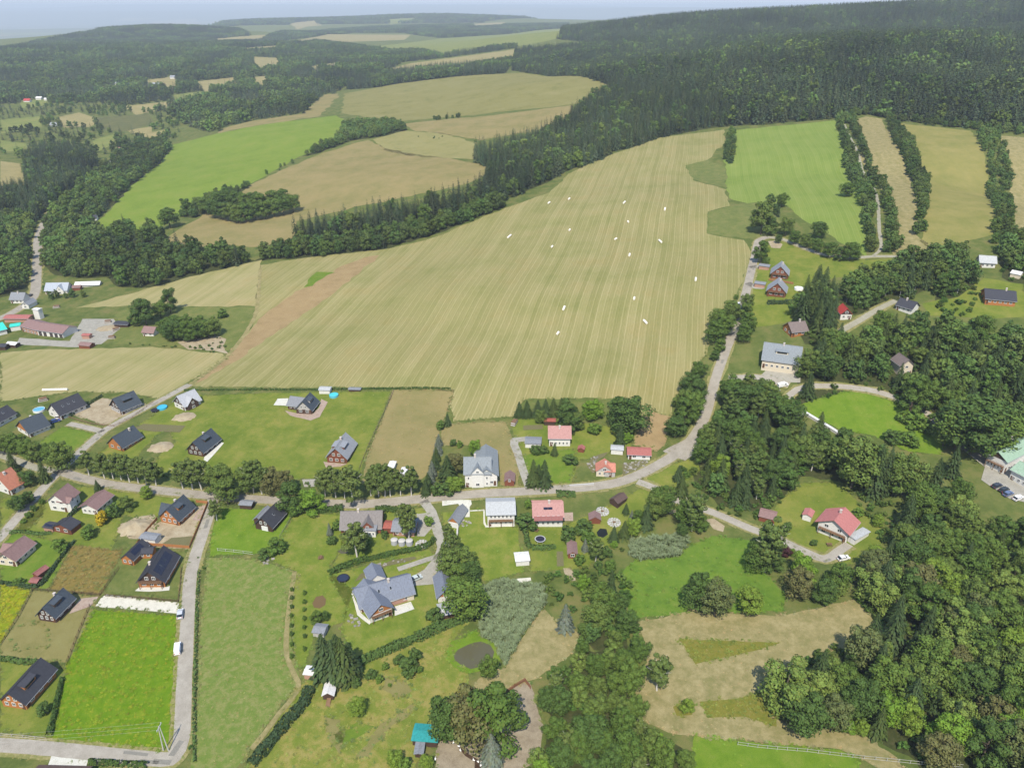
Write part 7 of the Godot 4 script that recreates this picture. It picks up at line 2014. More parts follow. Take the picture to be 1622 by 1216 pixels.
func build_paints():
	grime_tex = ramp_tex(81, 0.02, [[0.0, 0.6, 0.58, 0.56], [0.5, 0.88, 0.87, 0.86], [1.0, 1, 1, 1]], 256, 5, 0.6)
	wear_tex = ramp_tex(82, 0.02, [[0.0, 0.78, 0.77, 0.76], [0.5, 0.93, 0.93, 0.92], [1.0, 1, 1, 1]], 256, 5, 0.6)
	WALLS = {
		"white": mottled("white render", lin(0.64, 0.63, 0.60)), "cream": mottled("cream render", lin(0.60, 0.53, 0.41)), "stone": mottled("grey boarding", lin(0.42, 0.41, 0.40), 0.9, 3, 0.4),
		"woodorange": boards(lin(0.40, 0.165, 0.055)), "woodred": boards(lin(0.20, 0.07, 0.04)), "wooddark": boards(lin(0.075, 0.045, 0.035)), "brick": mottled("brick", lin(0.42, 0.25, 0.19), 0.9, 2, 0.4),
	}
	var rc := {
		"charcoal": [0.052, 0.054, 0.066], "slate": [0.062, 0.078, 0.098], "midgrey": [0.22, 0.235, 0.26], "grey": [0.27, 0.29, 0.32], "greyslate": [0.22, 0.25, 0.275], "lightgrey": [0.40, 0.42, 0.45], "palegrey": [0.42, 0.44, 0.45],
		"bluegrey": [0.18, 0.205, 0.26], "bluepale": [0.36, 0.40, 0.46], "greybrown": [0.20, 0.185, 0.18], "brown": [0.24, 0.155, 0.145], "darkbrown": [0.11, 0.075, 0.065], "taupe": [0.19, 0.155, 0.145], "maroon": [0.26, 0.11, 0.10],
		"red": [0.32, 0.10, 0.075], "redbright": [0.42, 0.055, 0.05], "redpale": [0.36, 0.135, 0.12], "pink": [0.42, 0.235, 0.215], "pinkred": [0.44, 0.18, 0.17], "orange": [0.40, 0.165, 0.105], "orangepale": [0.50, 0.21, 0.15],
		"palegreen": [0.30, 0.43, 0.33], "teal": [0.03, 0.27, 0.27], "turq": [0.05, 0.56, 0.47], "white": [0.66, 0.66, 0.65],
	}
	for k in rc:
		ROOFS[k] = mottled("roof " + k, lin(rc[k][0], rc[k][1], rc[k][2]), 0.62, 4.0, 0.4)
	M.frame = plain("white frame", lin(0.60, 0.60, 0.59), 0.5)
	M.glass = plain("window glass", lin(0.02, 0.025, 0.03), 0.08)
	M.glass.metallic_specular = 0.5
	M.panel = plain("solar panel", lin(0.012, 0.014, 0.03), 0.15)
	M.panel.metallic_specular = 0.5
	M.door = boards(lin(0.12, 0.06, 0.035))
	M.darkdoor = plain("dark gate", lin(0.06, 0.05, 0.05), 0.6)
	M.brickchim = mottled("chimney", lin(0.55, 0.50, 0.46), 0.9, 1.0, 0.4)
	M.wood = boards(lin(0.20, 0.12, 0.07))
	M.steel = plain("grey steel", lin(0.35, 0.36, 0.38), 0.4)
	M.concrete = mottled("concrete", lin(0.46, 0.45, 0.43), 0.9, 4)

var frame_mesh: Dictionary = {}

# a window set on a wall: u to the right, facing n
func window(parent: Node, c: Vector3, n: Vector3, w: float, h: float):
	var key := "%.1f %.1f" % [w, h]
	if not frame_mesh.has(key):
		var st := begin()
		var t := 0.13
		box(st, Vector3(0, h / 2 - t / 2, 0), Vector3(w, t, 0.12))
		box(st, Vector3(0, -h / 2 + t / 2, 0), Vector3(w, t, 0.16))
		box(st, Vector3(-w / 2 + t / 2, 0, 0), Vector3(t, h - 2 * t, 0.12))
		box(st, Vector3(w / 2 - t / 2, 0, 0), Vector3(t, h - 2 * t, 0.12))
		if w > 0.9:
			box(st, Vector3(0, 0, 0), Vector3(0.1, h - 2 * t, 0.11))
		st.generate_normals()
		var g := begin()
		box(g, Vector3(0, 0, -0.01), Vector3(w - 0.1, h - 0.1, 0.05))
		g.generate_normals()
		frame_mesh[key] = [st.commit(), g.commit()]
	var o := MeshInstance3D.new()
	o.name = "window"
	o.mesh = frame_mesh[key][0]
	o.material_override = M.frame
	parent.add_child(o, true)
	o.position = c + n * 0.04
	o.rotation.y = atan2(n.x, n.z)
	var p := MeshInstance3D.new()
	p.name = "pane"
	p.mesh = frame_mesh[key][1]
	p.material_override = M.glass
	o.add_child(p)

func gable_roof(w: float, l: float, e: float, rise: float, oh: float, oz: float, thick: float) -> SurfaceTool:
	var st := begin()
	var k := rise / (w * 0.5)
	var up := thick * sqrt(1.0 + k * k)
	var x := w * 0.5 + oh
	var yl := e - oh * k
	var top := e + rise
	for s in [-1.0, 1.0]:
		var pts := [Vector2(0, top + up), Vector2(0, top + 0.02), Vector2(s * x, yl + 0.02), Vector2(s * x, yl + up)]
		if s > 0:
			pts.reverse()
		extrude(st, pts, -l * 0.5 - oz, l * 0.5 + oz)
	tube(st, Vector3(0, top + up, -l * 0.5 - oz), Vector3(0, top + up, l * 0.5 + oz), 0.13, 0.13, 5)
	return st

func build_house(h: Array):
	# name, label, category, x, z, turn, w, l, eave, pitch, wall, gable, roof, features
	var w: float = h[6]
	var l: float = h[7]
	var e: float = h[8]
	var rise: float = w * 0.5 * tan(deg_to_rad(h[9]))
	var f: Dictionary = h[13]
	var y := INF
	var cs := cos(h[5])
	var sn := sin(h[5])
	for s in [[-1, -1], [1, -1], [-1, 1], [1, 1], [0, 0]]:
		var lx: float = s[0] * w * 0.5
		var lz: float = s[1] * l * 0.5
		y = minf(y, ground_y(h[3] + lx * cs + lz * sn, h[4] - lx * sn + lz * cs)) if s[0] != 0 else maxf(y, ground_y(h[3], h[4]) - 0.5)
	var o := thing(h[0], h[1], h[2], Vector3(h[3], y, h[4]), h[5])
	var wall: Material = WALLS[h[10]]
	var st := begin()
	extrude(st, [Vector2(-w / 2, -1.5), Vector2(w / 2, -1.5), Vector2(w / 2, e), Vector2(0, e + rise), Vector2(-w / 2, e)], -l / 2, l / 2)
	part("wall", st, wall, o)
	if h[11]:
		for s in [-1.0, 1.0]:
			st = begin()
			var z0: float = s * l / 2
			extrude(st, [Vector2(-w / 2 - 0.03, e - 0.25), Vector2(w / 2 + 0.03, e - 0.25), Vector2(w / 2 + 0.03, e), Vector2(0, e + rise - 0.02), Vector2(-w / 2 - 0.03, e)], minf(z0, z0 + s * 0.08), maxf(z0, z0 + s * 0.08))
			part("gable_boarding", st, WALLS[h[11]], o)
	var oh: float = f.get("oh", 0.6)
	var small := w * l < 40.0
	if small:
		oh *= 0.55
	var rm: Material = ROOFS[h[12]]
	var roof := part("roof", gable_roof(w, l, e, rise, oh, oh, 0.16), rm, o)
	if h[4] > -340.0 and w * l > 30.0:   # sheet ribs or tile courses
		st = begin()
		var run := (w * 0.5 + oh) / cos(atan2(rise, w * 0.5))
		var tilt := atan2(rise, w * 0.5)
		for s in [-1.0, 1.0]:
			var mid := Vector3(s * (w * 0.5 + oh) * 0.5, e + rise - (w * 0.5 + oh) * 0.5 * rise / (w * 0.5) + 0.19 / cos(tilt), 0)
			var bs := Basis(Vector3(0, 0, 1), -s * tilt)
			if h[12] in ["bluegrey", "greybrown", "midgrey", "palegrey", "grey", "lightgrey", "greyslate", "palegreen", "teal"]:
				for k in int((l + 2 * oh) / 0.75):
					box(st, mid + Vector3(0, 0, -l / 2 - oh + 0.4 + k * 0.75), Vector3(run - 0.1, 0.07, 0.07), bs)
			else:
				for k in int(run / 0.5):
					box(st, mid + bs * Vector3(-run * 0.5 + 0.3 + k * 0.5, 0, 0), Vector3(0.10, 0.05, l + 2 * oh - 0.1), bs)
		part("roof_courses", st, rm, roof)
	if l > 7.0:   # gutters
		for s in [-1.0, 1.0]:
			st = begin()
			tube(st, Vector3(s * (w / 2 + oh), e - oh * rise / (w / 2) + 0.02, -l / 2 - oh), Vector3(s * (w / 2 + oh), e - oh * rise / (w / 2) + 0.02, l / 2 + oh), 0.09, 0.09, 5)
			part("gutter", st, M.steel, roof)
	var slope := func(s: float, x: float, lift: float) -> Vector3: return Vector3(s * x, e + rise * (1.0 - 2.0 * x / w) + lift, 0)
	for c in f.get("chim", []):
		st = begin()
		var cx: float = c[0] * w
		var cy := e + rise * (1.0 - 2.0 * absf(cx) / w)
		box(st, Vector3(cx, cy + 0.35, c[1] * l), Vector3(0.7, 1.9, 0.7))
		box(st, Vector3(cx, cy + 1.36, c[1] * l), Vector3(0.86, 0.14, 0.86))
		part("chimney", st, M.brickchim, roof)
	var ang := atan2(rise, w * 0.5)
	if f.has("sky"):
		var s: float = f.sky[0]
		for k in int(f.sky[1]):
			var c: Vector3 = slope.call(s, w * 0.24, 0.27) + Vector3(0, 0, (k - (f.sky[1] - 1) * 0.5) * l * 0.22)
			st = begin()
			box(st, c, Vector3(1.1, 0.1, 0.75), Basis(Vector3(0, 0, 1), -s * ang))
			part("skylight", st, M.steel, roof)
			st = begin()
			box(st, c + Vector3(0, 0.05, 0), Vector3(0.96, 0.1, 0.62), Basis(Vector3(0, 0, 1), -s * ang))
			part("skylight_pane", st, M.glass, roof)
	if f.has("solar"):
		var s: float = f.solar[0]
		var rows: int = f.solar[1]
		var cols: int = f.solar[2]
		var pw := minf(1.7, l * 0.86 / cols)
		var ph := minf(1.05, (w * 0.5 / cos(ang)) * 0.8 / rows)
		for a in rows:
			for b in cols:
				st = begin()
				var x := w * 0.25 + ((a - (rows - 1) * 0.5) * ph) * cos(ang)
				box(st, slope.call(s, x, 0.31) + Vector3(0, 0, (b - (cols - 1) * 0.5) * pw), Vector3(ph - 0.06, 0.05, pw - 0.06), Basis(Vector3(0, 0, 1), -s * ang))
				part("solar_panel", st, M.panel, roof)
	for d in f.get("dorm", []):
		var s: float = d[0]
		var dz: float = d[1] * l
		var dw: float = minf(d[2], l * 0.5)
		var x0 := w * 0.30
		var yb := e + rise * (1.0 - 2.0 * x0 / w)
		var yt := minf(yb + 1.5, e + rise * 0.9)
		var x1 := w * 0.06
		var y1 := minf(yt + 0.45, e + rise * 0.98)
		st = begin()
		var prof := [Vector2(s * x0, yb - 0.3), Vector2(s * x0, yt), Vector2(s * x1, y1), Vector2(s * x1, yb - 0.3)]
		if s > 0:
			extrude(st, prof, dz - dw / 2, dz + dw / 2)
		else:
			prof.reverse()
			extrude(st, prof, dz - dw / 2, dz + dw / 2)
		var dm := part("dormer", st, WALLS[h[11] if h[11] else h[10]], roof)
		st = begin()
		prof = [Vector2(s * (x0 + 0.35), yt - 0.06), Vector2(s * (x0 + 0.35), yt + 0.1), Vector2(s * x1, y1 + 0.2), Vector2(s * x1, y1 + 0.02)]
		if s < 0:
			prof.reverse()
		extrude(st, prof, dz - dw / 2 - 0.3, dz + dw / 2 + 0.3)
		part("dormer_roof", st, rm, roof)
		st = begin()
		box(st, Vector3(s * x0, (yb + yt) * 0.5 + 0.12, dz), Vector3(0.08, minf(0.8, yt - yb - 0.3), dw * 0.8))
		part("dormer_window", st, M.glass, dm)
	for g in f.get("wing", []):
		# side, place along the ridge, width, projection, drop below the main ridge
		var s: float = g[0]
		var gw: float = g[2]
		var reach: float = w * 0.5 + g[3]
		var gz: float = g[1] * l
		var top: float = e + rise - g[4]
		var ge := minf(e, top - 0.5)
		var gr := top - ge
		var n := Node3D.new()
		n.name = "wing"
		o.add_child(n, true)
		n.position = Vector3(s * reach * 0.5, 0, gz)
		n.rotation.y = s * PI / 2
		st = begin()
		extrude(st, [Vector2(-gw / 2, -1.5), Vector2(gw / 2, -1.5), Vector2(gw / 2, ge), Vector2(0, ge + gr), Vector2(-gw / 2, ge)], -reach / 2, reach / 2 - 0.03)
		part("wing_wall", st, WALLS[h[11] if h[11] else h[10]], n)
		part("wing_roof", gable_roof(gw, reach - 0.3, ge, gr, 0.4, 0.3, 0.15), rm, n)
		window(n, Vector3(0, ge + gr * 0.25, reach / 2), Vector3(0, 0, 1), 1.1, 1.1)
		window(n, Vector3(0, minf(1.5, ge - 0.7), reach / 2), Vector3(0, 0, 1), 1.5, 1.2)
	if f.has("win"):
		var code: String = f.win
		var i := 0
		while i < code.length():
			var face := code[i]
			var up := int(code[i + 1])
			var low := int(code[i + 2])
			i += 3
			var long := w if face == "F" else l
			for row in 2:
				var n: int = low if row == 0 else up
				var tall := e > 4.0
				var yy := 1.55 if row == 0 else (e + minf(1.2, rise * 0.3) if face == "F" and not tall else (4.2 if tall else e - 0.9))
				if row == 1 and face == "F" and not tall:
					long = w * 0.62
				for k in n:
					var u := (k + 0.5 - n * 0.5) / n * long * 0.88
					var ww := clampf(long / n * 0.45, 0.7, 1.5)
					if face == "F":
						window(o, Vector3(u, yy, l / 2 + (0.08 if h[11] and yy > e - 0.6 else 0.0)), Vector3(0, 0, 1), ww, 1.25)
					elif face == "R":
						window(o, Vector3(w / 2, yy, -u), Vector3(1, 0, 0), ww, 1.25)
				long = w if face == "F" else l
			if face == "R" and low > 0:
				st = begin()
				box(st, Vector3(w / 2 + 0.02, 1.0, l * 0.5 - 0.9), Vector3(0.12, 2.1, 1.0))
				part("door", st, M.door, o)
			elif face == "F" and low > 1:
				st = begin()
				box(st, Vector3(w * 0.5 - 0.9, 1.0, l / 2 + 0.02), Vector3(1.0, 2.1, 0.12))
				part("door", st, M.door, o)
	if f.has("door"):
		st = begin()
		var gable_front: bool = l > w * 0.8 and f.door == 1 and h[14] == 0
		if gable_front:
			box(st, Vector3(0.3, 1.1, l / 2 + 0.03), Vector3(minf(2.6, w * 0.5), 2.2, 0.12))
		else:
			box(st, Vector3(w / 2 + 0.03, 1.1, 0), Vector3(0.12, 2.2, minf(2.6, l * 0.5)))
		part("garage_door", st, M.frame, o)
	for k in int(f.get("doors", 0)):
		st = begin()
		box(st, Vector3(w / 2 + 0.04, 1.6, l * 0.5 - l * (0.10 + 0.19 * k + (0.06 if k > 1 else 0.0))), Vector3(0.14, 3.0, l * 0.12))
		part("gate", st, M.darkdoor, o)
	if f.has("bal"):
		st = begin()
		var front_gable: bool = h[14] == 0
		var along := w * 0.9 if front_gable else l * 0.9
		var by := 2.6
		var bs := Basis.IDENTITY if front_gable else Basis(Vector3.UP, PI / 2)
		var z0 := (l if front_gable else w) / 2
		box(st, bs * Vector3(0, by, z0 + 0.55), Vector3(along, 0.15, 1.1), bs)
		box(st, bs * Vector3(0, by + 0.95, z0 + 1.05), Vector3(along, 0.1, 0.1), bs)
		for k in 13:
			box(st, bs * Vector3((k / 12.0 - 0.5) * (along - 0.1), by + 0.5, z0 + 1.05), Vector3(0.08, 0.8, 0.08), bs)
		for k in 3:
			box(st, bs * Vector3((k - 1) * (along * 0.5 - 0.2), by * 0.5 - 0.4, z0 + 0.98), Vector3(0.18, by + 0.75, 0.18), bs)
		part("balcony", st, M.wood, o)
	if f.has("porch"):
		st = begin()
		box(st, Vector3(w / 2 + 0.9, e - 0.35, 0), Vector3(2.0, 0.16, l), Basis(Vector3(0, 0, 1), -0.45))
		part("porch_roof", st, ROOFS[f.porch], o)
	if f.has("ramp"):
		st = begin()
		box(st, Vector3(0.2, 0.35, l / 2 + 1.4), Vector3(1.2, 0.08, 3.0), Basis(Vector3(1, 0, 0), 0.28))
		part("ramp", st, M.wood, o)

# ---------------------------------------------------------------- plants
class Leaves:
	var v := PackedVector3Array()
	var n := PackedVector3Array()
	var c := PackedColorArray()
	func kite(p: Vector3, u: Vector3, w: Vector3, nrm: Vector3, col: Color):
		var q := [p - u, p + w, p + u, p - w]
		var front: bool = (q[2] - q[0]).cross(q[1] - q[0]).dot(nrm) > 0.0
		for k in ([0, 1, 2, 0, 2, 3] if front else [0, 2, 1, 0, 3, 2]):
			v.append(q[k])
			n.append(nrm)
			c.append(col)
	func mesh(m: Mesh, mat: Material) -> ArrayMesh:
		var a := []
		a.resize(Mesh.ARRAY_MAX)
		a[Mesh.ARRAY_VERTEX] = v
		a[Mesh.ARRAY_NORMAL] = n
		a[Mesh.ARRAY_COLOR] = c
		var out: ArrayMesh = m if m else ArrayMesh.new()
		out.add_surface_from_arrays(Mesh.PRIMITIVE_TRIANGLES, a)
		out.surface_set_material(out.get_surface_count() - 1, mat)
		return out

func any_dir(r: RandomNumberGenerator) -> Vector3:
	var y := r.randf_range(-1, 1)
	var a := r.randf() * TAU
	var s := sqrt(1.0 - y * y)
	return Vector3(cos(a) * s, y, sin(a) * s)

func leaf_tone(r: RandomNumberGenerator) -> Color:
	var t := r.randf_range(0.62, 1.3)
	return Color(t * r.randf_range(0.88, 1.18), t, t * r.randf_range(0.75, 1.1))

# a crown of lobes: leaf sprays spread through each lobe's outer shell
func crown(seed_: int, h: float, low: float, wide: float, lobes: int, count: int, size: float, pointed := 0.0, droop := 0.0) -> Leaves:
	var r := RandomNumberGenerator.new()
	r.seed = seed_
	var at_: Array[Vector3] = []
	var rad: Array[float] = []
	for k in lobes:
		var f := (k + 0.5) / lobes
		var y := lerpf(low + 0.1 * h, h * 0.86, f)
		var env := wide * sqrt(maxf(0.05, 1.0 - pow(absf(f - 0.38) / 0.72, 2.0))) * lerpf(1.0, 1.0 - f, pointed)
		var a := k * 2.4 + r.randf() * 0.8
		var d := env * r.randf_range(0.3, 0.85)
		at_.append(Vector3(cos(a) * d, y + r.randf_range(-0.05, 0.07) * h, sin(a) * d))
		rad.append(maxf(env * r.randf_range(0.28, 0.52), wide * 0.17))
	var L := Leaves.new()
	var made := 0
	var tries := 0
	while made < count and tries < count * 6:
		tries += 1
		var k := r.randi() % lobes
		var d := any_dir(r)
		if d.y < -0.55 and r.randf() < 0.6:
			continue
		var p := at_[k] + d * Vector3(1, 0.85, 1) * rad[k] * r.randf_range(0.55, 1.22)
		var deep := false
		for m in lobes:
			if m != k and p.distance_to(at_[m]) < rad[m] * 0.5:
				deep = true
				break
		if deep:
			continue
		made += 1
		var nrm := (d + any_dir(r) * 0.8 + Vector3(0, 0.25, 0)).normalized()
		var u := nrm.cross(any_dir(r)).normalized()
		u = (u + Vector3(0, -droop, 0)).normalized()
		var w := nrm.cross(u).normalized()
		var s := size * r.randf_range(0.6, 1.25)
		L.kite(p, u * s * 0.62, w * s * 0.4, (nrm + d * 0.6).normalized(), leaf_tone(r))
	return L

func conifer(seed_: int, h: float, wide: float, tiers: int, branches: int, sprays: int) -> Leaves:
	var r := RandomNumberGenerator.new()
	r.seed = seed_
	var L := Leaves.new()
	for t in tiers:
		var f := float(t) / tiers
		var y := lerpf(h * 0.08, h * 0.97, pow(f, 0.92))
		var reach := wide * pow(1.0 - f, 0.82) * r.randf_range(0.82, 1.12) + 0.12
		var nb := maxi(4, int(branches * (1.0 - 0.5 * f)))
		for b in nb:
			var a := TAU * (b + r.randf_range(-0.35, 0.35)) / nb + t * 1.3
			var out := Vector3(cos(a), 0, sin(a))
			var rr := reach * r.randf_range(0.72, 1.12)
			for s in sprays:
				var g := (s + 0.7) / sprays
				var p := out * rr * g + Vector3(0, y - rr * g * g * 0.42 + r.randf_range(-0.15, 0.15), 0)
				var long := rr / sprays * 0.95 + 0.12
				var side := Vector3(-out.z, 0, out.x)
				var dip := (out + Vector3(0, -0.75 * g, 0) + side * r.randf_range(-0.5, 0.5)).normalized()
				var w := (side + Vector3(0, r.randf_range(-0.5, 0.3), 0)).normalized()
				var nrm := (w.cross(dip))
				if nrm.y < 0:
					nrm = -nrm
				L.kite(p, dip * long, w * long * r.randf_range(0.45, 0.75), (nrm + out * 0.7).normalized(), leaf_tone(r))
	return L

func tube(st: SurfaceTool, a: Vector3, b: Vector3, ra: float, rb: float, sides := 6):
	var d := (b - a).normalized()
	var u := d.cross(Vector3(0.3, 0.1, 1)).normalized()
	var w := d.cross(u)
	for k in sides:
		var c0 := cos(TAU * k / sides) * u + sin(TAU * k / sides) * w
		var c1 := cos(TAU * (k + 1) / sides) * u + sin(TAU * (k + 1) / sides) * w
		quad(st, a + c0 * ra, a + c1 * ra, b + c1 * rb, b + c0 * rb)

func trunk(seed_: int, h: float, thick: float, limbs: int) -> SurfaceTool:
	var r := RandomNumberGenerator.new()
	r.seed = seed_
	var st := begin()
	var bend := Vector3(r.randf_range(-0.3, 0.3), 0, r.randf_range(-0.3, 0.3))
	tube(st, Vector3(0, -0.6, 0), Vector3(0, h * 0.35, 0) + bend, thick, thick * 0.75)
	tube(st, Vector3(0, h * 0.35, 0) + bend, Vector3(0, h * 0.82, 0), thick * 0.75, thick * 0.2)
	for k in limbs:
		var a := k * 2.4
		var y := h * r.randf_range(0.3, 0.55)
		tube(st, Vector3(0, y, 0) + bend * 0.8, Vector3(cos(a) * h * 0.2, y + h * 0.2, sin(a) * h * 0.2), thick * 0.4, thick * 0.12, 4)
	return st

func leafmat(called: String, c: Color, back := 0.25) -> StandardMaterial3D:
	var m := StandardMaterial3D.new()
	m.resource_name = called
	m.albedo_color = c
	m.vertex_color_use_as_albedo = true
	m.roughness = 0.75
	m.metallic_specular = 0.25
	m.backlight_enabled = true
	m.backlight = Color(back, back, back * 0.6)
	return m

var KIND := {}   # kind -> {name, variants: [[trunk mesh, crown mesh, nominal height]], mats: [...], bark}

func build_kinds():
	var bark := plain("bark", lin(0.10, 0.08, 0.06), 0.95)
	var pale := plain("birch bark", lin(0.5, 0.48, 0.44), 0.9)
	var leafy := []
	for k in 5:
		leafy.append([trunk(k, 12, 0.26, 5).commit(), crown(10 + k, 12, 1.0 + 0.6 * (k % 3), 3.9 + 0.25 * (k % 3), 17 + 2 * k, 4600, 0.47).mesh(null, null), 12.0])
	var birch := []
	for k in 3:
		birch.append([trunk(20 + k, 13, 0.2, 5).commit(), crown(30 + k, 13, 2.2, 2.9, 20, 3600, 0.44, 0.25, 0.7).mesh(null, null), 13.0])
	var spruce := []
	for k in 4:
		spruce.append([trunk(40 + k, 15, 0.22, 0).commit(), conifer(50 + k, 15, 2.7 + 0.25 * k, 24, 13, 5).mesh(null, null), 15.0])
	var bush := []
	for k in 3:
		bush.append([trunk(60 + k, 3.2, 0.08, 3).commit(), crown(70 + k, 3.4, 0.0, 1.4, 12, 900, 0.36).mesh(null, null), 3.2])
	var willow := []
	for k in 2:
		willow.append([trunk(80 + k, 11, 0.26, 4).commit(), crown(90 + k, 11, 0.6, 4.3, 13, 4200, 0.44, 0.0, 0.3).mesh(null, null), 11.0])
	var g := func(r_, g_, b_): return leafmat("leaves", lin(r_, g_, b_))
	KIND = {
		"b": ["leafy_tree", leafy, [g.call(0.0774, 0.131, 0.0248), g.call(0.0982, 0.155, 0.0289), g.call(0.067, 0.116, 0.0269), g.call(0.11, 0.16, 0.0351)], bark],
		"l": ["leafy_tree", leafy, [g.call(0.132, 0.23, 0.0269), g.call(0.149, 0.223, 0.031)], bark],
		"r": ["leafy_tree", leafy, [g.call(0.125, 0.128, 0.046), g.call(0.112, 0.139, 0.0475)], bark],
		"w": ["willow_tree", willow, [g.call(0.156, 0.216, 0.0466), g.call(0.138, 0.201, 0.0434)], bark],
		"i": ["birch_tree", birch, [g.call(0.111, 0.152, 0.0392), g.call(0.0982, 0.142, 0.0362)], pale],
		"s": ["spruce_tree", spruce, [g.call(0.0476, 0.0773, 0.0248), g.call(0.0625, 0.0921, 0.0248), g.call(0.0537, 0.0861, 0.031)], bark],
		"p": ["blue_spruce", spruce, [g.call(0.13, 0.155, 0.12)], bark],
		"u": ["shrub", bush, [g.call(0.0863, 0.148, 0.0269), g.call(0.111, 0.186, 0.031), g.call(0.0745, 0.126, 0.031)], bark],
		"y": ["shrub", bush, [g.call(0.4, 0.3, 0.02)], bark],
		"m": ["shrub", bush, [g.call(0.05, 0.018, 0.02)], bark],
	}

func plant(kind: String, x: float, z: float, h: float, wide: float) -> Node3D:
	var K: Array = KIND[kind]
	var pick := int(hash2(x, z) * 997.0)
	var V: Array = K[1][pick % K[1].size()]
	var o := Node3D.new()
	o.name = numbered(K[0])
	add_child(o)
	o.position = at(x, z)
	o.rotation.y = hash2(z, x) * TAU
	var s: float = h / V[2]
	o.scale = Vector3(s * wide, s, s * wide)
	var t := MeshInstance3D.new()
	t.name = "trunk"
	t.mesh = V[0]
	t.material_override = K[3]
	o.add_child(t)
	var c := MeshInstance3D.new()
	c.name = "crown"
	c.mesh = V[1]
	c.material_override = K[2][(pick / 7) % K[2].size()]
	o.add_child(c)
	return o

func build_trees():
	for t in TREES:
		var o := plant(t[1], t[2], t[3], t[4], t[5])
		o.set_meta("label", t[6].replace("$", TREE_WORDS[t[1]]).replace("@", TREE_GROUPS[t[0]][1].substr(2)))
		o.set_meta("category", "shrub" if t[1] in ["u", "y", "m"] else "tree")
		o.set_meta("group", TREE_GROUPS[t[0]][0])

var keep_out := []    # outlines that carry no wild trees

func free_at(p: Vector2) -> bool:
	for k in keep_out:
		if k[0].has_point(p) and Geometry2D.is_point_in_polygon(p, k[1]):
			return false
	return true

func free_of_roads(p: Vector2) -> bool:
	for k in keep_out:
		if k.size() > 2 and k[0].has_point(p) and Geometry2D.is_point_in_polygon(p, k[1]):
			return false
	return true

func box_of(poly: PackedVector2Array) -> Rect2:
	var r := Rect2(poly[0], Vector2.ZERO)
	for p in poly:
		r = r.expand(p)
	return r

func copies(called: String, mesh: Mesh, list: Array, cols: PackedColorArray, parent: Node) -> MultiMeshInstance3D:
	var mm := MultiMesh.new()
	mm.transform_format = MultiMesh.TRANSFORM_3D
	mm.use_colors = true
	mm.mesh = mesh
	mm.instance_count = list.size()
	for i in list.size():
		mm.set_instance_transform(i, list[i])
		mm.set_instance_color(i, cols[i])
	var o := MultiMeshInstance3D.new()
	o.name = called
	o.multimesh = mm
	parent.add_child(o, true)
	return o

func in_sight(p: Vector3) -> bool:   # leave out what lies well outside the photograph's field
	return -p.z > 60.0 and absf(p.x) < -p.z * 0.80 + 60.0

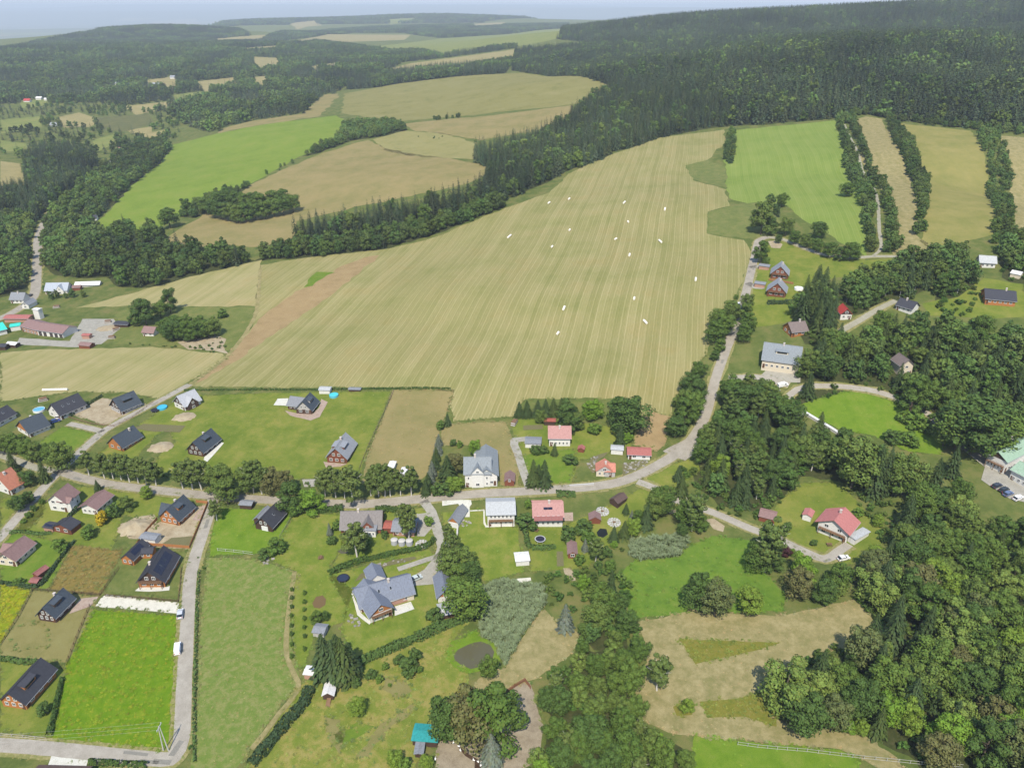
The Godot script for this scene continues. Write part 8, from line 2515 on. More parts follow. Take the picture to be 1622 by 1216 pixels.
func build_woods():
	for f in FIELDS:
		keep_out.append([box_of(packed(f[4])), packed(f[4])])
	for f in PAVED:
		keep_out.append([box_of(packed(f[2])), packed(f[2])])
	for r in ROADS:
		for poly in Geometry2D.offset_polyline(path_points(r[3]), r[2] * 0.5 + 2.0):
			keep_out.append([box_of(poly), poly, 1])
	for h in HOUSES:
		var deep: float = 13.0 if h[4] > -700.0 else 13.0 + h[4] * -0.05
		var c := PackedVector2Array([Vector2(h[3] - 9, h[4] - 9), Vector2(h[3] + 9, h[4] - 9), Vector2(h[3] + 9, h[4] + deep), Vector2(h[3] - 9, h[4] + deep)])
		keep_out.append([box_of(c), c])
	var r := RandomNumberGenerator.new()
	r.seed = 77
	var leaf := leafmat("woodland leaves", lin(0.088, 0.138, 0.034))
	var needle := leafmat("woodland needles", lin(0.05, 0.072, 0.034), 0.15)
	var bark: Material = KIND.s[3]
	var sets := {}
	for k in 4:
		sets["n%d" % k] = [conifer(200 + k, 15, 2.6, 13, 8, 3).mesh(null, needle), 15.0]
		sets["f%d" % k] = [conifer(210 + k, 15, 2.7, 9, 6, 2).mesh(null, needle), 15.0]
		sets["b%d" % k] = [crown(220 + k, 12, 0.8, 4.2, 15, 1300, 0.85).mesh(null, leaf), 12.0]
		sets["g%d" % k] = [crown(230 + k, 12, 0.8, 4.2, 11, 320, 1.7).mesh(null, leaf), 12.0]
	for k in 2:
		for conif in 2:
			var L := Leaves.new()
			for t in 10:
				var one := conifer(300 + k * 20 + t, 18, 3.6, 5, 4, 1) if conif else crown(330 + k * 20 + t, 14, 0, 5.5, 5, 40, 4.5)
				var off := Vector3(r.randf_range(-14, 14), 0, r.randf_range(-14, 14))
				var s := r.randf_range(0.75, 1.15)
				for i in one.v.size():
					L.v.append(one.v[i] * s + off)
				L.n.append_array(one.n)
				L.c.append_array(one.c)
			sets[("c%d" if conif else "d%d") % k] = [L.mesh(null, needle if conif else leaf), 18.0]
	var wood := noise(5, 0.006, 3)
	var lists := {}
	var tints := {}
	for w in WOODS:
		var poly := packed(w[0])
		var b := box_of(poly)
		var step: float = w[1]
		var x := b.position.x
		while x < b.end.x:
			var z := b.position.y
			while z < b.end.y:
				var p := Vector2(x + r.randf_range(-0.45, 0.45) * step, z + r.randf_range(-0.45, 0.45) * step)
				z += step
				if not Geometry2D.is_point_in_polygon(p, poly):
					continue
				var g := at(p.x, p.y)
				if not in_sight(g) or not (free_at(p) if w[6] == 0 else free_of_roads(p)):
					continue
				var share: float = w[2]
				var conif := r.randf() < share
				if share > 0.3 and share < 0.9:
					conif = wood.get_noise_2d(p.x, p.y) * 2.2 + r.randf_range(-0.35, 0.35) < share - 0.5
				var key: String = [("n" if conif else "b"), ("f" if conif else "g"), ("c" if conif else "d")][w[3]]
				key += str(r.randi() % (2 if w[3] == 2 else 4))
				var h := r.randf_range(w[4], w[5]) * (1.0 if conif or w[3] == 2 else 0.82)
				var s: float = h / sets[key][1]
				var wide := s * r.randf_range(0.85, 1.2)
				if w[3] == 2:
					wide = step / 20.0
				if not lists.has(key):
					lists[key] = []
					tints[key] = PackedColorArray()
				lists[key].append(Transform3D(Basis(Vector3.UP, r.randf() * TAU).scaled(Vector3(wide, s, wide)), g))
				var t := r.randf_range(0.68, 1.35) * (1.0 + 0.7 * wood.get_noise_2d(p.x * 0.7 + 900.0, p.y * 0.7))
				tints[key].append(Color(t * r.randf_range(0.84, 1.14), t, t * r.randf_range(0.8, 1.2)))
			x += step
	for t in WOOD_TREES:
		var conif: bool = t[2] < 0.0
		var key := ("n" if conif else "b") + str(r.randi() % 4)
		var s: float = absf(t[2]) / sets[key][1]
		var wide := s * r.randf_range(1.0, 1.25)
		lists[key].append(Transform3D(Basis(Vector3.UP, r.randf() * TAU).scaled(Vector3(wide, s, wide)), at(t[0], t[1])))
		var tn := r.randf_range(0.75, 1.3)
		tints[key].append(Color(tn * r.randf_range(0.84, 1.14), tn, tn * r.randf_range(0.8, 1.1)))
	var root := Node3D.new()
	root.name = "woodland"
	root.set_meta("kind", "stuff")
	root.set_meta("label", "dense woodland of spruces and leafy trees over the hills and field edges")
	root.set_meta("category", "woodland")
	add_child(root)
	var total := 0
	for key in lists:
		total += lists[key].size()
		copies("spruce_stand" if key[0] in ["n", "f", "c"] else "leafy_stand", sets[key][0], lists[key], tints[key], root)
	print("woodland ", total)
	# undergrowth
	var low: Array[Transform3D] = []
	var lowc := PackedColorArray()
	for u in THICKETS + UNDER:
		var poly := packed(u[0])
		var b := box_of(poly)
		var x := b.position.x
		while x < b.end.x:
			var z := b.position.y
			while z < b.end.y:
				var p := Vector2(x + r.randf_range(-0.5, 0.5) * u[1], z + r.randf_range(-0.5, 0.5) * u[1])
				z += u[1]
				if Geometry2D.is_point_in_polygon(p, poly) and r.randf() < 0.85:
					var s := r.randf_range(u[2], u[3]) / 3.2
					low.append(Transform3D(Basis(Vector3.UP, r.randf() * TAU).scaled(Vector3(s * 1.3, s, s * 1.3)), at(p.x, p.y)))
					var t := r.randf_range(0.75, 1.4)
					lowc.append(Color(t * r.randf_range(0.85, 1.25), t, t * 0.9))
			x += u[1]
	var shrubs := crown(400, 3.3, 0.0, 1.7, 8, 420, 0.5).mesh(null, leafmat("undergrowth leaves", lin(0.07, 0.125, 0.028)))
	var under := copies("undergrowth", shrubs, low, lowc, self)
	under.set_meta("kind", "stuff")
	under.set_meta("label", "low leafy undergrowth along ditches, wood edges and lanes")
	print("undergrowth ", low.size())
	# reeds
	var R := Leaves.new()
	r.seed = 9
	for k in 40:
		var a := r.randf() * TAU
		var p := Vector3(r.randf_range(-0.6, 0.6), 0, r.randf_range(-0.6, 0.6))
		var lean := Vector3(cos(a) * 0.8, r.randf_range(0.8, 1.5), sin(a) * 0.8).normalized()
		var wd := lean.cross(Vector3.UP).normalized()
		R.kite(p + lean * 0.6, lean * 0.65, wd * 0.13, (Vector3.UP * 1.5 + wd.cross(lean)).normalized(), leaf_tone(r))
	low = []
	lowc = PackedColorArray()
	for f in FIELDS:
		if f[1] in ["reed"]:
			var poly := packed(f[4])
			var b := box_of(poly)
			for k in int(b.get_area() * 1.6):
				var p := Vector2(r.randf_range(b.position.x, b.end.x), r.randf_range(b.position.y, b.end.y))
				if Geometry2D.is_point_in_polygon(p, poly):
					var s := r.randf_range(0.8, 1.3)
					low.append(Transform3D(Basis(Vector3.UP, r.randf() * TAU).scaled(Vector3(s, s, s)), at(p.x, p.y)))
					var t := r.randf_range(0.8, 1.2)
					lowc.append(Color(t, t, t))
	var reed := copies("reeds", R.mesh(null, leafmat("reed leaves", lin(0.16, 0.205, 0.11))), low, lowc, self)
	reed.set_meta("kind", "stuff")
	reed.set_meta("label", "grey green reeds standing in the wet hollows")

# loose tufts over the unmown ground and along the field edges
const TUFTS := {
	"rough": [0.35, 0.4, 0.16, 0.18, 0.055], "rough_green": [0.25, 0.5, 0.15, 0.18, 0.055], "rough_brown": [0.6, 0.45, 0.20, 0.17, 0.055], "rough_gold": [0.6, 0.4, 0.155, 0.185, 0.035],
	"meadow_straw": [0.22, 0.4, 0.19, 0.22, 0.05], "marsh": [0.14, 0.4, 0.12, 0.20, 0.03], "meadow_vivid": [0.5, 0.35, 0.17, 0.23, 0.015], "yellow_bright": [0.7, 0.4, 0.26, 0.27, 0.02], "mown_mottled": [0.3, 0.2, 0.21, 0.22, 0.075],
	"lawn_olive": [0.06, 0.25, 0.17, 0.19, 0.05], "lawn_green": [0.05, 0.25, 0.17, 0.22, 0.04], "tan_pale": [0.25, 0.2, 0.29, 0.245, 0.12], "tan": [0.15, 0.25, 0.28, 0.235, 0.10], "lawn_vivid": [0.06, 0.25, 0.15, 0.23, 0.03],
}

func build_tufts():
	var r := RandomNumberGenerator.new()
	r.seed = 31
	var L := Leaves.new()
	for k in 16:
		var a := r.randf() * TAU
		var p := Vector3(r.randf_range(-0.5, 0.5), 0, r.randf_range(-0.5, 0.5))
		var lean := Vector3(cos(a), r.randf_range(0.5, 1.1), sin(a)).normalized()
		var wd := lean.cross(Vector3.UP).normalized()
		L.kite(p + lean * 0.45, lean * 0.5, wd * 0.14, (Vector3.UP * 1.5 + wd.cross(lean)).normalized(), leaf_tone(r))
	var list := []
	var cols := PackedColorArray()
	for f in FIELDS:
		var poly := packed(f[4])
		var b := box_of(poly)
		var near := -b.end.y
		if near > 330.0:
			continue
		var t: Array = TUFTS.get(f[1], [0.0, 0.35, 0.15, 0.18, 0.05])
		for k in int(b.get_area() * t[0]):
			var p := Vector2(r.randf_range(b.position.x, b.end.x), r.randf_range(b.position.y, b.end.y))
			if -p.y < 340.0 and Geometry2D.is_point_in_polygon(p, poly) and in_sight(Vector3(p.x, 0, p.y)):
				tuft(p, t, r, list, cols)
		for i in poly.size():
			var a := poly[i]
			var c := poly[(i + 1) % poly.size()]
			for k in int(a.distance_to(c) * 1.3):
				var p := a.lerp(c, r.randf()) + Vector2(r.randf_range(-0.7, 0.7), r.randf_range(-0.7, 0.7))
				if -p.y < 380.0 and r.randf() < 0.75:
					tuft(p, [0, 0.4, t[2] * 0.85, t[3] * 0.92, t[4] * 0.9], r, list, cols)
	for rd in ROADS:
		var line := smooth_line(path_points(rd[3]))
		for i in line.size() - 1:
			var side := (line[i + 1] - line[i]).orthogonal().normalized()
			for k in int(line[i].distance_to(line[i + 1]) * 1.6):
				var p: Vector2 = line[i].lerp(line[i + 1], r.randf()) + side * (1 if r.randf() < 0.5 else -1) * (rd[2] * 0.5 + r.randf_range(0.15, 1.5))
				if -p.y < 380.0:
					tuft(p, [0, 0.35, 0.20, 0.21, 0.07], r, list, cols)
	var o := copies("grass_tufts", L.mesh(null, leafmat("grass blades", Color.WHITE, 0.2)), list, cols, self)
	o.set_meta("kind", "stuff")
	o.set_meta("label", "tufts of taller grass over the meadows and along the field edges")
	print("tufts ", list.size())

func tuft(p: Vector2, t: Array, r: RandomNumberGenerator, list: Array, cols: PackedColorArray):
	var s: float = t[1] * r.randf_range(0.6, 1.4)
	list.append(Transform3D(Basis(Vector3.UP, r.randf() * TAU).scaled(Vector3(s * 1.6, s, s * 1.6)), at(p.x, p.y)))
	var k := r.randf_range(0.75, 1.25)
	cols.append(Color(t[2] * k * r.randf_range(0.85, 1.2), t[3] * k, t[4] * k))

# ---------------------------------------------------------------- smaller things
func lathe(st: SurfaceTool, prof: Array, sides := 14, off := Vector3.ZERO):
	for k in sides:
		var a0 := TAU * k / sides
		var a1 := TAU * (k + 1) / sides
		for i in prof.size() - 1:
			var p: Vector2 = prof[i]
			var q_: Vector2 = prof[i + 1]
			quad(st, off + Vector3(cos(a1) * p.x, p.y, sin(a1) * p.x), off + Vector3(cos(a0) * p.x, p.y, sin(a0) * p.x), off + Vector3(cos(a0) * q_.x, q_.y, sin(a0) * q_.x), off + Vector3(cos(a1) * q_.x, q_.y, sin(a1) * q_.x))

func build_bales():
	var film := plain("bale film", lin(0.70, 0.67, 0.60), 0.4)
	var st := begin()
	lathe(st, [Vector2(0.0, -0.62), Vector2(0.5, -0.62), Vector2(0.62, -0.52), Vector2(0.65, 0.0), Vector2(0.62, 0.52), Vector2(0.5, 0.62), Vector2(0.0, 0.62)], 14)
	st.generate_normals()
	var bale := st.commit()
	for b in BALES:
		var n: int = b[4]
		var o := thing("wrapped_bale_row", b[5], "hay bales", Vector3(b[0], ground_y(b[0], b[1]), b[1]), b[2], "wrapped bale rows on the hayfield")
		for k in n:
			var m := MeshInstance3D.new()
			m.name = "bale"
			m.mesh = bale
			m.material_override = film
			o.add_child(m, true)
			var z := (k - (n - 1) * 0.5) * 1.26
			var g := ground_y(b[0] + sin(b[2]) * z, b[1] + cos(b[2]) * z)
			m.position = Vector3(0, 0.63 + g - o.position.y, z)
			m.rotation = Vector3(PI / 2, 0, 0)

func build_cars():
	var tyre := plain("tyre", lin(0.02, 0.02, 0.02), 0.9)
	var rim := plain("rim", lin(0.4, 0.4, 0.42), 0.35)
	var light := plain("headlight", lin(0.8, 0.8, 0.8), 0.1)
	var tail := plain("tail light", lin(0.4, 0.02, 0.02), 0.2)
	var tst := begin()
	lathe(tst, [Vector2(0.18, -0.1), Vector2(0.30, -0.1), Vector2(0.33, -0.06), Vector2(0.33, 0.06), Vector2(0.30, 0.1), Vector2(0.18, 0.1)], 12)
	tst.generate_normals()
	var rst := begin()
	lathe(rst, [Vector2(0, -0.09), Vector2(0.19, -0.08), Vector2(0.19, 0.08), Vector2(0, 0.09)], 10)
	rst.generate_normals()
	var tm := tst.commit()
	var rm := rst.commit()
	for c in CARS:
		var van: bool = c[4] == "van"
		var g := at(c[0], c[1])
		g.y += 0.16
		var o := thing("parked_van" if van else "parked_car", c[5], "van" if van else "car", g, c[2], "parked cars")
		var n := ground_n(c[0], c[1])
		var paint := plain("car paint", lin(c[3][0], c[3][1], c[3][2]), 0.25)
		paint.clearcoat_enabled = true
		paint.clearcoat = 0.6
		var L := 4.9 if van else 4.3
		# side outline, front to +z, drawn as x = along
		var low := [Vector2(-L / 2, 0.3), Vector2(L / 2 - 0.05, 0.3), Vector2(L / 2, 0.55), Vector2(L / 2 - 0.15, 0.8), Vector2(L * 0.28, 0.98), Vector2(-L / 2 + 0.2, 1.0), Vector2(-L / 2, 0.8)]
		var top := [Vector2(-L / 2 + 0.15, 0.98), Vector2(L * 0.27, 0.98), Vector2(L * 0.10, 1.43), Vector2(-L * 0.28, 1.47), Vector2(-L / 2 + 0.35, 1.38)]
		if van:
			top = [Vector2(-L / 2 + 0.04, 0.98), Vector2(L * 0.33, 0.98), Vector2(L * 0.22, 1.85), Vector2(-L / 2 + 0.08, 1.9)]
		var body := begin()
		extrude(body, low, -0.88, 0.88)
		var turn_ := Basis(Vector3.UP, -PI / 2)
		var b := part("body", body, paint, o)
		b.basis = turn_
		var cab := begin()
		extrude(cab, top, -0.76, 0.76)
		var cb := part("cabin_glass", cab, M.glass, o)
		cb.basis = turn_
		var rf := begin()
		var r0: Vector2 = top[2]
		var r1: Vector2 = top[3]
		extrude(rf, [Vector2(r1.x - 0.1, r1.y - 0.02), Vector2(r0.x + 0.05, r0.y - 0.02), Vector2(r0.x - 0.02, r0.y + 0.05), Vector2(r1.x - 0.08, r1.y + 0.05)], -0.78, 0.78)
		part("roof", rf, paint, o).basis = turn_
		if van:
			var pb := begin()
			extrude(pb, [Vector2(-L / 2 + 0.02, 0.97), Vector2(L * 0.08, 0.97), Vector2(L * 0.08, 1.88), Vector2(-L / 2 + 0.06, 1.92)], -0.80, 0.80)
			part("cargo_side", pb, paint, o).basis = turn_
		for s in [[-1, -1], [1, -1], [-1, 1], [1, 1]]:
			var w := MeshInstance3D.new()
			w.name = "wheel"
			w.mesh = tm
			w.material_override = tyre
			o.add_child(w, true)
			w.position = Vector3(s[0] * 0.80, 0.33, s[1] * L * 0.31)
			w.rotation.z = PI / 2
			var ri := MeshInstance3D.new()
			ri.name = "rim"
			ri.mesh = rm
			ri.material_override = rim
			w.add_child(ri)
		for s in [-1, 1]:
			var hl := begin()
			box(hl, Vector3(s * 0.62, 0.70, L / 2 - 0.06), Vector3(0.36, 0.16, 0.12))
			part("headlight", hl, light, o)
			var tl := begin()
			box(tl, Vector3(s * 0.68, 0.82, -L / 2 + 0.05), Vector3(0.28, 0.2, 0.12))
			part("tail_light", tl, tail, o)
		o.basis = Basis(Quaternion(Vector3.UP, n)) * o.basis
		o.position.y -= 0.0

func build_hedges():
	for h in HEDGES:
		var line := smooth_line(path_points(h[0]))
		var r := RandomNumberGenerator.new()
		r.seed = int(absf(line[0].x) * 10.0) + 3
		var L := Leaves.new()
		var c0 := line[line.size() / 2]
		var org := at(c0.x, c0.y)
		var wd: float = h[1]
		var ht: float = h[2]
		for i in line.size() - 1:
			var a := line[i]
			var b := line[i + 1]
			var side := (b - a).orthogonal().normalized()
			var swell := 0.85 + 0.3 * hash2(a.x, a.y)
			for k in int(a.distance_to(b) * (ht + wd) * 9.0 * h[3]):
				var q_ := a.lerp(b, r.randf())
				var t := r.randf_range(0.0, PI)
				var ox := cos(t) * wd * 0.5 * swell * r.randf_range(0.8, 1.1)
				var oy := pow(sin(t), 0.6) * ht * swell * r.randf_range(0.75, 1.08)
				var p2 := q_ + side * ox
				var nrm := (Vector3(side.x * cos(t), sin(t), side.y * cos(t)) + any_dir(r) * 0.6).normalized()
				var u := nrm.cross(any_dir(r)).normalized()
				var s := r.randf_range(0.25, 0.5)
				L.kite(Vector3(p2.x, ground_y(p2.x, p2.y) + oy, p2.y) - org, u * s, nrm.cross(u) * s * 0.7, nrm, leaf_tone(r))
		var o := MeshInstance3D.new()
		o.name = numbered("hedge")
		o.mesh = L.mesh(null, null)
		o.material_override = leafmat("hedge leaves", lin(h[4][0], h[4][1], h[4][2]))
		add_child(o)
		o.position = org
		o.set_meta("label", h[5])
		o.set_meta("category", "hedge")

func build_fences():
	for f in FENCES:
		var line := path_points(f[0])
		var c0 := line[0]
		var o := thing("fence", f[4], "fence", at(c0.x, c0.y))
		var mat := boards(lin(f[3][0], f[3][1], f[3][2]))
		var ht: float = f[1]
		var posts := begin()
		var org := o.position
		for i in line.size() - 1:
			var a := line[i]
			var b := line[i + 1]
			var n := maxi(1, int(a.distance_to(b) / 2.5))
			for k in n:
				var p := a.lerp(b, float(k) / n)
				var q_ := a.lerp(b, float(k + 1) / n)
				var pa := at(p.x, p.y) - org
				var pb := at(q_.x, q_.y) - org
				box(posts, pa + Vector3(0, ht * 0.5 - 0.1, 0), Vector3(0.12, ht + 0.3, 0.12))
				var d := pb - pa
				var bs := Basis.looking_at(d.normalized(), Vector3.UP)
				var rail := begin()
				for m in int(f[2]):
					box(rail, (pa + pb) * 0.5 + Vector3(0, ht * (0.25 + 0.75 * m / maxf(1.0, f[2] - 1)) - 0.08, 0), Vector3(0.05, f[5], d.length()), bs)
				part("fence_panel", rail, mat, o)
		part("post_row", posts, mat, o)

func build_yard_things():
	# water tanks
	for k in TANKS.size():
		var t: Array = TANKS[k]
		var o := thing("water_tank", t[2], "tank", at(t[0], t[1]), 0, "three grey water tanks")
		var st := begin()
		lathe(st, [Vector2(1.2, -0.3), Vector2(1.25, 0.0), Vector2(1.25, 1.7), Vector2(1.15, 1.85)], 18)
		part("shell", st, M.steel, o)
		st = begin()
		lathe(st, [Vector2(1.32, 1.8), Vector2(1.3, 1.9), Vector2(0.5, 2.2), Vector2(0.0, 2.25)], 18)
		part("lid", st, M.concrete, o)
		st = begin()
		lathe(st, [Vector2(1.28, 0.8), Vector2(1.3, 0.85), Vector2(1.28, 0.9)], 18)
		part("hoop", st, M.steel, o)
	for t in TRAMPOLINES:
		var o := thing(t[0], t[6], t[7], at(t[1], t[2]))
		var st := begin()
		var R: float = t[3]
		if t[0] == "trampoline":
			lathe(st, [Vector2(R - 0.35, 0.78), Vector2(R - 0.35, 0.84), Vector2(R, 0.84), Vector2(R, 0.76), Vector2(R - 0.35, 0.78)], 24)
			part("rim_pad", st, plain("pad", lin(t[5][0], t[5][1], t[5][2]), 0.6), o)
			st = begin()
			lathe(st, [Vector2(R - 0.36, 0.80), Vector2(0, 0.76)], 24)
			part("mat", st, plain("mat", lin(t[4][0], t[4][1], t[4][2]), 0.8), o)
			for k in 6:
				st = begin()
				tube(st, Vector3(cos(k * TAU / 6) * (R - 0.1), -0.3, sin(k * TAU / 6) * (R - 0.1)), Vector3(cos(k * TAU / 6) * (R - 0.1), 0.8, sin(k * TAU / 6) * (R - 0.1)), 0.05, 0.05)
				part("leg", st, M.steel, o)
		else:
			lathe(st, [Vector2(R, -0.3), Vector2(R, 1.0), Vector2(R - 0.12, 1.02), Vector2(R - 0.14, 0.8)], 24)
			part("pool_wall", st, plain("pool wall", lin(t[5][0], t[5][1], t[5][2]), 0.5), o)
			st = begin()
			lathe(st, [Vector2(R - 0.13, 0.86), Vector2(0, 0.861)], 24)
			part("pool_water", st, plain("pool water", lin(t[4][0], t[4][1], t[4][2]), 0.05), o)
	for c in CIRCLES:
		var o := thing("stone_circle", c[3], "paving", at(c[0], c[1]))
		var r := RandomNumberGenerator.new()
		r.seed = 5
		for ring in 3:
			var rad: float = c[2] * (0.95 - ring * 0.3)
			var n := int(rad * 6.5)
			for k in n:
				var st := begin()
				var a := TAU * k / n
				var p := Vector3(cos(a) * rad, 0, sin(a) * rad)
				p.y = ground_y(c[0] + p.x, c[1] + p.z) - o.position.y + 0.08
				box(st, p, Vector3(0.7, 0.25, 0.8) * r.randf_range(0.8, 1.1), Basis(Vector3.UP, -a + r.randf_range(-0.2, 0.2)))
				part("stone", st, WALLS.stone if r.randf() < 0.4 else M.concrete, o)
		var st := begin()
		for k in 3:
			tube(st, Vector3(cos(k * 2.1) * 0.7, 0.2, sin(k * 2.1) * 0.7), Vector3(-cos(k * 2.1) * 0.6, 0.45, -sin(k * 2.1) * 0.6), 0.16, 0.12)
		part("firewood", st, M.wood, o)
	# heaps of spoil
	for h in HEAPS:
		var o := thing("sand_heap", h[4], "sand heap", at(h[0], h[1]))
		var st := SurfaceTool.new()
		st.begin(Mesh.PRIMITIVE_TRIANGLES)
		var n := 18
		var nz := noise(int(absf(h[0])), 0.35, 3)
		for j in n + 1:
			for i in n + 1:
				var u := Vector2(i * 2.0 / n - 1.0, j * 2.0 / n - 1.0)
				var x: float = u.x * h[2]
				var z: float = u.y * h[2] * 0.8
				var d := u.length() + 0.25 * nz.get_noise_2d(x, z)
				var hh: float = h[3] * pow(maxf(0.0, 1.0 - d), 0.8) + 0.35 * maxf(0.0, 1.0 - d) * nz.get_noise_2d(x * 3, z * 3)
				st.add_vertex(Vector3(x, ground_y(h[0] + x, h[1] + z) - o.position.y + (hh if d < 1.0 else -0.3), z))
		for j in n:
			for i in n:
				var a := j * (n + 1) + i
				for k in [a, a + 1, a + n + 1, a + 1, a + n + 2, a + n + 1]:
					st.add_index(k)
		part("heap", st, M.sand, o)
	# geese along the ditch
	var down := plain("white down", lin(0.8, 0.8, 0.78), 0.9)
	for g in GEESE:
		var L := SurfaceTool.new()
		L.begin(Mesh.PRIMITIVE_TRIANGLES)
		L.set_smooth_group(0)
		lathe(L, [Vector2(0.0, 0.18), Vector2(0.17, 0.26), Vector2(0.21, 0.38), Vector2(0.12, 0.5), Vector2(0.06, 0.58), Vector2(0.05, 0.78), Vector2(0.075, 0.85), Vector2(0.04, 0.93), Vector2(0, 0.95)], 8)
		box(L, Vector3(0, 0.36, -0.26), Vector3(0.2, 0.16, 0.34))
		box(L, Vector3(0, 0.86, 0.12), Vector3(0.05, 0.04, 0.14))
		for s in [-1, 1]:
			box(L, Vector3(s * 0.08, 0.1, 0), Vector3(0.03, 0.24, 0.03))
		L.generate_normals()
		var o := MeshInstance3D.new()
		o.name = numbered("goose")
		o.mesh = L.commit()
		o.material_override = down
		add_child(o)
		o.position = at(g[0], g[1])
		o.position.y += 0.02
		o.rotation.y = g[0] * 7.0
		o.scale = Vector3.ONE * 1.15
		o.set_meta("label", g[2])
		o.set_meta("category", "goose")
		o.set_meta("group", "geese in the duck yard")
	# power pole with its wires
	var P: Array = POLE
	var o := thing("power_pole", "double concrete power pole with crossarm and wires by the lane bend", "pole", at(P[0], P[1]))
	for s in [-1, 1]:
		var st := begin()
		tube(st, Vector3(s * 0.7, -0.6, 0), Vector3(s * 0.18, 9.0, 0), 0.17, 0.12, 8)
		part("pole", st, M.concrete, o)
	var arm := begin()
	box(arm, Vector3(0, 8.9, 0), Vector3(0.16, 0.16, 2.8))
	part("crossarm", arm, M.steel, o)
	for k in 3:
		var st := begin()
		lathe(st, [Vector2(0.0, 8.98), Vector2(0.07, 8.98), Vector2(0.09, 9.12), Vector2(0.05, 9.28), Vector2(0, 9.3)], 8, Vector3(0, 0, (k - 1) * 1.2))
		part("insulator", st, M.frame, o)
		var wi := begin()
		var a := Vector3(0, 9.28, (k - 1) * 1.2)
		var far_ := Vector3(-95, 9.2, 6 + (k - 1) * 1.2)
		for j in 16:
			var f0 := j / 16.0
			var f1 := (j + 1) / 16.0
			tube(wi, a.lerp(far_, f0) - Vector3(0, 6.0 * f0 * (1 - f0), 0), a.lerp(far_, f1) - Vector3(0, 6.0 * f1 * (1 - f1), 0), 0.012, 0.012, 3)
		part("wire", wi, M.steel, o)
	# saplings of the young orchard
	for s in SAPLINGS:
		var t := plant("u", s[0], s[1], 1.9, 0.75)
		t.set_meta("label", s[2])
		t.set_meta("category", "sapling")
		t.set_meta("group", "young orchard saplings")
	for t in PICNIC:
		var to := thing("picnic_table", t[2], "table", at(t[0], t[1]), t[0])
		var st := begin()
		box(st, Vector3(0, 0.74, 0), Vector3(1.9, 0.06, 0.8))
		part("table_top", st, M.wood, to)
		for s in [-1, 1]:
			st = begin()
			box(st, Vector3(0, 0.45, s * 0.75), Vector3(1.9, 0.05, 0.28))
			part("bench", st, M.wood, to)
			st = begin()
			box(st, Vector3(s * 0.7, 0.33, 0), Vector3(0.1, 0.78, 0.1))
			box(st, Vector3(s * 0.7, 0.40, 0), Vector3(0.08, 0.08, 1.7))
			part("leg", st, M.wood, to)
	# stacks of boards and pallets in the works yard
	for s in STACKS:
		var so := thing("timber_stack", s[3], "timber stack", at(s[0], s[1]), s[2])
		for k in 4:
			var st := begin()
			box(st, Vector3((k % 2) * 0.15, 0.2 + k * 0.42, 0), Vector3(4.2 - 0.3 * k, 0.36, 2.0))
			part("layer", st, M.wood if k % 2 else M.concrete, so)
	for w in LOW_WALLS:
		var line := path_points(w[0])
		var wo := thing("retaining_wall", w[3], "wall", at(line[0].x, line[0].y))
		for i in line.size() - 1:
			var a := at(line[i].x, line[i].y) - wo.position
			var b := at(line[i + 1].x, line[i + 1].y) - wo.position
			var st := begin()
			box(st, (a + b) * 0.5 + Vector3(0, w[2] * 0.5 - 0.4, 0), Vector3(w[1], w[2] + 0.8, a.distance_to(b) + w[1]), Basis.looking_at((b - a).normalized(), Vector3.UP))
			part("wall_length", st, M.concrete, wo)
			st = begin()
			box(st, (a + b) * 0.5 + Vector3(0, w[2] + 0.06, 0), Vector3(w[1] + 0.2, 0.12, a.distance_to(b) + w[1]), Basis.looking_at((b - a).normalized(), Vector3.UP))
			part("coping", st, M.frame if w[1] > 1.0 else M.concrete, wo)
	# rockeries
	var r := RandomNumberGenerator.new()
	r.seed = 21
	var L := begin()
	for k in 8:
		pass
	var rock := begin()
	box(rock, Vector3.ZERO, Vector3(0.7, 0.5, 0.6), Basis(Vector3(0.3, 1, 0.2).normalized(), 0.6))
	box(rock, Vector3(0.25, 0.05, 0.2), Vector3(0.5, 0.45, 0.5), Basis(Vector3(0.5, 1, 0.7).normalized(), 1.4))
	rock.generate_normals()
	var rmesh := rock.commit()
	var rm := mottled("rock", lin(0.29, 0.275, 0.25), 0.9, 1.0, 0.4)
	rm.vertex_color_use_as_albedo = true
	rmesh.surface_set_material(0, rm)
	var list := []
	var cols := PackedColorArray()
	for q_ in ROCKERIES:
		var poly := packed(q_)
		var b := box_of(poly)
		for k in int(b.get_area() * 0.8):
			var p := Vector2(r.randf_range(b.position.x, b.end.x), r.randf_range(b.position.y, b.end.y))
			if Geometry2D.is_point_in_polygon(p, poly):
				var s := r.randf_range(0.4, 1.3)
				list.append(Transform3D(Basis(Vector3.UP, r.randf() * TAU).scaled(Vector3(s, s, s)), at(p.x, p.y)))
				var t := r.randf_range(0.7, 1.3)
				cols.append(Color(t, t, t))
	var ro := copies("rockery_stones", rmesh, list, cols, self)
	ro.set_meta("kind", "stuff")
	ro.set_meta("label", "loose grey stones of the garden rockeries")
	# ponds
	for p in PONDS:
		var so := sheet(numbered("pond"), ragged(packed(p[0]), 0.3), p[1] if p[1] is Material else M[p[1]], 0.10)
		setting(so, p[2])


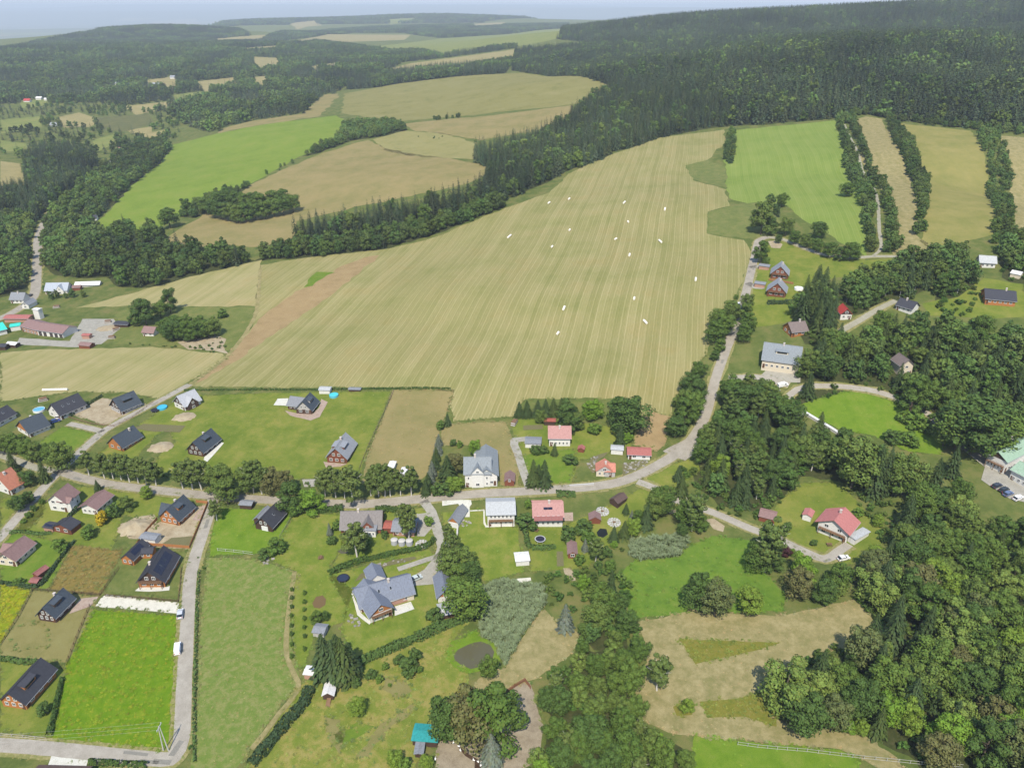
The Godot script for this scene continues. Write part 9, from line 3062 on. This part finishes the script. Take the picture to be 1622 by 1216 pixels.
func _ready():
	# camera
	var cam := Camera3D.new()
	cam.name = "camera"
	cam.fov = CAM_FOV
	cam.near = 1.0
	cam.far = 90000.0
	cam.position = Vector3(0, CAM_Y, 0)
	cam.rotation_degrees = Vector3(-CAM_PITCH, 0, 0)
	add_child(cam)
	cam.current = true
	# sky
	var e := Environment.new()
	var sky := Sky.new()
	var sm := ProceduralSkyMaterial.new()
	sm.sky_top_color = Color(0.50, 0.64, 0.85)
	sm.sky_horizon_color = Color(0.95, 0.97, 0.99)
	sm.sky_curve = 0.18
	sm.ground_bottom_color = Color(0.45, 0.48, 0.40)
	sm.ground_horizon_color = Color(0.85, 0.90, 0.94)
	sm.sun_angle_max = 8.0
	sm.energy_multiplier = 0.95
	sky.sky_material = sm
	e.background_mode = Environment.BG_SKY
	e.sky = sky
	e.tonemap_mode = Environment.TONE_MAPPER_LINEAR
	e.tonemap_exposure = 1.33
	e.sdfgi_enabled = true
	e.ssao_enabled = true
	e.ssil_enabled = true
	e.fog_enabled = true
	e.fog_density = 0.00009
	e.fog_light_color = Color(0.89, 0.945, 1.0)
	var we := WorldEnvironment.new()
	we.name = "environment"
	we.environment = e
	add_child(we)
	# sun, high behind the viewer
	var sun := DirectionalLight3D.new()
	sun.name = "sun"
	sun.light_energy = 1.55
	sun.light_color = Color(1.0, 0.965, 0.90)
	sun.light_angular_distance = 0.5
	sun.shadow_enabled = true
	add_child(sun)
	sun.look_at_from_position(Vector3.ZERO, Vector3(0.075, -0.795, -0.60))
	build_materials()
	build_relief()
	print("relief ", Time.get_ticks_msec())
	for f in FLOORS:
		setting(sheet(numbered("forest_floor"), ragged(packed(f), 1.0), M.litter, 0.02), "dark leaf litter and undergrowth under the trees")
	for f in FIELDS:
		var o := sheet(numbered(f[0]), ragged(packed(f[4]), f[3]), M[f[1]], 0.03 * f[2], HAY_TURN)
		setting(o, FIELD_WORDS.get(f[1], f[0].replace("_", " ") + " of " + M[f[1]].resource_name))
	var rng := RandomNumberGenerator.new()
	rng.seed = 12
	for k in 46:   # the patchwork of the far lowland
		var d := rng.randf_range(9500.0, 26000.0)
		var a := rng.randf_range(-0.62, 0.30)
		var c := Vector2(sin(a), -cos(a)) * d
		var w := rng.randf_range(250.0, 800.0)
		var l := rng.randf_range(250.0, 700.0)
		var field := sheet(numbered("lowland_field"), PackedVector2Array([c + Vector2(-w, -l), c + Vector2(w, -l * 0.8), c + Vector2(w * 0.9, l), c + Vector2(-w * 0.8, l * 0.9)]), M.tan_far if k % 3 else M.green_far, 0.5)
		setting(field, "far pale field of the hazy lowland")
	for r in ROADS:
		var line := smooth_line(path_points(r[3]))
		if not r[1] in ["gravel", "tan_pale"] and r[0] != "hill_track":
			for poly in Geometry2D.offset_polyline(line, r[2] * 0.5 + 1.1, Geometry2D.JOIN_ROUND, Geometry2D.END_BUTT):
				if not Geometry2D.is_polygon_clockwise(poly):
					setting(sheet(numbered("verge"), ragged(poly, 0.5), M.verge, 0.115), "dry grass verge beside the " + r[0].replace("_", " "))
		for poly in Geometry2D.offset_polyline(line, r[2] * 0.5, Geometry2D.JOIN_ROUND, Geometry2D.END_BUTT):
			if not Geometry2D.is_polygon_clockwise(poly):
				var o := sheet(numbered(r[0]), ragged(poly, 0.12), M[r[1]], 0.15)
				setting(o, "pale grey " + r[0].replace("_", " "))
	for k in 26:   # tar patches where the lanes were mended
		var r: Array = ROADS[[0, 0, 0, 1, 5, 5, 8, 10][k % 8]]
		var line := smooth_line(path_points(r[3]))
		var i := rng.randi_range(3, line.size() - 4)
		var d := (line[i + 1] - line[i]).normalized()
		var side := d.orthogonal()
		var c: Vector2 = line[i] + side * rng.randf_range(-0.3, 0.3) * r[2]
		var half := Vector2(rng.randf_range(0.7, 3.5), rng.randf_range(0.3, 0.8))
		setting(sheet(numbered("road_patch"), ragged(PackedVector2Array([c - d * half.x - side * half.y, c + d * half.x - side * half.y, c + d * half.x * 0.9 + side * half.y, c - d * half.x + side * half.y]), 0.1), M.tar, 0.165), "darker mended patch in the " + r[0].replace("_", " "))
	for f in PAVED:
		var o := sheet(numbered(f[0]), ragged(packed(f[2]), 0.2), M[f[1]], 0.13)
		setting(o, f[0].replace("_", " ") + " of pale stone")
	print("sheets ", Time.get_ticks_msec())
	build_paints()
	for h in HOUSES:
		build_house(h)
	print("houses ", Time.get_ticks_msec())
	build_kinds()
	build_trees()
	print("trees ", Time.get_ticks_msec())
	build_woods()
	print("woods ", Time.get_ticks_msec())
	build_tufts()
	build_bales()
	build_cars()
	build_hedges()
	build_fences()
	build_yard_things()

	print("done ", Time.get_ticks_msec())
